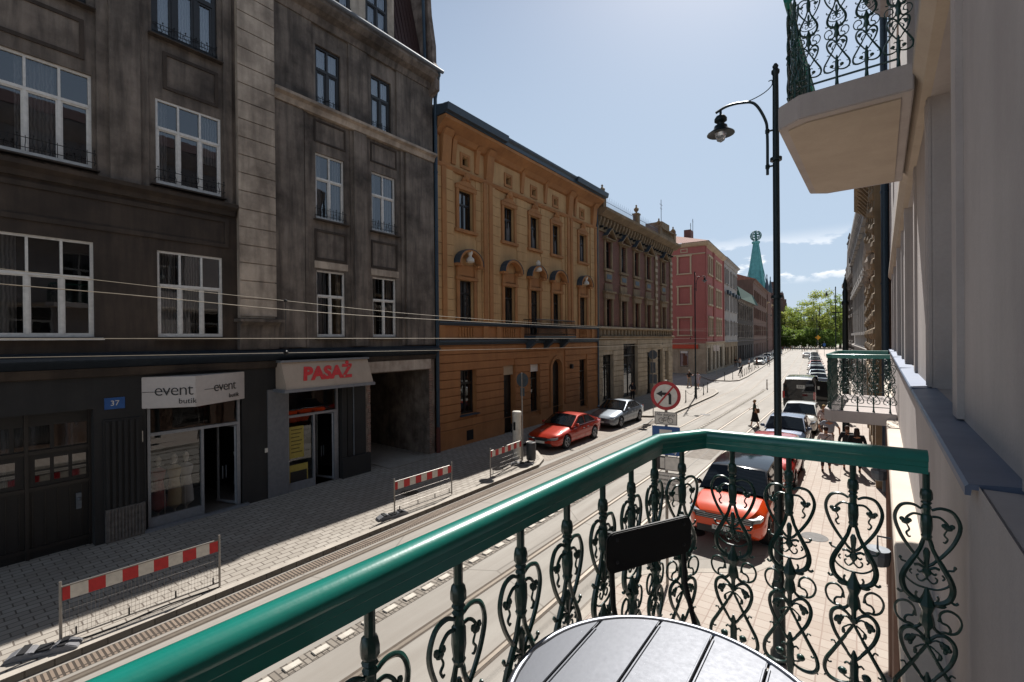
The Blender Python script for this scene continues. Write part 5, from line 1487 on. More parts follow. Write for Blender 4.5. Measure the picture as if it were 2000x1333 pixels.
def railing(origin, s0, s1, zt, label, name='balcony_railing', a=.79, b=.68, w=.21, skew=0.0, zs=1.0):
    """handrail runs wall > corner > chamfer > front > chamfer > wall"""
    global BAL
    o = empty(name, (0.125, 0, 0), R(-1.9), label, 'railing')
    if zs != 1: o.scale = (1, 1, zs); o.location.z = zt * (1 - zs)
    path = [(-.012, s1), (-b, s1 - skew), (-a, s1 - skew - w), (-a, s0 + w), (-b, s0), (-.012, s0)]
    def rail(off_z, prof, nm, mat, smooth=True):
        m = MB(); n = len(prof); k = len(path); vs = []
        for i, p in enumerate(path):
            P = Vector(p); A0 = Vector(path[max(i - 1, 0)]); A1 = Vector(path[min(i + 1, k - 1)])
            d0 = (P - A0).normalized() if i > 0 else (A1 - P).normalized()
            d1 = (A1 - P).normalized() if i < k - 1 else d0
            t = (d0 + d1).normalized(); nn = Vector((-t.y, t.x)); sc = 1 / max(.5, math.sqrt((1 + d0.dot(d1)) / 2))
            for u, v in prof: vs.append((P.x + nn.x * u * sc, P.y + nn.y * u * sc, zt + off_z + v))
        fs = []
        for i in range(k - 1):
            for j in range(n):
                j2 = (j + 1) % n; fs.append((i * n + j, i * n + j2, (i + 1) * n + j2, (i + 1) * n + j))
        fs += [tuple(range(n)), tuple(range((k - 1) * n, k * n))[::-1]]
        m.add(vs, fs)
        ob = m.build(nm, mat, o)
        if smooth:
            ob.data.polygons.foreach_set('use_smooth', [True] * len(ob.data.polygons)); ob.data.set_sharp_from_angle(angle=R(28))
        return ob
    prof = [(.027 * math.sin(th), -.025 + .025 * math.cos(th)) for th in [(-110 + 220 * i / 16) * math.pi / 180 for i in range(17)]]
    rail(.975, prof[::-1], 'handrail', M['rail'])
    rail(.975, [(-.020, -.032), (.020, -.032), (.0205, -.050), (.018, -.053), (.018, -.074), (-.018, -.074), (-.018, -.053), (-.0205, -.050)], 'rail_strip', M['rail'], False)
    rail(.085, [(-.006, -.006), (.006, -.006), (.006, .006), (-.006, .006)], 'bottom_bar', M['rail2'], False)
    pos = []
    for k in range(4):
        x = -.015 - .188 * k * (1.15 if b > .75 else 1)
        pos.append((x, s1 + x / b * skew, 0)); pos.append((x, s0, 0))
    cx_ = -(a + b) / 2; pos.append((cx_, s1 - skew - w / 2, R(62))); pos.append((cx_, s0 + w / 2, -R(62)))
    n = round((s1 - s0 - 2 * w - .18) / .205)
    for k in range(n + 1): pos.append((-a, s1 - w - .09 - k * (s1 - s0 - 2 * w - .18) / n, R(90)))
    for x, y, rz in pos:
        if BAL is None:
            BAL = baluster_mb().build('baluster', M['rail2'], None, smooth=True)
            q = BAL
        else:
            q = BAL.copy(); COL.objects.link(q)
        q.parent = o; q.location = (x, y, zt); q.rotation_euler = (0, 0, rz)
    return o
railing(None, -1.5, 1.972, 3.96, 'glossy sea green wrought iron railing of the near balcony, in front of the table', skew=.055)
railing(None, 4.49, 6.87, 7.28, 'sea green wrought iron railing of the upper balcony at the top right', a=.75, b=.62, w=.13)
railing(None, 9.85, 12.5, 4.02, 'green wrought iron railing of the small balcony further along, by the black van', a=.88, b=.79, w=.16)


# neighbours further down the right side -----------------------------
def right_root(y, x, rz, label, cat='building', name='town_house'): return empty(name, (x, y, 0), rz, label, cat)
def right_house(o, s1, zt, floors, cols, wallm, trim, eave, groundm, ww=.55, glass='dglass'):
    H = [(c - ww, c + ww, *z) for z in floors for c in cols]
    m = mr(); m.wall(0, s1, 0, zt, H, 0, .3); m.quad((0, 0, 0), (-12, 0, 0), (-12, 0, zt), (0, 0, zt)); m.quad((0, s1, 0), (-12, s1, 0), (-12, s1, zt), (0, s1, zt)); m.build('wall', M[wallm], o)
    m = mr(); moulding(m, 0, s1, [(0, zt - 1.4), (.15, zt - 1.3), (.2, zt - .8), (eave, zt - .4), (eave, zt - .1), (0, zt)]); moulding(m, 0, s1, [(0, 4.2), (.2, 4.3), (.25, 4.5), (0, 4.6)])
    for s in range(int(s1 / .8)): m.prism([(.1, zt - 1.2), (.2, zt - 1.2), (eave - .1, zt - .45), (.1, zt - .45)], 'y', s * .8 + .2, s * .8 + .4)
    m.build('cornice', M[trim], o)
    m = mr(); m.prism([(eave, zt - .08), (-6, zt + 3), (-12, zt)], 'y', 0, s1); m.build('roof', M['slate'], o)
    for h in H:
        w = window(o, *h, -.15, 2, .66, 'white_frame', glass, room=False, T=RM, sash=False)
        m = mr(); c = (h[0] + h[1]) / 2
        for sg in (-1, 1): m.box(0, .16, c + sg * (ww + .12) - .12, c + sg * (ww + .12) + .12, h[2], h[3])
        m.box(0, .35, c - ww - .3, c + ww + .3, h[3], h[3] + .3); m.box(0, .3, c - ww - .25, c + ww + .25, h[2] - .2, h[2]); m.build('surround', M[trim], w)
J = right_root(19.7, .80, R(.2), 'old brown stone-trimmed house next to the blue-grey downpipe on the right')
right_house(J, 14, 13.0, [(9.2, 11.2), (5.6, 7.8), (1, 3.6)], [2, 4.8, 7.6, 10.4, 12.8], 'brown_render', 'sand', .85, 'sand')
m = mr()
for s in (.3, 3.3, 6.2, 9.1, 13.3):
    m.box(0, .3, s, s + .6, .1, 11.6)
    for k in range(11): m.blob((.3, s + .3, 4.8 + k * .6), (.12, .28, .22), 6, 4)
m.build('carved_pilasters', M['sand'], J)
m = mr(); m.prism([(0, 8.4), (.5, 8.5), (.55, 8.75), (0, 8.8)], 'y', 2, 8); 
for k in range(12): m.blob((.35, 2.4 + k * .5, 8.1 - .1 * (k % 3)), (.2, .3, .35), 6, 4, .2)
m.build('carved_frieze', M['grey_light'], J)
K = right_root(34.0, .72, R(2.2), 'pale grey house with tall white window frames on the right side')
right_house(K, 24, 14.0, [(9.6, 12.3), (5.6, 8.9), (1, 3.6)], [1.6, 4.1, 6.6, 9.1, 11.6, 14.1, 16.6, 19.1, 21.6], 'white_render', 'white_render', .55, 'cream', .7)
L_ = right_root(58.3, .05, R(3.8), 'dark brick house with a pinnacle and ornate gable on the right side')
right_house(L_, 17, 12.2, [(8.4, 10.6), (4.9, 7.4), (1, 3.6)], [2.5, 6, 9.5, 13], 'grey_dark', 'grey', .5, 'grey_dark', .7)
m = mr(); pts = [(4, 11.9), (13, 11.9), (13, 12.6), (12, 12.9), (10.5, 13.6), (9.6, 14.8), (8.5, 15.4), (7.4, 14.8), (6.5, 13.6), (5, 12.9), (4, 12.6)]
m.prism(pts, 'x', -.4, .3)
for s, h in ((8.5, 17.4), (3.8, 14.2), (13.2, 14.2), (.4, 13.4)): m.lathe([(.22, 11.8), (.22, h - 1.4), (.32, h - 1.3), (.12, h - .8), (.2, h - .6), (.03, h)], 8, (.1, s, 0))
m.build('gable', M['grey'], L_)
# ------------------------------------------------------------------ cars (front towards -y, origin on the ground)
def carpaint(name, c, rough=.3, metal=.15):
    m, n, b = newmat(name)
    v = coord(n)
    L = lin(c)
    n.links.new(mixc(n, ramp(n, noise(n, v, 1.2, 4, .6), .3, .8), L, tuple(x * .88 for x in L[:3])), b.inputs["Base Color"])
    b.inputs["Metallic"].default_value = metal; b.inputs["Roughness"].default_value = rough + .1; b.inputs["Specular IOR Level"].default_value = .12
    b.inputs["Coat Weight"].default_value = .9; b.inputs["Coat Roughness"].default_value = .03
    return m
CP = dict(red=carpaint('orange_red_car_paint', 'a8280f'), darkred=carpaint('deep_red_car_paint', '97130f'), orange=carpaint('tomato_car_paint', 'd8440a', metal=.0), silver=carpaint('silver_car_paint', '7a828b', metal=.5),
          white=carpaint('white_car_paint', 'cfcfca', metal=0), blue=carpaint('steel_blue_car_paint', '48566e'), black=carpaint('black_car_paint', '15161a', metal=.1), grey=carpaint('grey_car_paint', '5b5f66'))
M['tyre'] = paint('tyre_rubber', '17171a', .85)
M['rim'] = paint('alloy_rim', '9b9ea3', .3, .85)
M['rimdark'] = paint('dark_alloy_rim', '2c2d30', .35, .6)
M['carglass'] = darkglass('car_glass', '0b0e12', '3a444c', .35, 1.1)
M['trim'] = paint('black_car_trim', '101114', .45)
M['headlight'] = paint('headlight_glass', '6a7076', .12, .2, coat=.8)
M['taillight'] = paint('tail_light_red', 'b5140e', .15, coat=.8)
M['numplate'] = paint('number_plate_white', 'd6d6d0', .4)

def interp(tab, y):
    if y <= tab[0][0]: return tab[0][1:]
    for a, b in zip(tab, tab[1:]):
        if y <= b[0]:
            t = (y - a[0]) / (b[0] - a[0]); t = t * t * (3 - 2 * t) * .5 + t * .5
            return tuple(p + (q - p) * t for p, q in zip(a[1:], b[1:]))
    return tab[-1][1:]
def build_car(name, L, Wd, body, green, wheels, wr, paintm, roofm=None, label='', group=None, rim='rim', van=False, wide=False, plate='KR 7T251', cat='car', facing=1):
    """body: (y, halfwidth, zbottom, zshoulder, ztop); green: side outline of the cabin [(y,z)] A-base, roof front, roof rear, C-base"""
    o = empty(name, (0, 0, 0), 0, label, cat, group)
    ys = [-L / 2 + L * i / 30 for i in range(31)]
    m = MB(); sec = []
    for y in ys:
        w, zb, zs, zt = interp(body, y)
        s = [(0, zb), (w * .7, zb), (w * .93, zb + .05), (w * .985, zb + .16), (w, (zb + zs) / 2), (w * .985, zs - .06), (w * .93, zs + .02), (w * .8, zt - .03), (w * .5, zt - .004), (0, zt)]
        ring = [(x, y, z) for x, z in s] + [(-x, y, z) for x, z in s[-2:0:-1]]
        sec.append(ring)
    n = len(sec[0]); vs = [p for r in sec for p in r]; fs = []
    for i in range(len(sec) - 1):
        for j in range(n):
            j2 = (j + 1) % n; fs.append((i * n + j, i * n + j2, (i + 1) * n + j2, (i + 1) * n + j))
    fs += [tuple(range(n))[::-1], tuple(range((len(sec) - 1) * n, len(sec) * n))]
    m.add(vs, fs)
    bo = m.build('body', paintm, o, smooth=True)
    # cut the wheel arches
    cut = MB()
    for wy in wheels:
        for sx in (-1, 1): cut.lathe([(wr + .07, sx * (Wd / 2 + .1)), (wr + .07, sx * (Wd / 2 - .30))], 28, (0, wy, wr + .01), 'x')
    co = cut.build('cutter', M['trim']); 
    bm = bmesh.new(); bm.from_mesh(co.data); bmesh.ops.recalc_face_normals(bm, faces=bm.faces); bm.to_mesh(co.data); bm.free()
    md = bo.modifiers.new('b', 'BOOLEAN'); md.object = co; md.operation = 'DIFFERENCE'; md.solver = 'EXACT'
    bpy.context.view_layer.update()
    me = bpy.data.meshes.new_from_object(bo.evaluated_get(bpy.context.evaluated_depsgraph_get()))
    bo.modifiers.clear(); bo.data = me
    me.materials.clear(); me.materials.append(paintm)
    me.polygons.foreach_set('use_smooth', [True] * len(me.polygons)); me.set_sharp_from_angle(angle=R(32))
    bpy.data.objects.remove(co)
    # cabin
    hb = interp(body, 0)[0]
    wb, wt = hb * (.94), hb * (.78 if not van else .88)
    (ya, za), (yb, zb_), (yc, zc), (yd, zd) = green
    yr = [yb + (yc - yb) * t for t in (0, .12, .35, .65, .88, 1)]
    def zr(y):
        t = (y - yb) / (yc - yb); base = zb_ + (zc - zb_) * t; return base + (.045 if not van else .01) * math.sin(math.pi * t)
    side = [(ya, za, wb)] + [(y, zr(y), wt) for y in yr] + [(yd, zd, wb)]
    k = MB(); ring = []
    for (y, z, w) in side:
        ring.append([(-w, y, z), (-w * .75, y - (.05 if y == yb else 0), z + .03), (0, y - (.07 if y == yb else 0), z + .045), (w * .75, y - (.05 if y == yb else 0), z + .03), (w, y, z)])
    zbl = (za + zd) / 2
    vs = [p for r in ring for p in r]; fs = []
    for i in range(len(ring) - 1):
        for j in range(4): fs.append((i * 5 + j, i * 5 + j + 1, (i + 1) * 5 + j + 1, (i + 1) * 5 + j))
    nb = len(vs); N = len(ring)
    for sgn, col_ in ((-1, 0), (1, 4)):
        b0 = len(vs)
        for (y, z, w) in side: vs.append((sgn * (wb if True else w), y if y not in (ya, yd) else y, min(z, zbl) if False else (za + (zd - za) * (y - ya) / (yd - ya)) - .02))
        for i in range(N - 1): fs.append((i * 5 + col_, (i + 1) * 5 + col_, b0 + i + 1, b0 + i))
    k.add(vs, fs)
    k.build('cabin', roofm or paintm, o, smooth=True)
    # glass panels, slightly proud of the cabin
    e = .012
    def lerp3(p, q, t): return tuple(a + (b - a) * t for a, b in zip(p, q))
    g = MB(); fr = [(-wb, ya, za), (wb, ya, za), (wt, yb, zb_), (-wt, yb, zb_)]
    def pane(quad, inset, off, nm):
        c = Vector([sum(p[i] for p in quad) / 4 for i in range(3)])
        q = [Vector(p) for p in quad]; nn = (q[1] - q[0]).cross(q[3] - q[0]).normalized()
        if nn.dot(c - Vector((0, (ya + yd) / 2, zbl))) < 0: nn = -nn
        q = [c + (p - c) * inset + nn * off for p in q]
        mb_ = MB(); h = [(a + b) / 2 + nn * off * 3 for a, b in ((q[0], q[1]), (q[2], q[3]))]
        mb_.add([tuple(q[0]), tuple(h[0]), tuple(q[1]), tuple(q[2]), tuple(h[1]), tuple(q[3])], [(0, 1, 4, 5), (1, 2, 3, 4)])
        return mb_.build(nm, M['carglass'], o, smooth=True)
    pane([(-wb, ya, za + .02), (wb, ya, za + .02), (wt, yb - .02, zb_ + .02), (-wt, yb - .02, zb_ + .02)], .95, .022, 'windscreen')
    if not van: pane([(-wb, yd, zd + .02), (wb, yd, zd + .02), (wt, yc, zc + .02), (-wt, yc, zc + .02)], .84, .02, 'rear_window')
    sidew = []
    mid = [yb + (yc - yb) * t for t in ((0.0, .47, .97) if not van else (0, .2, .21))]
    for sx in (-1, 1):
        zlow = za + .03; zh = zb_ - .045
        def P(y, z):
            t = (z - za) / (zb_ - za); return (sx * (wb + (wt - wb) * t + e), y, z)
        polys = [[(ya + .28, zlow), (mid[1] - .03, zlow), (mid[1] - .03, zh + .02), (yb + .05, zh)]]
        if not van: polys.append([(mid[1] + .03, zlow), (yc + (yd - yc) * .62, zlow + .02), (yc + .02, zh), (mid[1] + .03, zh + .02)])
        for pl in polys:
            mb_ = MB(); mb_.add([P(*q) for q in pl], [(0, 1, 2, 3)]); mb_.build('side_window', M['carglass'], o)
        ln = MB(); ln.tube([P(ya + .2, zlow - .03), P(yc + (yd - yc) * .6, zlow - .02)], .008, 4); ln.build('window_trim', M['chrome'] if not van else M['trim'], o)
    # door shut lines
    d = MB(); w0, zb0, zs0, zt0 = interp(body, 0)
    for sx in (-1, 1):
        for y in (ya + .42, mid[1], yc - .05):
            w1, a1, s1, t1 = interp(body, y); d.box(sx * w1 * .99 - .003, sx * w1 * .99 + .004 * sx + .003, y - .004, y + .004, a1 + .15, s1 - .02)
        for y in (mid[1] - .22, yc - .3):
            w1, a1, s1, t1 = interp(body, y); d.box(min(sx * w1 * .99, sx * (w1 + .03)), max(sx * w1 * .99, sx * (w1 + .03)), y - .09, y + .09, s1 - .14, s1 - .11)
    d.build('door_handles', M['trim'], o)
    # nose
    F = -L / 2; wf, zbf, zsf, ztf = interp(body, F + .06)
    wf2 = interp(body, F + .25)[0]
    q = MB(); gz0, gz1 = (zbf + .24, ztf - .1) if not wide else (ztf - .26, ztf - .12); gw = .56 if not wide else .9; q.prism([(-wf * gw * .93, gz0), (wf * gw * .93, gz0), (wf * gw, gz1), (-wf * gw, gz1)], 'y', F - .015, F + .05); gr = q.build('grille', M['trim'], o, bevel=.01)
    q = MB(); 
    for i in range(3): q.box(-wf * gw * .9, wf * gw * .9, F - .022, F - .012, gz0 + (i + .5) * (gz1 - gz0) / 3, gz0 + (i + .5) * (gz1 - gz0) / 3 + .012)
    q.build('slats', M['rim'], gr)
    q = MB(); q.box(-wf * .8, wf * .8, F - .012, F + .08, zbf + .03, zbf + (.15 if not wide else .2)); q.build('air_intake', M['trim'], o)
    for sx in (-1, 1):
        q = MB(); wn = interp(body, F)[0]
        z0, z1 = ztf - .21, ztf - .1
        st = [(wn * .62, F - .016, 0), (wn * 1.0, F - .006, .005), (interp(body, F + .09)[0] * .995 + .008, F + .09, .02), (interp(body, F + .24)[0] * .995 + .01, F + .24, .05)]
        vs_ = []
        for (hx, hy, dz) in st: vs_ += [(sx * hx, hy, z0 + dz + .02), (sx * hx, hy, z1 + dz), (sx * hx * .88, hy + .07, z1 + dz + .012), (sx * hx * .88, hy + .07, z0 + dz + .02)]
        q.add(vs_, [(i * 4 + j, i * 4 + (j + 1) % 4, (i + 1) * 4 + (j + 1) % 4, (i + 1) * 4 + j) for i in range(3) for j in range(4)] + [(0, 1, 2, 3), (12, 13, 14, 15)])
        q.build('headlight', M['headlight'], o)
    q = MB(); q.box(-.26, .26, F - .035, F - .02, zbf + .14, zbf + .25); pl = q.build('number_plate', M['numplate'], o)
    if wide: lettering('lettering', 'KR 7ET97', .1, (0, F - .037, zbf + .195), (1, 0, 0), (0, 0, 1), M['sign_black'], pl, .001)
    # tail
    B_ = L / 2; wr_, zbr, zsr, ztr = interp(body, B_ - .06)
    for sx in (-1, 1):
        q = MB(); a, b = sorted((sx * wr_ * .55, sx * wr_ * .99))
        if van: a, b = sorted((sx * wr_ * .86, sx * wr_ * 1.01)); q.box(a, b, B_ - .08, B_ + .012, 1.0, 1.5)
        else: q.box(a, b, B_ - .12, B_ + .012, ztr - .22, ztr - .07)
        q.build('tail_light', M['taillight'], o, bevel=.01)
    q = MB(); q.box(-.26, .26, B_ + .01, B_ + .025, zbr + .2, zbr + .31); q.build('number_plate', M['numplate'], o)
    # mirrors
    for sx in (-1, 1):
        q = MB(); x = sx * (wb + .12); q.blob((x, ya + .38, za + .08), (.11, .07, .075), 8, 6); q.tube([(sx * (wb - .02), ya + .42, za), (x, ya + .38, za + .04)], .02, 5); q.build('wing_mirror', roofm or paintm, o, smooth=True)
    # wheels
    for wy in wheels:
        for sx in (-1, 1):
            q = MB(); x = sx * (Wd / 2 - .115)
            q.lathe([(wr * .62, -.1), (wr * .95, -.11), (wr, -.08), (wr, .08), (wr * .95, .11), (wr * .62, .1)], 24, (x, wy, wr), 'x')
            wl = q.build('wheel', M['tyre'], o, smooth=True)
            q = MB(); f = sx * .085
            q.lathe([(wr * .66, 0), (wr * .62, .012)], 20, (x + f, wy, wr), 'x') if False else None
            for kk in range(5):
                th = 2 * math.pi * kk / 5 + .3
                for dt in (-.13, .13):
                    q.tube([(x + f * 1.2, wy + .05 * math.cos(th), wr + .05 * math.sin(th)), (x + f * 1.25, wy + wr * .64 * math.cos(th + dt), wr + wr * .64 * math.sin(th + dt))], .018, 5)
            q.tube([(x + f * 1.22, wy + wr * .66 * math.cos(t), wr + wr * .66 * math.sin(t)) for t in [2 * math.pi * i / 20 for i in range(20)]], .018, 5, closed=True)
            q.blob((x + f * 1.2, wy, wr), (.03, .055, .055), 8, 5)
            q.build('rim', M[rim], wl, smooth=True)
            q = MB(); q.lathe([(wr * .6, 0), (wr * .6, .01)], 18, (x + f * .8, wy, wr), 'x'); q.build('hub', M['trim'], wl)
    return o
sedan_body = [(-2.45, .62, .30, .55, .66), (-2.38, .78, .22, .62, .72), (-2.1, .89, .20, .70, .80), (-1.5, .925, .20, .78, .90), (-.9, .93, .20, .84, .98), (0, .93, .20, .88, .95), (1.2, .93, .20, .92, .97), (1.7, .92, .22, .93, 1.02), (2.2, .86, .26, .90, 1.03), (2.4, .78, .32, .82, .98), (2.45, .66, .38, .74, .88)]
sedan_green = [(-.95, .95), (-.05, 1.38), (.95, 1.36), (1.95, 1.0)]
suv_body = [(-2.2, .70, .36, .70, .88), (-2.12, .82, .28, .78, .95), (-1.8, .91, .26, .88, 1.03), (-1.2, .925, .26, .95, 1.10), (0, .93, .26, 1.0, 1.06), (1.4, .93, .26, 1.02, 1.08), (1.95, .90, .30, 1.02, 1.10), (2.15, .84, .36, .95, 1.05), (2.2, .74, .42, .85, .95)]
suv_green = [(-1.1, 1.07), (-.35, 1.58), (1.55, 1.58), (2.05, 1.08)]
hatch_body = [(-2.05, .66, .32, .60, .74), (-1.98, .78, .24, .68, .82), (-1.65, .87, .22, .78, .92), (-1.1, .89, .22, .86, 1.0), (0, .895, .22, .90, .98), (1.2, .89, .22, .93, 1.0), (1.8, .86, .26, .92, 1.02), (2.0, .80, .34, .85, .96), (2.05, .7, .4, .78, .88)]
hatch_green = [(-1.05, .98), (-.3, 1.45), (1.35, 1.43), (1.9, 1.02)]
sed = build_car('parked_car', 4.9, 1.86, sedan_body, sedan_green, (-1.45, 1.45), .335, CP['red'], None, 'orange-red sedan parked on the left by the litter bin', rim='rim', group='cars parked along the kerbs')
suv = build_car('parked_car', 4.4, 1.86, suv_body, suv_green, (-1.32, 1.32), .345, CP['orange'], paint('gloss_black_roof', '0c0e13', .09, .0, spec=.45, var=0), 'orange suv with black roof parked below the balcony railing', rim='rimdark', group='cars parked along the kerbs', wide=True)
hat = build_car('parked_car', 4.1, 1.8, hatch_body, hatch_green, (-1.25, 1.25), .32, CP['blue'], None, 'steel blue hatchback parked behind the lamp post', group='cars parked along the kerbs')
sed.location = (-12.08, 20.75, 0.008)
suv.location = (-2.72, 14.65, 0.005)
hat.location = (-2.72, 25.8, 0.005)
def put(src, x, y, col_, label, rz=0, grp='cars parked along the kerbs', extra=None):
    base = {sed: CP['red'], suv: CP['orange'], hat: CP['blue']}[src]
    c = clone(src, (x, y, .005), rz, label, swap=[(base, CP[col_])] + (extra or []))
    c['group'] = grp
    return c
blk_roof = bpy.data.materials['gloss_black_roof']
put(sed, -12.1, 27.15, 'silver', 'silver grey sedan parked behind the orange-red sedan')
put(hat, -2.6, 19.95, 'darkred', 'deep red hatchback parked between the orange suv and the blue hatchback')
put(hat, -2.6, 31.2, 'white', 'white hatchback parked in front of the black van')
# far parked rows
cols = ['grey', 'white', 'silver', 'black', 'white', 'silver', 'darkred', 'grey', 'white', 'black', 'silver', 'grey']
names = {'grey': 'grey', 'white': 'white', 'silver': 'silver', 'black': 'black', 'darkred': 'deep red', 'blue': 'steel blue'}
ordn = ['first', 'second', 'third', 'fourth', 'fifth', 'sixth', 'seventh', 'eighth', 'ninth', 'tenth', 'eleventh', 'twelfth', 'thirteenth', 'fourteenth', 'fifteenth']
yy = 51.5
for i in range(14):
    c = cols[i % 12]; src = (sed, hat, hat, suv, sed)[i % 5]
    put(src, bx(-2.75, yy), yy, c, '%s car parked %s beyond the black van in the right-hand row' % (names[c], ordn[i]), R(3.8), extra=[(blk_roof, CP[c])]); yy += 6.1
cols2 = ['white', 'silver', 'blue', 'white', 'grey', 'silver', 'white', 'black', 'white', 'silver', 'grey', 'white']
yy = 99.0
for i in range(11):
    c = cols2[i]; src = (hat, sed, sed, suv, hat)[i % 5]
    put(src, bx(-11.7, yy) , yy, c, '%s car, %s in the parked row at the far left kerb' % (names[c], ordn[i]), R(3.8), extra=[(blk_roof, CP[c])]); yy += 6.2
put(sed, bx(-4.3, 137), 137, 'white', 'white car driving away down the middle of the street', R(183.8), grp='cars driving')
# black van, rear towards us
van_body = [(-2.9, .72, .40, .85, 1.0), (-2.8, .86, .32, .95, 1.15), (-2.4, .96, .30, 1.1, 1.28), (-1.9, .985, .30, 1.2, 1.4), (-1.3, .99, .30, 1.35, 2.0), (-.9, .99, .30, 1.6, 2.42), (0, .99, .30, 2.0, 2.48), (2.4, .99, .32, 2.05, 2.48), (2.85, .98, .34, 2.0, 2.44), (2.9, .95, .38, 1.9, 2.36)]
van = build_car('parked_van', 5.8, 1.98, van_body, [(-2.1, 1.36), (-1.25, 2.3), (-.3, 2.42), (0.0, 2.38)], (-1.85, 1.75), .36, CP['black'], None, 'black delivery van parked on the right, seen from behind', van=True, cat='van', rim='rimdark')
q = MB(); q.box(-.004, .004, 2.9, 2.91, .5, 2.3)
for sx in (-1, 1):
    for z in (.75, 1.25, 1.55): q.box(min(sx * .1, sx * .8), max(sx * .1, sx * .8), 2.902, 2.91, z, z + .012)
    q.box(min(sx * .05, sx * .08), max(sx * .05, sx * .08), 2.9, 2.94, 1.05, 1.3)
q.build('rear_doors', M['trim'], van)
for x0, x1 in ((-.35, .12), ):
    q = MB(); q.box(x0, x1, 2.912, 2.92, 1.72, 1.96); pn = q.build('rear_panel', M['numplate'], van)
    lettering('lettering', 'ERE', .2, ((x0 + x1) / 2, 2.924, 1.84), (-1, 0, 0), (0, 0, 1), M['sign_black'], pn, .002)
q = MB(); q.prism([(-1.0, 2.9), (-1.04, 2.88), (-1.75, 3.45), (-1.71, 3.5)], 'z', .55, 2.3); od = q.build('open_door', CP['black'], van)
q = MB(); q.add([(-1.1, 2.99, 1.72), (-1.5, 3.31, 1.72), (-1.5, 3.31, 1.95), (-1.1, 2.99, 1.95)], [(0, 1, 2, 3)]); q.build('door_panel', M['numplate'], od)
van.location = (-3.25, 40.4, .005); van.rotation_euler.z = R(180)
# ------------------------------------------------------------------ street lamps
def street_lamp(x, y, label, rz=0, h=9.4, z=.12, scale=1.0):
    o = empty('street_lamp', (x, y, z), rz, label, 'street lamp')
    m = MB()
    m.lathe([(.13, 0), (.13, .12), (.092, .2), (.088, 1.1), (.105, 1.16), (.078, 1.3), (.066, 1.5), (.058, 3.4), (.072, 3.45), (.072, 3.55), (.054, 3.6), (.047, h - 1.0), (.042, h - .18), (.06, h - .15), (.06, h - .11), (.035, h - .08), (.045, h - .04), (.02, h)], 14)
    for zz in (1.45, 5.8, h - 1.55): m.lathe([(.085, zz), (.085, zz + .05)], 12)
    m.build('pole', M['lamp'], o, smooth=True)
    m = MB()
    top = h - .47
    m.tube(bez([(-.12, 0, h - 1.75), (-.12, 0, h - 1.1), (-.15, 0, h - .85), (-.30, 0, h - .55), (-.5, 0, top), (-.72, 0, top + .01), (-.9, 0, top - .05)], 6), .022, 7)
    for zz in (h - 1.62, h - 1.05): m.tube([(-.12, 0, zz), (0, 0, zz)], .015, 6); m.lathe([(.032, zz - .03), (.032, zz + .03)], 8, (-.12, 0, 0))
    m.tube(bez([(-.7, 0, top + .03), (-.45, 0, top - .01), (-.2, 0, top + .04), (-.06, 0, top + .13), (-.05, 0, top + .22), (-.10, 0, top + .22)], 5), .008, 5)
    m.build('arm', M['lamp'], o, smooth=True)
    m = MB(); c = (-.82, 0, 0); t = top - .06
    m.lathe([(.02, t + .03), (.02, t - .04), (.075, t - .07), (.10, t - .11), (.10, t - .15), (.06, t - .18), (.055, t - .2), (.10, t - .23), (.11, t - .27), (.13, t - .3), (.215, t - .36), (.22, t - .375), (.20, t - .37), (.10, t - .33)], 18, c)
    sh = m.build('lamp_shade', M['lamp'], o, smooth=True)
    m = MB(); m.lathe([(.09, t - .36), (.085, t - .42), (.06, t - .48), (.01, t - .51)], 14, c)
    mg, n, b = newmat('lamp_glass'); b.inputs["Base Color"].default_value = (.75, .8, .85, 1); b.inputs["Transmission Weight"].default_value = .85; b.inputs["Roughness"].default_value = .1
    m.build('bulb_glass', mg, sh, smooth=True)
    if scale != 1: o.scale = (scale,) * 3
    return o
street_lamp(-1.02, 8.45, 'dark green street lamp with a curved arm rising in front of the balcony railing', h=9.55)
street_lamp(-11.35, 42.0, 'dark street lamp at the corner by the side street, arm turned to the road', R(180), h=11.0, scale=1.0)
street_lamp(-1.85, 62.0, 'far street lamp above the right-hand parked cars', 0, h=10.7)
street_lamp(bx(-11.2, 110), 110, 'far street lamp in front of the brown house', R(180), h=10.5)
street_lamp(bx(-2.3, 120), 120, 'farthest street lamp before the park trees', 0, h=10)
o = empty('tram_pole', (-.42, 26.0, .12), 0, 'thick dark tram pole beside the small green balcony', 'pole')
m = MB(); m.lathe([(.2, 0), (.2, .3), (.14, .4), (.13, 3), (.15, 3.05), (.12, 3.2), (.105, 6.6), (.14, 6.65), (.14, 6.75), (.09, 6.85), (.11, 7.2), (.06, 7.4), (.09, 7.55), (.02, 7.9)], 14); m.build('pole', M['lamp'], o, smooth=True)
m = MB(); m.tube([(0, 0, 6.3), (-.5, 0, 6.3)], .03, 6); m.build('bracket', M['lamp'], o)

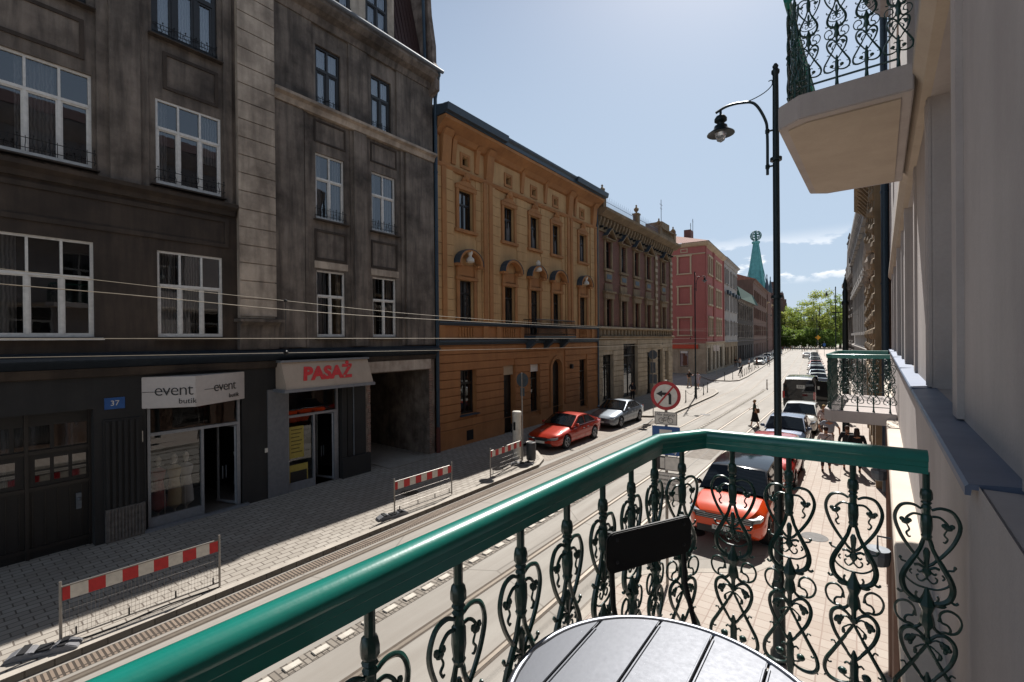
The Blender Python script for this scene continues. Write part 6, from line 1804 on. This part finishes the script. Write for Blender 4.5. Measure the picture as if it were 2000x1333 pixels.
# ------------------------------------------------------------------ overhead tram wires
def wire(pts, r, label, name='tram_wire'):
    m = MB(); m.tube(bez(pts, 5), r, 5, cap=True)
    return tag(m.build(name, M['wire']), label, 'wire')
M['wire'] = paint('weathered_copper_wire', '80786a', .6, .3)
X1 = -9.2
wire([(X1, -6, 6.75), (X1, .84, 6.31), (X1, 4.67, 6.12), (X1, 8.6, 5.97), (X1, 16.8, 5.86), (X1, 27.7, 5.85), (X1, 38, 6.0), (X1, 50, 6.4)], .0055, 'upper carrying wire over the left tram track')
wire([(X1, -6, 5.2), (X1, 4.66, 5.07), (X1, 16.8, 4.95), (X1, 30, 4.95), (X1, 50, 5.1), (bx(X1, 110), 110, 5.3)], .0055, 'lower contact wire over the left tram track')
X2 = -5.6
wire([(X2, -6, 5.95), (X2, .51, 5.79), (X2, 2.84, 5.69), (X2, 5.25, 5.64), (X2, 12, 5.6), (X2, 24, 5.62), (X2, 36, 5.75), (X2, 50, 6.1)], .0045, 'upper carrying wire over the right tram track')
wire([(X2, -6, 5.36), (X2, 5, 5.33), (X2, 24, 5.27), (X2, 50, 5.35), (bx(X2, 110), 110, 5.5)], .0045, 'lower contact wire over the right tram track')
for i, (x, y, a, b) in enumerate(((X1, 4.7, 6.12, 5.07), (X1, 27.2, 5.85, 4.95), (X2, 20.0, 5.6, 5.28))):
    m = MB(); m.tube([(x, y, a), (x, y, b)], .005, 5); m.blob((x, y, a), (.02, .04, .03), 6, 4); m.blob((x, y, b), (.02, .05, .05), 6, 4)
    tag(m.build('wire_hanger', M['iron']), ('thin hanger joining the two left wires in front of the grey house', 'thin hanger joining the two left wires in front of the ochre house', 'thin hanger joining the two right-track wires')[i], 'hanger')
for i, (y, z) in enumerate(((46, 6.6), (72, 6.3), (104, 6.6))):
    wire([(bx(-15.2, y), y, z + .6), (bx(-9, y), y, z), (bx(-4, y), y, z), (bx(.4, y), y, z + .5)], .009, ('nearest', 'middle', 'farthest')[i] + ' span wire crossing the street between the houses', 'span_wire')

# ------------------------------------------------------------------ traffic signs
def disc(m, x, z, r0, r1, y0, y1, n=36):
    for i in range(n):
        a, b = 2 * math.pi * i / n, 2 * math.pi * (i + 1) / n
        q = [(x + r * math.cos(t), z + r * math.sin(t)) for r, t in ((r0, a), (r1, a), (r1, b), (r0, b))]
        m.add([(p[0], y0, p[1]) for p in q] + [(p[0], y1, p[1]) for p in q], [(0, 1, 2, 3), (4, 7, 6, 5), (0, 4, 5, 1), (2, 6, 7, 3)])
SG = empty('sign_post', (-3.2, 9.61, .12), R(8), 'traffic sign post with a no-left-turn disc above blue and white plates', 'sign post')
m = MB(); m.tube([(0, .04, 0), (0, .04, 4.3)], .03, 10); m.build('post', M['galv'], SG)
m = MB(); disc(m, 0, 3.98, 0, .30, -.008, 0); s = m.build('round_sign', M['sign_white'], SG)
m = MB(); disc(m, 0, 3.98, .237, .302, -.013, -.002); m.add([(-.19, -.015, 3.77), (-.165, -.015, 3.745), (.19, -.015, 4.19), (.165, -.015, 4.215), (-.19, -.009, 3.77), (-.165, -.009, 3.745), (.19, -.009, 4.19), (.165, -.009, 4.215)], [(0, 1, 2, 3), (4, 5, 6, 7), (0, 1, 5, 4), (2, 3, 7, 6)]); m.build('red_border', M['sign_red'], s)
m = MB()
m.prism([(.115, 3.80), (.115, 4.0), (.085, 4.045), (-.07, 4.045), (-.07, 4.085), (-.19, 4.015), (-.07, 3.95), (-.07, 3.99), (.055, 3.99), (.06, 3.98), (.06, 3.80)], 'y', -.0125, -.009)
m.build('arrow', M['sign_black'], s)
def plate3(z0, z1, w, mat, nm='plate', border=True):
    m = MB(); m.box(-w / 2, w / 2, -.008, 0, z0, z1); p_ = m.build(nm, M[mat], SG, bevel=.003)
    if border:
        m = MB(); t = .008
        for a, b, c, d in ((-w / 2 + .01, w / 2 - .01, z0 + .01, z0 + .01 + t), (-w / 2 + .01, w / 2 - .01, z1 - .01 - t, z1 - .01), (-w / 2 + .01, -w / 2 + .01 + t, z0 + .01, z1 - .01), (w / 2 - .01 - t, w / 2 - .01, z0 + .01, z1 - .01)): m.box(a, b, -.0105, -.0075, c, d)
        m.build('border', M['sign_black'], p_)
    return p_
def ptext(par, s, size, x, z, mat='sign_black', **kw): lettering('lettering', s, size, (x, -.0105, z), (1, 0, 0), (0, 0, 1), M[mat], par, .001, **kw)
pa = plate3(3.37, 3.64, .46, 'sign_white')
ptext(pa, 'Nie dotyczy', .075, 0, 3.58)
m = MB()
for x in (-.09, .09): m.tube([(x + .052 * math.cos(t), -.011, 3.46 + .052 * math.sin(t)) for t in [2 * math.pi * i / 18 for i in range(18)]], .0045, 4, closed=True)
m.tube([(-.09, -.011, 3.46), (-.03, -.011, 3.52), (.055, -.011, 3.52), (.09, -.011, 3.46)], .004, 4); m.tube([(-.03, -.011, 3.52), (0, -.011, 3.455), (.055, -.011, 3.52)], .004, 4); m.tube([(0, -.011, 3.455), (-.09, -.011, 3.46)], .004, 4)
m.tube([(-.03, -.011, 3.52), (-.045, -.011, 3.545)], .004, 4); m.tube([(.055, -.011, 3.52), (.05, -.011, 3.55), (.08, -.011, 3.55)], .004, 4); m.build('bicycle_symbol', M['sign_black'], pa)
pb = plate3(2.74, 3.34, .56, 'sign_blue', border=False)
m = MB(); m.box(-.13, .12, -.0105, -.0075, 3.1, 3.27); m.build('white_field', M['sign_white'], pb)
ptext(pb, 'płatny', .12, .08, 2.83, 'sign_white', bold=.003)
pc = plate3(2.42, 2.72, .56, 'sign_white')
m = MB(); m.box(-.27, -.02, -.0105, -.0075, 2.44, 2.70); m.build('dark_field', paint('dark_brown_field', '2c2422', .5), pc)
m = MB(); m.box(-.12, -.03, -.0125, -.0095, 2.46, 2.68); m.build('light_field', M['sign_white'], pc)
pd = plate3(1.80, 2.38, .60, 'sign_white')
for i, t in enumerate(('Parkowanie płatne', 'poniedziałek - sobota', 'w godz. 10-20', 'opłata', 'w parkomacie')): ptext(pd, t, .062, 0, 2.31 - i * .085)
m = MB(); m.box(-.28, .28, -.0105, -.0075, 1.945, 1.955); m.build('rule', M['sign_black'], pd)
m = MB(); m.box(-.06, .07, -.0105, -.0075, 1.83, 1.91); m.build('pictogram', M['sign_black'], pd)
def back_sign(x, y, h, r, label, zc=None, extra=None, rz=0):
    o = empty('traffic_sign', (x, y, .12), rz, label, 'traffic sign')
    m = MB(); m.tube([(0, 0, 0), (0, 0, h)], .03, 8); m.build('post', M['galv'], o)
    m = MB(); disc(m, 0, zc or h - r, 0, r, .03, .038); m.build('disc', M['sign_back'], o)
    for (z0, z1, w) in (extra or []): m = MB(); m.box(-w / 2, w / 2, .03, .038, z0, z1); m.build('plate', M['sign_back'], o)
    return o
back_sign(-11.5, 16.05, 3.75, .31, 'round traffic sign seen from behind beside the parking meter', extra=[(2.75, 3.1, .22)])
back_sign(-10.75, 29.8, 4.4, .30, 'round traffic sign from behind with two plates, past the silver sedan', extra=[(2.9, 3.6, .34), (2.2, 2.8, .5)])
o = empty('traffic_sign', (bx(-13.4, 62), 62, .12), 0, 'small pale rectangular sign on a post by the far corner', 'traffic sign')
m = MB(); m.tube([(0, 0, 0), (0, 0, 4.2)], .03, 6); m.build('post', M['galv'], o); m = MB(); m.box(-.35, .35, 0, .03, 3.5, 4.2); m.build('plate', M['sign_white'], o)
o = empty('traffic_sign', (bx(-1.6, 170), 170, .12), 0, 'yellow diamond priority sign far down the right side', 'traffic sign')
m = MB(); m.tube([(0, 0, 0), (0, 0, 5.0)], .05, 6); m.build('post', M['galv'], o)
m = MB(); m.prism([(0, 4.2), (.75, 4.95), (0, 5.7), (-.75, 4.95)], 'y', -.05, 0); m.build('board', paint('sign_yellow', 'd99a10', .5), o)
for k, x in enumerate((-.4,)):
    o = empty('traffic_sign', (bx(x, 150 - k * 20), 150 - k * 20, .12), 0, 'small blue traffic sign near the yellow diamond sign', 'traffic sign')
    m = MB(); m.tube([(0, 0, 0), (0, 0, 4.0)], .05, 6); m.build('post', M['galv'], o); m = MB(); m.box(-.3, .3, -.05, 0, 2.6, 3.4); m.build('plate', M['sign_blue'], o)

# ------------------------------------------------------------------ parking meter, litter bin
o = empty('parking_meter', (-11.9, 16.2, .12), 0, 'white cylindrical column beside the striped barrier and parked car', 'parking meter')
m = MB(); m.lathe([(.21, 0), (.21, .06), (.19, .08), (.19, 1.85), (.2, 1.87), (.2, 2.02), (.17, 2.05), (.0, 2.06)], 24); m.build('column', paint('cream_white_column', 'cfc9bd', .5), o, smooth=True)
m = MB(); m.box(-.02, .06, -.24, -.15, 1.25, 1.6); m.box(-.26, -.17, -.1, .1, 1.1, 1.5); m.build('control_panel', M['trim'], o, bevel=.01)
o = empty('litter_bin', (-11.02, 16.0, .12), 0, 'dark round litter bin by the kerb tip next to the orange-red sedan', 'litter bin')
m = MB(); m.lathe([(.17, .1), (.2, .15), (.21, .75), (.2, .82), (.16, .84)], 18); m.build('bucket', paint('dark_bin_grey', '33363a', .5), o, smooth=True)
m = MB(); m.tube([(.2 * math.cos(t), .2 * math.sin(t), .84) for t in [2 * math.pi * i / 20 for i in range(20)]], .014, 5, closed=True); m.build('rim', M['galv'], o)
m = MB(); m.tube([(0, .24, 0), (0, .24, 1.0), (0, .1, 1.0)], .025, 6); m.build('stand', M['iron'], o)
# ------------------------------------------------------------------ striped barriers with mesh
def barrier(x0, y0, x1, y1, label, feet=(1, 1)):
    L = math.hypot(x1 - x0, y1 - y0)
    o = empty('barrier', (x0, y0, .12), math.atan2(y1 - y0, x1 - x0), label, 'barrier', 'striped mesh barriers along the left kerb')
    m = MB()
    for x in (0, L): m.tube([(x, 0, .02), (x, 0, 1.1)], .022, 8)
    m.tube([(0, 0, 1.0), (L, 0, 1.0)], .016, 8); m.tube([(0, 0, .1), (L, 0, .1)], .014, 6)
    m.build('frame', M['galv'], o)
    n = 11; w = (L - .05) / (n - .9); x = .025; col_ = 0
    r_, w2 = MB(), MB()
    bounds = [.025, .025 + w * .42]
    while bounds[-1] + w < L - .03: bounds.append(bounds[-1] + w)
    bounds.append(L - .025)
    for i, (a, b) in enumerate(zip(bounds, bounds[1:])):
        (r_ if i % 2 == 0 else w2).box(a, b, -.008, .008, .76, .985)
    r_.build('red_stripes', M['stripe_red'], o); w2.build('white_stripes', M['stripe_white'], o)
    m = MB(); k = int(L / .055)
    for i in range(1, k): m.tube([(L * i / k, 0, .1), (L * i / k, 0, .77)], .0022, 3, cap=False)
    for i in range(1, 4): m.tube([(0, 0, .1 + .16 * i), (L, 0, .1 + .16 * i)], .0022, 3, cap=False)
    m.build('wire_mesh', M['galv'], o)
    m = MB()
    for t in (.08, .38, .68, .95): m.box(L * t - .012, L * t + .012, -.006, .006, .1, .24)
    m.build('clips', M['rubber_dark'], o)
    return o
def foot(par, x, y, rz, label):
    o = bpy.data.objects.new('foot', None)
    m = MB(); L = .46
    wx, wy = x - par.location.x, y - par.location.y; a = par.rotation_euler.z
    lx, ly = wx * math.cos(a) + wy * math.sin(a), -wx * math.sin(a) + wy * math.cos(a); b = rz - a
    m.T = lambda p: (lx + p[0] * math.cos(b) - p[1] * math.sin(b), ly + p[0] * math.sin(b) + p[1] * math.cos(b), p[2])
    TT = m.T; bpy.data.objects.remove(o)
    m.prism([(-L, 0), (-L, .05), (-L * .72, .11), (-.14, .11), (-.10, .07), (.10, .07), (.14, .11), (L * .72, .11), (L, .05), (L, 0)], 'y', -.13, .13)
    o = m.build('foot', M['rubber'], par, bevel=.012)
    m = MB(TT); m.box(-.3, -.2, -.135, .135, .112, .13); m.box(.2, .3, -.135, .135, .112, .13); m.box(-.09, .09, -.1, .1, .071, .1); m.build('socket', M['rubber_dark'], o)
    return o
BR1 = barrier(-10.95, 1.65, -10.82, 4.06, 'nearest red and white striped barrier with wire mesh, lower left')
BR2 = barrier(-10.96, 8.78, -10.88, 11.1, 'middle red and white striped barrier with wire mesh')
BR3 = barrier(-11.02, 13.3, -11.12, 15.45, 'farthest red and white striped barrier by the parking meter')
foot(BR1, -10.93, 1.45, R(62), 'grey rubber foot under the near end of the nearest barrier')
foot(BR2, -10.96, 8.7, R(75), 'grey rubber foot under the near end of the middle barrier')
foot(BR3, -11.1, 15.45, R(40), 'grey rubber foot under the far end of the farthest barrier')
m = MB(); m.tube(bez([(-10.95, 1.6, .135), (-10.83, 2.3, .135), (-10.9, 3.1, .135), (-10.8, 4.05, .135)], 6), .012, 5); tag(m.build('cable', M['rubber_dark']), 'black cable lying along the kerb under the nearest barrier', 'cable')
# ------------------------------------------------------------------ bollards, chain posts, lane post
def bollard(x, y, label, h=.95, grp='black bollards along the left corner'):
    o = empty('bollard', (x, y, .12), 0, label, 'bollard', grp)
    m = MB(); m.lathe([(.05, 0), (.05, .1), (.035, .13), (.032, h - .15), (.045, h - .12), (.03, h - .08), (.045, h - .04), (.02, h)], 10); m.build('post', M['lamp'], o, smooth=True)
    return o
pts = [(-11.12, 38.3), (-11.0, 41.0), (-11.25, 44.2), (-11.4, 46.2)]
for i, (x, y) in enumerate(pts): bollard(x, y, ('first bollard with chain, left of the corner lamp', 'bollard just right of the corner lamp', 'third bollard from the corner lamp', 'last bollard before the rounded corner')[i])
m = MB()
for (a, b), (c, d) in zip(pts, pts[1:]): m.tube(bez([(a, b, .98), ((a + c) / 2, (b + d) / 2, .6), (c, d, .98)], 6), .012, 4)
tag(m.build('chain', M['iron']), 'sagging chain slung between the corner bollards', 'chain')
b2 = [(-13.0, 60.8), (-12.4, 62.4)] + [(bx(-11.05, y), y) for y in (65, 67.2, 69.4, 71.6, 73.8, 76, 78.2, 80.4, 83)]
for i, (x, y) in enumerate(b2): bollard(x, y, '%s black bollard of the row beyond the side street' % ordn[i], grp='black bollards beyond the side street')
o = empty('lane_post', (-7.38, 53.3, .0), 0, 'slim lane post standing between the two tram tracks', 'post')
m = MB(); m.lathe([(.12, 0), (.12, .04), (.05, .07), (.05, .95), (.02, 1.0)], 10); m.build('post', paint('brown_plastic', '6b5648', .6), o, smooth=True)
m = MB(); m.lathe([(.052, .7), (.052, .85)], 10); m.build('band', M['stripe_white'], o)
# ------------------------------------------------------------------ balcony table and chair
T = empty('table', (-.272, .812, 3.96), 0, 'round brushed aluminium table with slatted top on the near balcony', 'table')
TR = .288; TZ = .675
gaps = [-TR, -.215, -.10, .012, .125, .225, TR]
m = MB()
for a, b in zip(gaps, gaps[1:]):
    a2, b2 = a + (.0025 if a > -TR else .003), b - (.0025 if b < TR else .003)
    k = 10; up = []; dn = []
    for i in range(k + 1):
        v = a2 + (b2 - a2) * i / k; h = math.sqrt(max(0, (TR - .008) ** 2 - v * v)); up.append((v, h)); dn.append((v, -h))
    m.prism(up + dn[::-1], 'z', TZ - .012, TZ)
m.build('tabletop', M['table'], T, bevel=.002)
m = MB()
for g in gaps[1:-1]:
    h = math.sqrt((TR - .03) ** 2 - g * g)
    for sx in (-1, 1): m.tube([(g + sx * .0045, -h, TZ + .0005), (g + sx * .0045, h, TZ + .0005)], .0026, 6)
m.build('ribs', M['table'], T, smooth=True)
m = MB(); m.lathe([(TR - .02, TZ - .02), (TR - .02, TZ - .013)], 48); m.build('underplate', M['trim'], T)
m = MB(); m.tube([(TR * math.cos(t), TR * math.sin(t), TZ - .007) for t in [2 * math.pi * i / 72 for i in range(72)]], .0095, 10, closed=True); m.build('rim', M['chrome'], T, smooth=True)
m = MB(); m.lathe([(.03, .04), (.025, .1), (.025, TZ - .02)], 16); m.build('pedestal', M['trim'], T, smooth=True)
for k in range(4):
    m = MB(); a = R(45 + 90 * k); m.tube([(0, 0, .07), (.22 * math.cos(a), .22 * math.sin(a), .02)], .016, 8); m.build('leg', M['trim'], T)
CX, CY = -.482, 1.305
CH = empty('chair', (CX, CY, 3.96), math.atan2(.888, .46), 'black folding chair with a riveted backrest between the railing and the round table', 'chair')
M['chair'] = paint('matt_black_chair', '0b0b0c', .55)
# local x along the backrest, local -y towards the table
def plate_curved(z0, z1, w, y0, bow, t, rad):
    m = MB(); n = 14; pts = []
    out = []
    for i in range(5): a = math.pi + math.pi / 2 * i / 4; out.append((-w + rad + rad * math.cos(a), z0 + rad + rad * math.sin(a)))
    for i in range(5): a = 1.5 * math.pi + math.pi / 2 * i / 4; out.append((w - rad + rad * math.cos(a), z0 + rad + rad * math.sin(a)))
    for i in range(5): a = math.pi / 2 * i / 4; out.append((w - rad + rad * math.cos(a), z1 - rad + rad * math.sin(a)))
    for i in range(5): a = math.pi / 2 + math.pi / 2 * i / 4; out.append((-w + rad + rad * math.cos(a), z1 - rad + rad * math.sin(a)))
    m.prism(out, 'y', y0, y0 + t)
    return m
m = plate_curved(.690, .803, .158, -.006, 0, .011, .026); bk = m.build('backrest', M['chair'], CH, bevel=.003)
for x in (-.125, .125):
    for z in (.72, .782):
        m = MB(); m.blob((x, -.007, z), (.0055, .003, .0055), 8, 5); m.build('rivet', paint('dull_rivet', '3a3a3d', .4, .6), bk, smooth=True)
for x in (-.135, .135):
    m = MB(); m.tube([(x, .012, .80), (x, .0, .6), (x, -.05, .45), (x, -.26, .0)], .0075, 8); m.build('leg', M['chair'], CH, smooth=True)
    m = MB(); m.tube([(x * .88, -.30, .45), (x * .88, .08, .0)], .0075, 8); m.build('leg', M['chair'], CH, smooth=True)
m = MB()
for k in range(7): m.box(-.15, .15, -.31 + k * .045, -.275 + k * .045, .445, .46)
m.build('seat', M['chair'], CH, bevel=.003)
m = MB(); m.tube([(-.135, -.24, .05), (.135, -.24, .05)], .007, 6); m.tube([(-.12, .06, .05), (.12, .06, .05)], .007, 6); m.build('stretcher', M['chair'], CH)
# ------------------------------------------------------------------ people: one skinned body each, clothes and hair as parts
def skin_mesh(name, verts, edges, mat, parent, root=0, sub=2):
    me = bpy.data.meshes.new(name)
    me.from_pydata([v[0] for v in verts], edges, [])
    o = bpy.data.objects.new(name, me); COL.objects.link(o)
    sk = o.modifiers.new('skin', 'SKIN'); sk.use_smooth_shade = True
    for i, v in enumerate(verts):
        r = v[1] if hasattr(v[1], '__len__') else (v[1], v[1])
        me.skin_vertices[0].data[i].radius = r
        me.skin_vertices[0].data[i].use_root = (i == root)
    ss = o.modifiers.new('s', 'SUBSURF'); ss.levels = sub; ss.render_levels = sub
    bpy.context.view_layer.update()
    nm = bpy.data.meshes.new_from_object(o.evaluated_get(bpy.context.evaluated_depsgraph_get()))
    bpy.data.objects.remove(o); bpy.data.meshes.remove(me)
    nm.materials.clear(); nm.materials.append(mat); nm.polygons.foreach_set('use_smooth', [True] * len(nm.polygons))
    q = bpy.data.objects.new(name, nm); COL.objects.link(q)
    if parent: q.parent = parent
    return q
CM = {}
def cm(c, r=.85):
    if c not in CM: CM[c] = paint('cloth_' + c, c, r, bmp=.2, scale=14)
    return CM[c]
def person(x, y, z, rz, label, h=1.7, top='777777', legs='333333', hair='3a2a1c', skin='b98465', skirt=None, armL=(-.22, .02, .95), armR=(.22, .02, .95), elL=(-.27, .05, 1.15), elR=(.27, .05, 1.15),
           stride=.18, lean=0.0, sleeve=.5, longhair=False, bag=None, headyaw=0.0, group=None, bald=False, slim=1.0):
    """faces local -y"""
    o = empty('person', (x, y, z), rz, label, 'person', group)
    k = h / 1.75; s = slim
    o.scale = (k, k, k)
    sk = cm(skin, .6)
    P = lambda a, b, c: (a, b - lean * max(0, c - .95), c)
    hip, wa, ch, nk, hd = P(0, 0, .95), P(0, .0, 1.12), P(0, 0, 1.33), P(0, .0, 1.50), P(0, -.02, 1.64)
    shL, shR = P(-.17 * s, 0, 1.43), P(.17 * s, 0, 1.43)
    eL, eR, hL, hR = P(*elL), P(*elR), P(*armL), P(*armR)
    kL, kR = (-.10, -stride * .55, .52), (.10, stride * .35, .50)
    fL, fR = (-.10, -stride, .09), (.10, stride * 1.15, .11)
    V = [(hip, (.15 * s, .10)), (wa, (.125 * s, .085)), (ch, (.15 * s, .10)), (nk, .052), (P(0, -.005, 1.57), .07), (hd, (.072, .088)), (P(0, -.01, 1.735), (.05, .062)),
         (shL, .055), (shR, .055), (eL, .04), (eR, .04), (hL, .026), (hR, .026),
         ((-.09, 0, .9), .085), ((.09, 0, .9), .085), (kL, .058), (kR, .058), (fL, .04), (fR, .04),
         ((fL[0], fL[1] - .13, .04), .032), ((fR[0], fR[1] - .13, .045), .032)]
    E = [(0, 1), (1, 2), (2, 3), (3, 4), (4, 5), (5, 6), (2, 7), (2, 8), (7, 9), (8, 10), (9, 11), (10, 12), (0, 13), (0, 14), (13, 15), (14, 16), (15, 17), (16, 18), (17, 19), (18, 20)]
    # palms with five fingers
    for hi, sg, el in ((11, -1, eL), (12, 1, eR)):
        H = Vector(V[hi][0]); d = (H - Vector(el)).normalized(); sd = d.cross(Vector((0, 1, 0))).normalized() if abs(d.y) < .9 else Vector((1, 0, 0))
        pi = len(V); V.append((tuple(H + d * .05), .024)); E.append((hi, pi))
        for j, off in enumerate((-.024, -.008, .008, .024)):
            a = len(V); V.append((tuple(H + d * .085 + sd * off), .0085)); V.append((tuple(H + d * (.125 - .008 * abs(j - 1.4)) + sd * off * 1.1 + Vector((0, -.012, 0))), .0075)); E += [(pi, a), (a, a + 1)]
        a = len(V); V.append((tuple(H + d * .05 + sd * .032 + Vector((0, -.02, 0))), .0095)); V.append((tuple(H + d * .085 + sd * .036 + Vector((0, -.03, 0))), .008)); E += [(hi, a), (a, a + 1)]
    b = skin_mesh('body', V, E, sk, o, 0, 1)
    # face
    m = MB(); m.blob(P(0, -.105, 1.635), (.011, .018, .018), 6, 4)
    m.blob(P(-.075, -.01, 1.64), (.01, .018, .025), 6, 4); m.blob(P(.075, -.01, 1.64), (.01, .018, .025), 6, 4); m.build('nose_and_ears', sk, b, smooth=True)
    m = MB()
    for sg in (-1, 1): m.blob(P(sg * .028, -.098, 1.655), (.010, .006, .006), 6, 4)
    m.blob(P(0, -.098, 1.597), (.02, .006, .005), 6, 4); m.build('eyes_and_mouth', cm('3a2420', .5), b)
    # shirt
    tm = cm(top)
    g = .014
    def mix(a, c, t): return tuple(p + (q - p) * t for p, q in zip(a, c))
    sl = sleeve
    T = [(hip, (.175 * s, .13)), (wa, (.165 * s, .12)), (ch, (.19 * s, .13)), (P(0, .0, 1.475), (.088, .078)), (shL, .080), (shR, .080)]
    TE = [(0, 1), (1, 2), (2, 3), (2, 4), (2, 5)]
    for (sh, el, hh, i0) in ((shL, eL, hL, 4), (shR, eR, hR, 5)):
        if sl <= .5: T.append((mix(sh, el, sl * 1.6), .062)); TE.append((i0, len(T) - 1))
        else: T.append((el, .056)); TE.append((i0, len(T) - 1)); T.append((mix(el, hh, (sl - .5) * 1.8), .045)); TE.append((len(T) - 2, len(T) - 1))
    skin_mesh('shirt', T, TE, tm, o, 0, 1)
    lm = cm(legs)
    if skirt:
        m = MB(); vs = []
        prof = [(.13, 1.0), (.17, .9), (.2, .7), (.25, .5), (.30, skirt)]
        n = 18; 
        for r, zz in prof:
            for j in range(n):
                t = 2 * math.pi * j / n; w = 1 + .07 * math.sin(3 * t + zz * 4); vs.append((r * w * math.cos(t), r * w * math.sin(t) * .9 + (1 - zz) * .04, zz))
        m.add(vs, [(i * n + j, i * n + (j + 1) % n, (i + 1) * n + (j + 1) % n, (i + 1) * n + j) for i in range(len(prof) - 1) for j in range(n)])
        m.build('skirt', lm, o, smooth=True)
    else:
        Q = [((0, 0, .97), (.15 * s, .115)), ((-.09, 0, .88), .10), ((.09, 0, .88), .10), (kL, .075), (kR, .075), (mix(kL, fL, .85), .06), (mix(kR, fR, .85), .06)]
        skin_mesh('trousers', Q, [(0, 1), (0, 2), (1, 3), (2, 4), (3, 5), (4, 6)], lm, o, 0, 1)
    m = MB()
    for f in (fL, fR): m.blob((f[0], f[1] - .06, .045), (.045, .13, .045), 8, 6)
    m.build('shoes', cm('2a2422'), o, smooth=True)
    if not bald:
        m = MB(); m.blob(P(0, .012, 1.675), (.088, .100, .095), 10, 8)
        hm = m.build('hair', cm(hair, .7), o, smooth=True)
        me = hm.data; 
        bm = bmesh.new(); bm.from_mesh(me)
        dl = [v for v in bm.verts if v.co.y < (-.045 - lean * .7) and v.co.z < 1.70]
        bmesh.ops.delete(bm, geom=dl, context='VERTS'); bm.to_mesh(me); bm.free()
        if longhair:
            m = MB(); m.blob(P(0, .06, 1.56), (.10, .05, .17), 8, 6); m.build('hair', cm(hair, .7), o, smooth=True)
    if bag == 'strap':
        m = MB(); m.tube(bez([P(-.15, -.06, 1.45), P(0, -.135, 1.28), P(.17, -.08, 1.0)], 5), .012, 5); m.tube(bez([P(-.15, .06, 1.45), P(0, .14, 1.28), P(.17, .08, 1.0)], 5), .012, 5)
        m.build('shoulder_strap', cm('1c1512'), o)
    return o
def bagthing(x, y, z, c, label):
    o = empty('bag', (x, y, z), 0, label, 'bag')
    m = MB(); m.box(-.15, .15, -.05, .05, -.26, 0); m.build('pouch', cm(c), o, bevel=.03)
    m = MB(); m.tube(bez([(-.08, 0, 0), (-.05, 0, .14), (.05, 0, .14), (.08, 0, 0)], 5), .008, 5); m.build('strap', cm(c), o)
person(-4.85, 30.3, .0, R(-80), 'woman in dark green top and long black skirt crossing the street', 1.62, '27392f', '121214', 'a08050', skirt=.38, stride=.2, armL=(-.18, -.25, 1.12), armR=(.2, .12, .95), elL=(-.24, .02, 1.15), longhair=False)
bagthing(-4.74, 30.36, 1.1, '6b4526', 'brown shoulder bag carried by the woman crossing the street')
person(-1.38, 28.6, .12, 0, 'woman with blonde hair and pink top by the white hatchback', 1.66, 'c9b2ac', '5a4f50', 'c09a55', longhair=True, stride=.12, bag='strap', sleeve=.8)
person(-.98, 24.2, .12, R(4), 'bald man in a grey t-shirt with hands near his hips', 1.8, '9298a2', '6a5548', bald=True, elL=(-.38, .06, 1.2), armL=(-.25, -.05, 1.0), elR=(.36, .08, 1.18), armR=(.36, -.02, .92), stride=.15, sleeve=.45, slim=1.15)
person(-.98, 21.5, .12, R(176), 'person in a pale top with a dark cross-body strap, seen from behind', 1.7, 'cfbfba', '4a2f2a', '3a2016', bag='strap', stride=.15, longhair=False)
person(-.02, 21.7, .12, R(184), 'person in a black jacket walking away close to the house wall', 1.72, '14171a', '141414', '2c1a12', longhair=True, sleeve=.95, stride=.2, slim=1.15)
person(-.32, 22.3, .12, R(178), 'person in dark clothes half hidden behind the black jacket', 1.68, '1c1e22', '1a1a1c', '3c2216', sleeve=.95, stride=.18)
person(-.55, 34.2, .12, R(10), 'person standing beyond the small green balcony on the right pavement', 1.72, '6b4a34', '2a2a2e', '3a2a1c', sleeve=.9, stride=.05)
person(-14.9, 36.5, .12, R(200), 'dark figure walking in the shade along the brick house', 1.65, '1d1d26', '17171c', '2a1c14', sleeve=.95)
person(-14.2, 50.2, .12, R(150), 'man in a dark top behind the corner bollards', 1.78, '25211f', '8d8478', 'b0a89c', stride=.15, elL=(-.3, -.1, 1.2), armL=(-.2, -.3, 1.25))
person(-13.2, 49.6, .12, R(-160), 'woman in a pale lilac dress right of the corner lamp', 1.66, 'b3a3ac', 'b3a3ac', '4a3526', skirt=.6)
FARP = [(-17.0, 88.0, '1a1a1e', '1a1a1e', 'dark-clad person waiting by the pale grey house'), (-16.0, 86.2, 'a9a099', '3a3a3e', 'person in a beige top beside the dark-clad person'), (-14.2, 84.0, 'c5c8cc', '1c1d22', 'person in a white top by the row of bollards'),
        (-13.6, 87.5, '7a4f48', '2a2a30', 'person in a reddish top near the parked cars'), (-12.9, 95, '8a8f96', '2a2a30', 'person in a grey top further along the far pavement')]
for i, (x, y, a, b, lb) in enumerate(FARP): person(x, y, .12, R(40 * i), lb, 1.72, a, b, sleeve=.8)
# crouching figure near the far bollards
person(-12.7, 68.6, .12, R(120), 'person in black and white bending beside the far bollards', 1.5, '1b1b1d', '1b1b1d', lean=.6, sleeve=.9, stride=.25, armL=(-.2, -.3, .7), armR=(.2, -.3, .7), elL=(-.25, -.1, 1.0), elR=(.25, -.1, 1.0))
crowdc = ['30343c', '6a6e76', '8a4a44', '40464e', '9aa0a6', '23262c', '5a4a40', '777f88']
for i in range(16):
    yy = 196 + (i * 7) % 34; xx = bx(-13 + (i * 1.37) % 13, yy)
    person(xx, yy, .02, R(50 * i), 'tiny pedestrian in the crowd where the street meets the park', 1.72, crowdc[i % 8], crowdc[(i + 3) % 8], sleeve=.9, group='crowd at the end of the street')
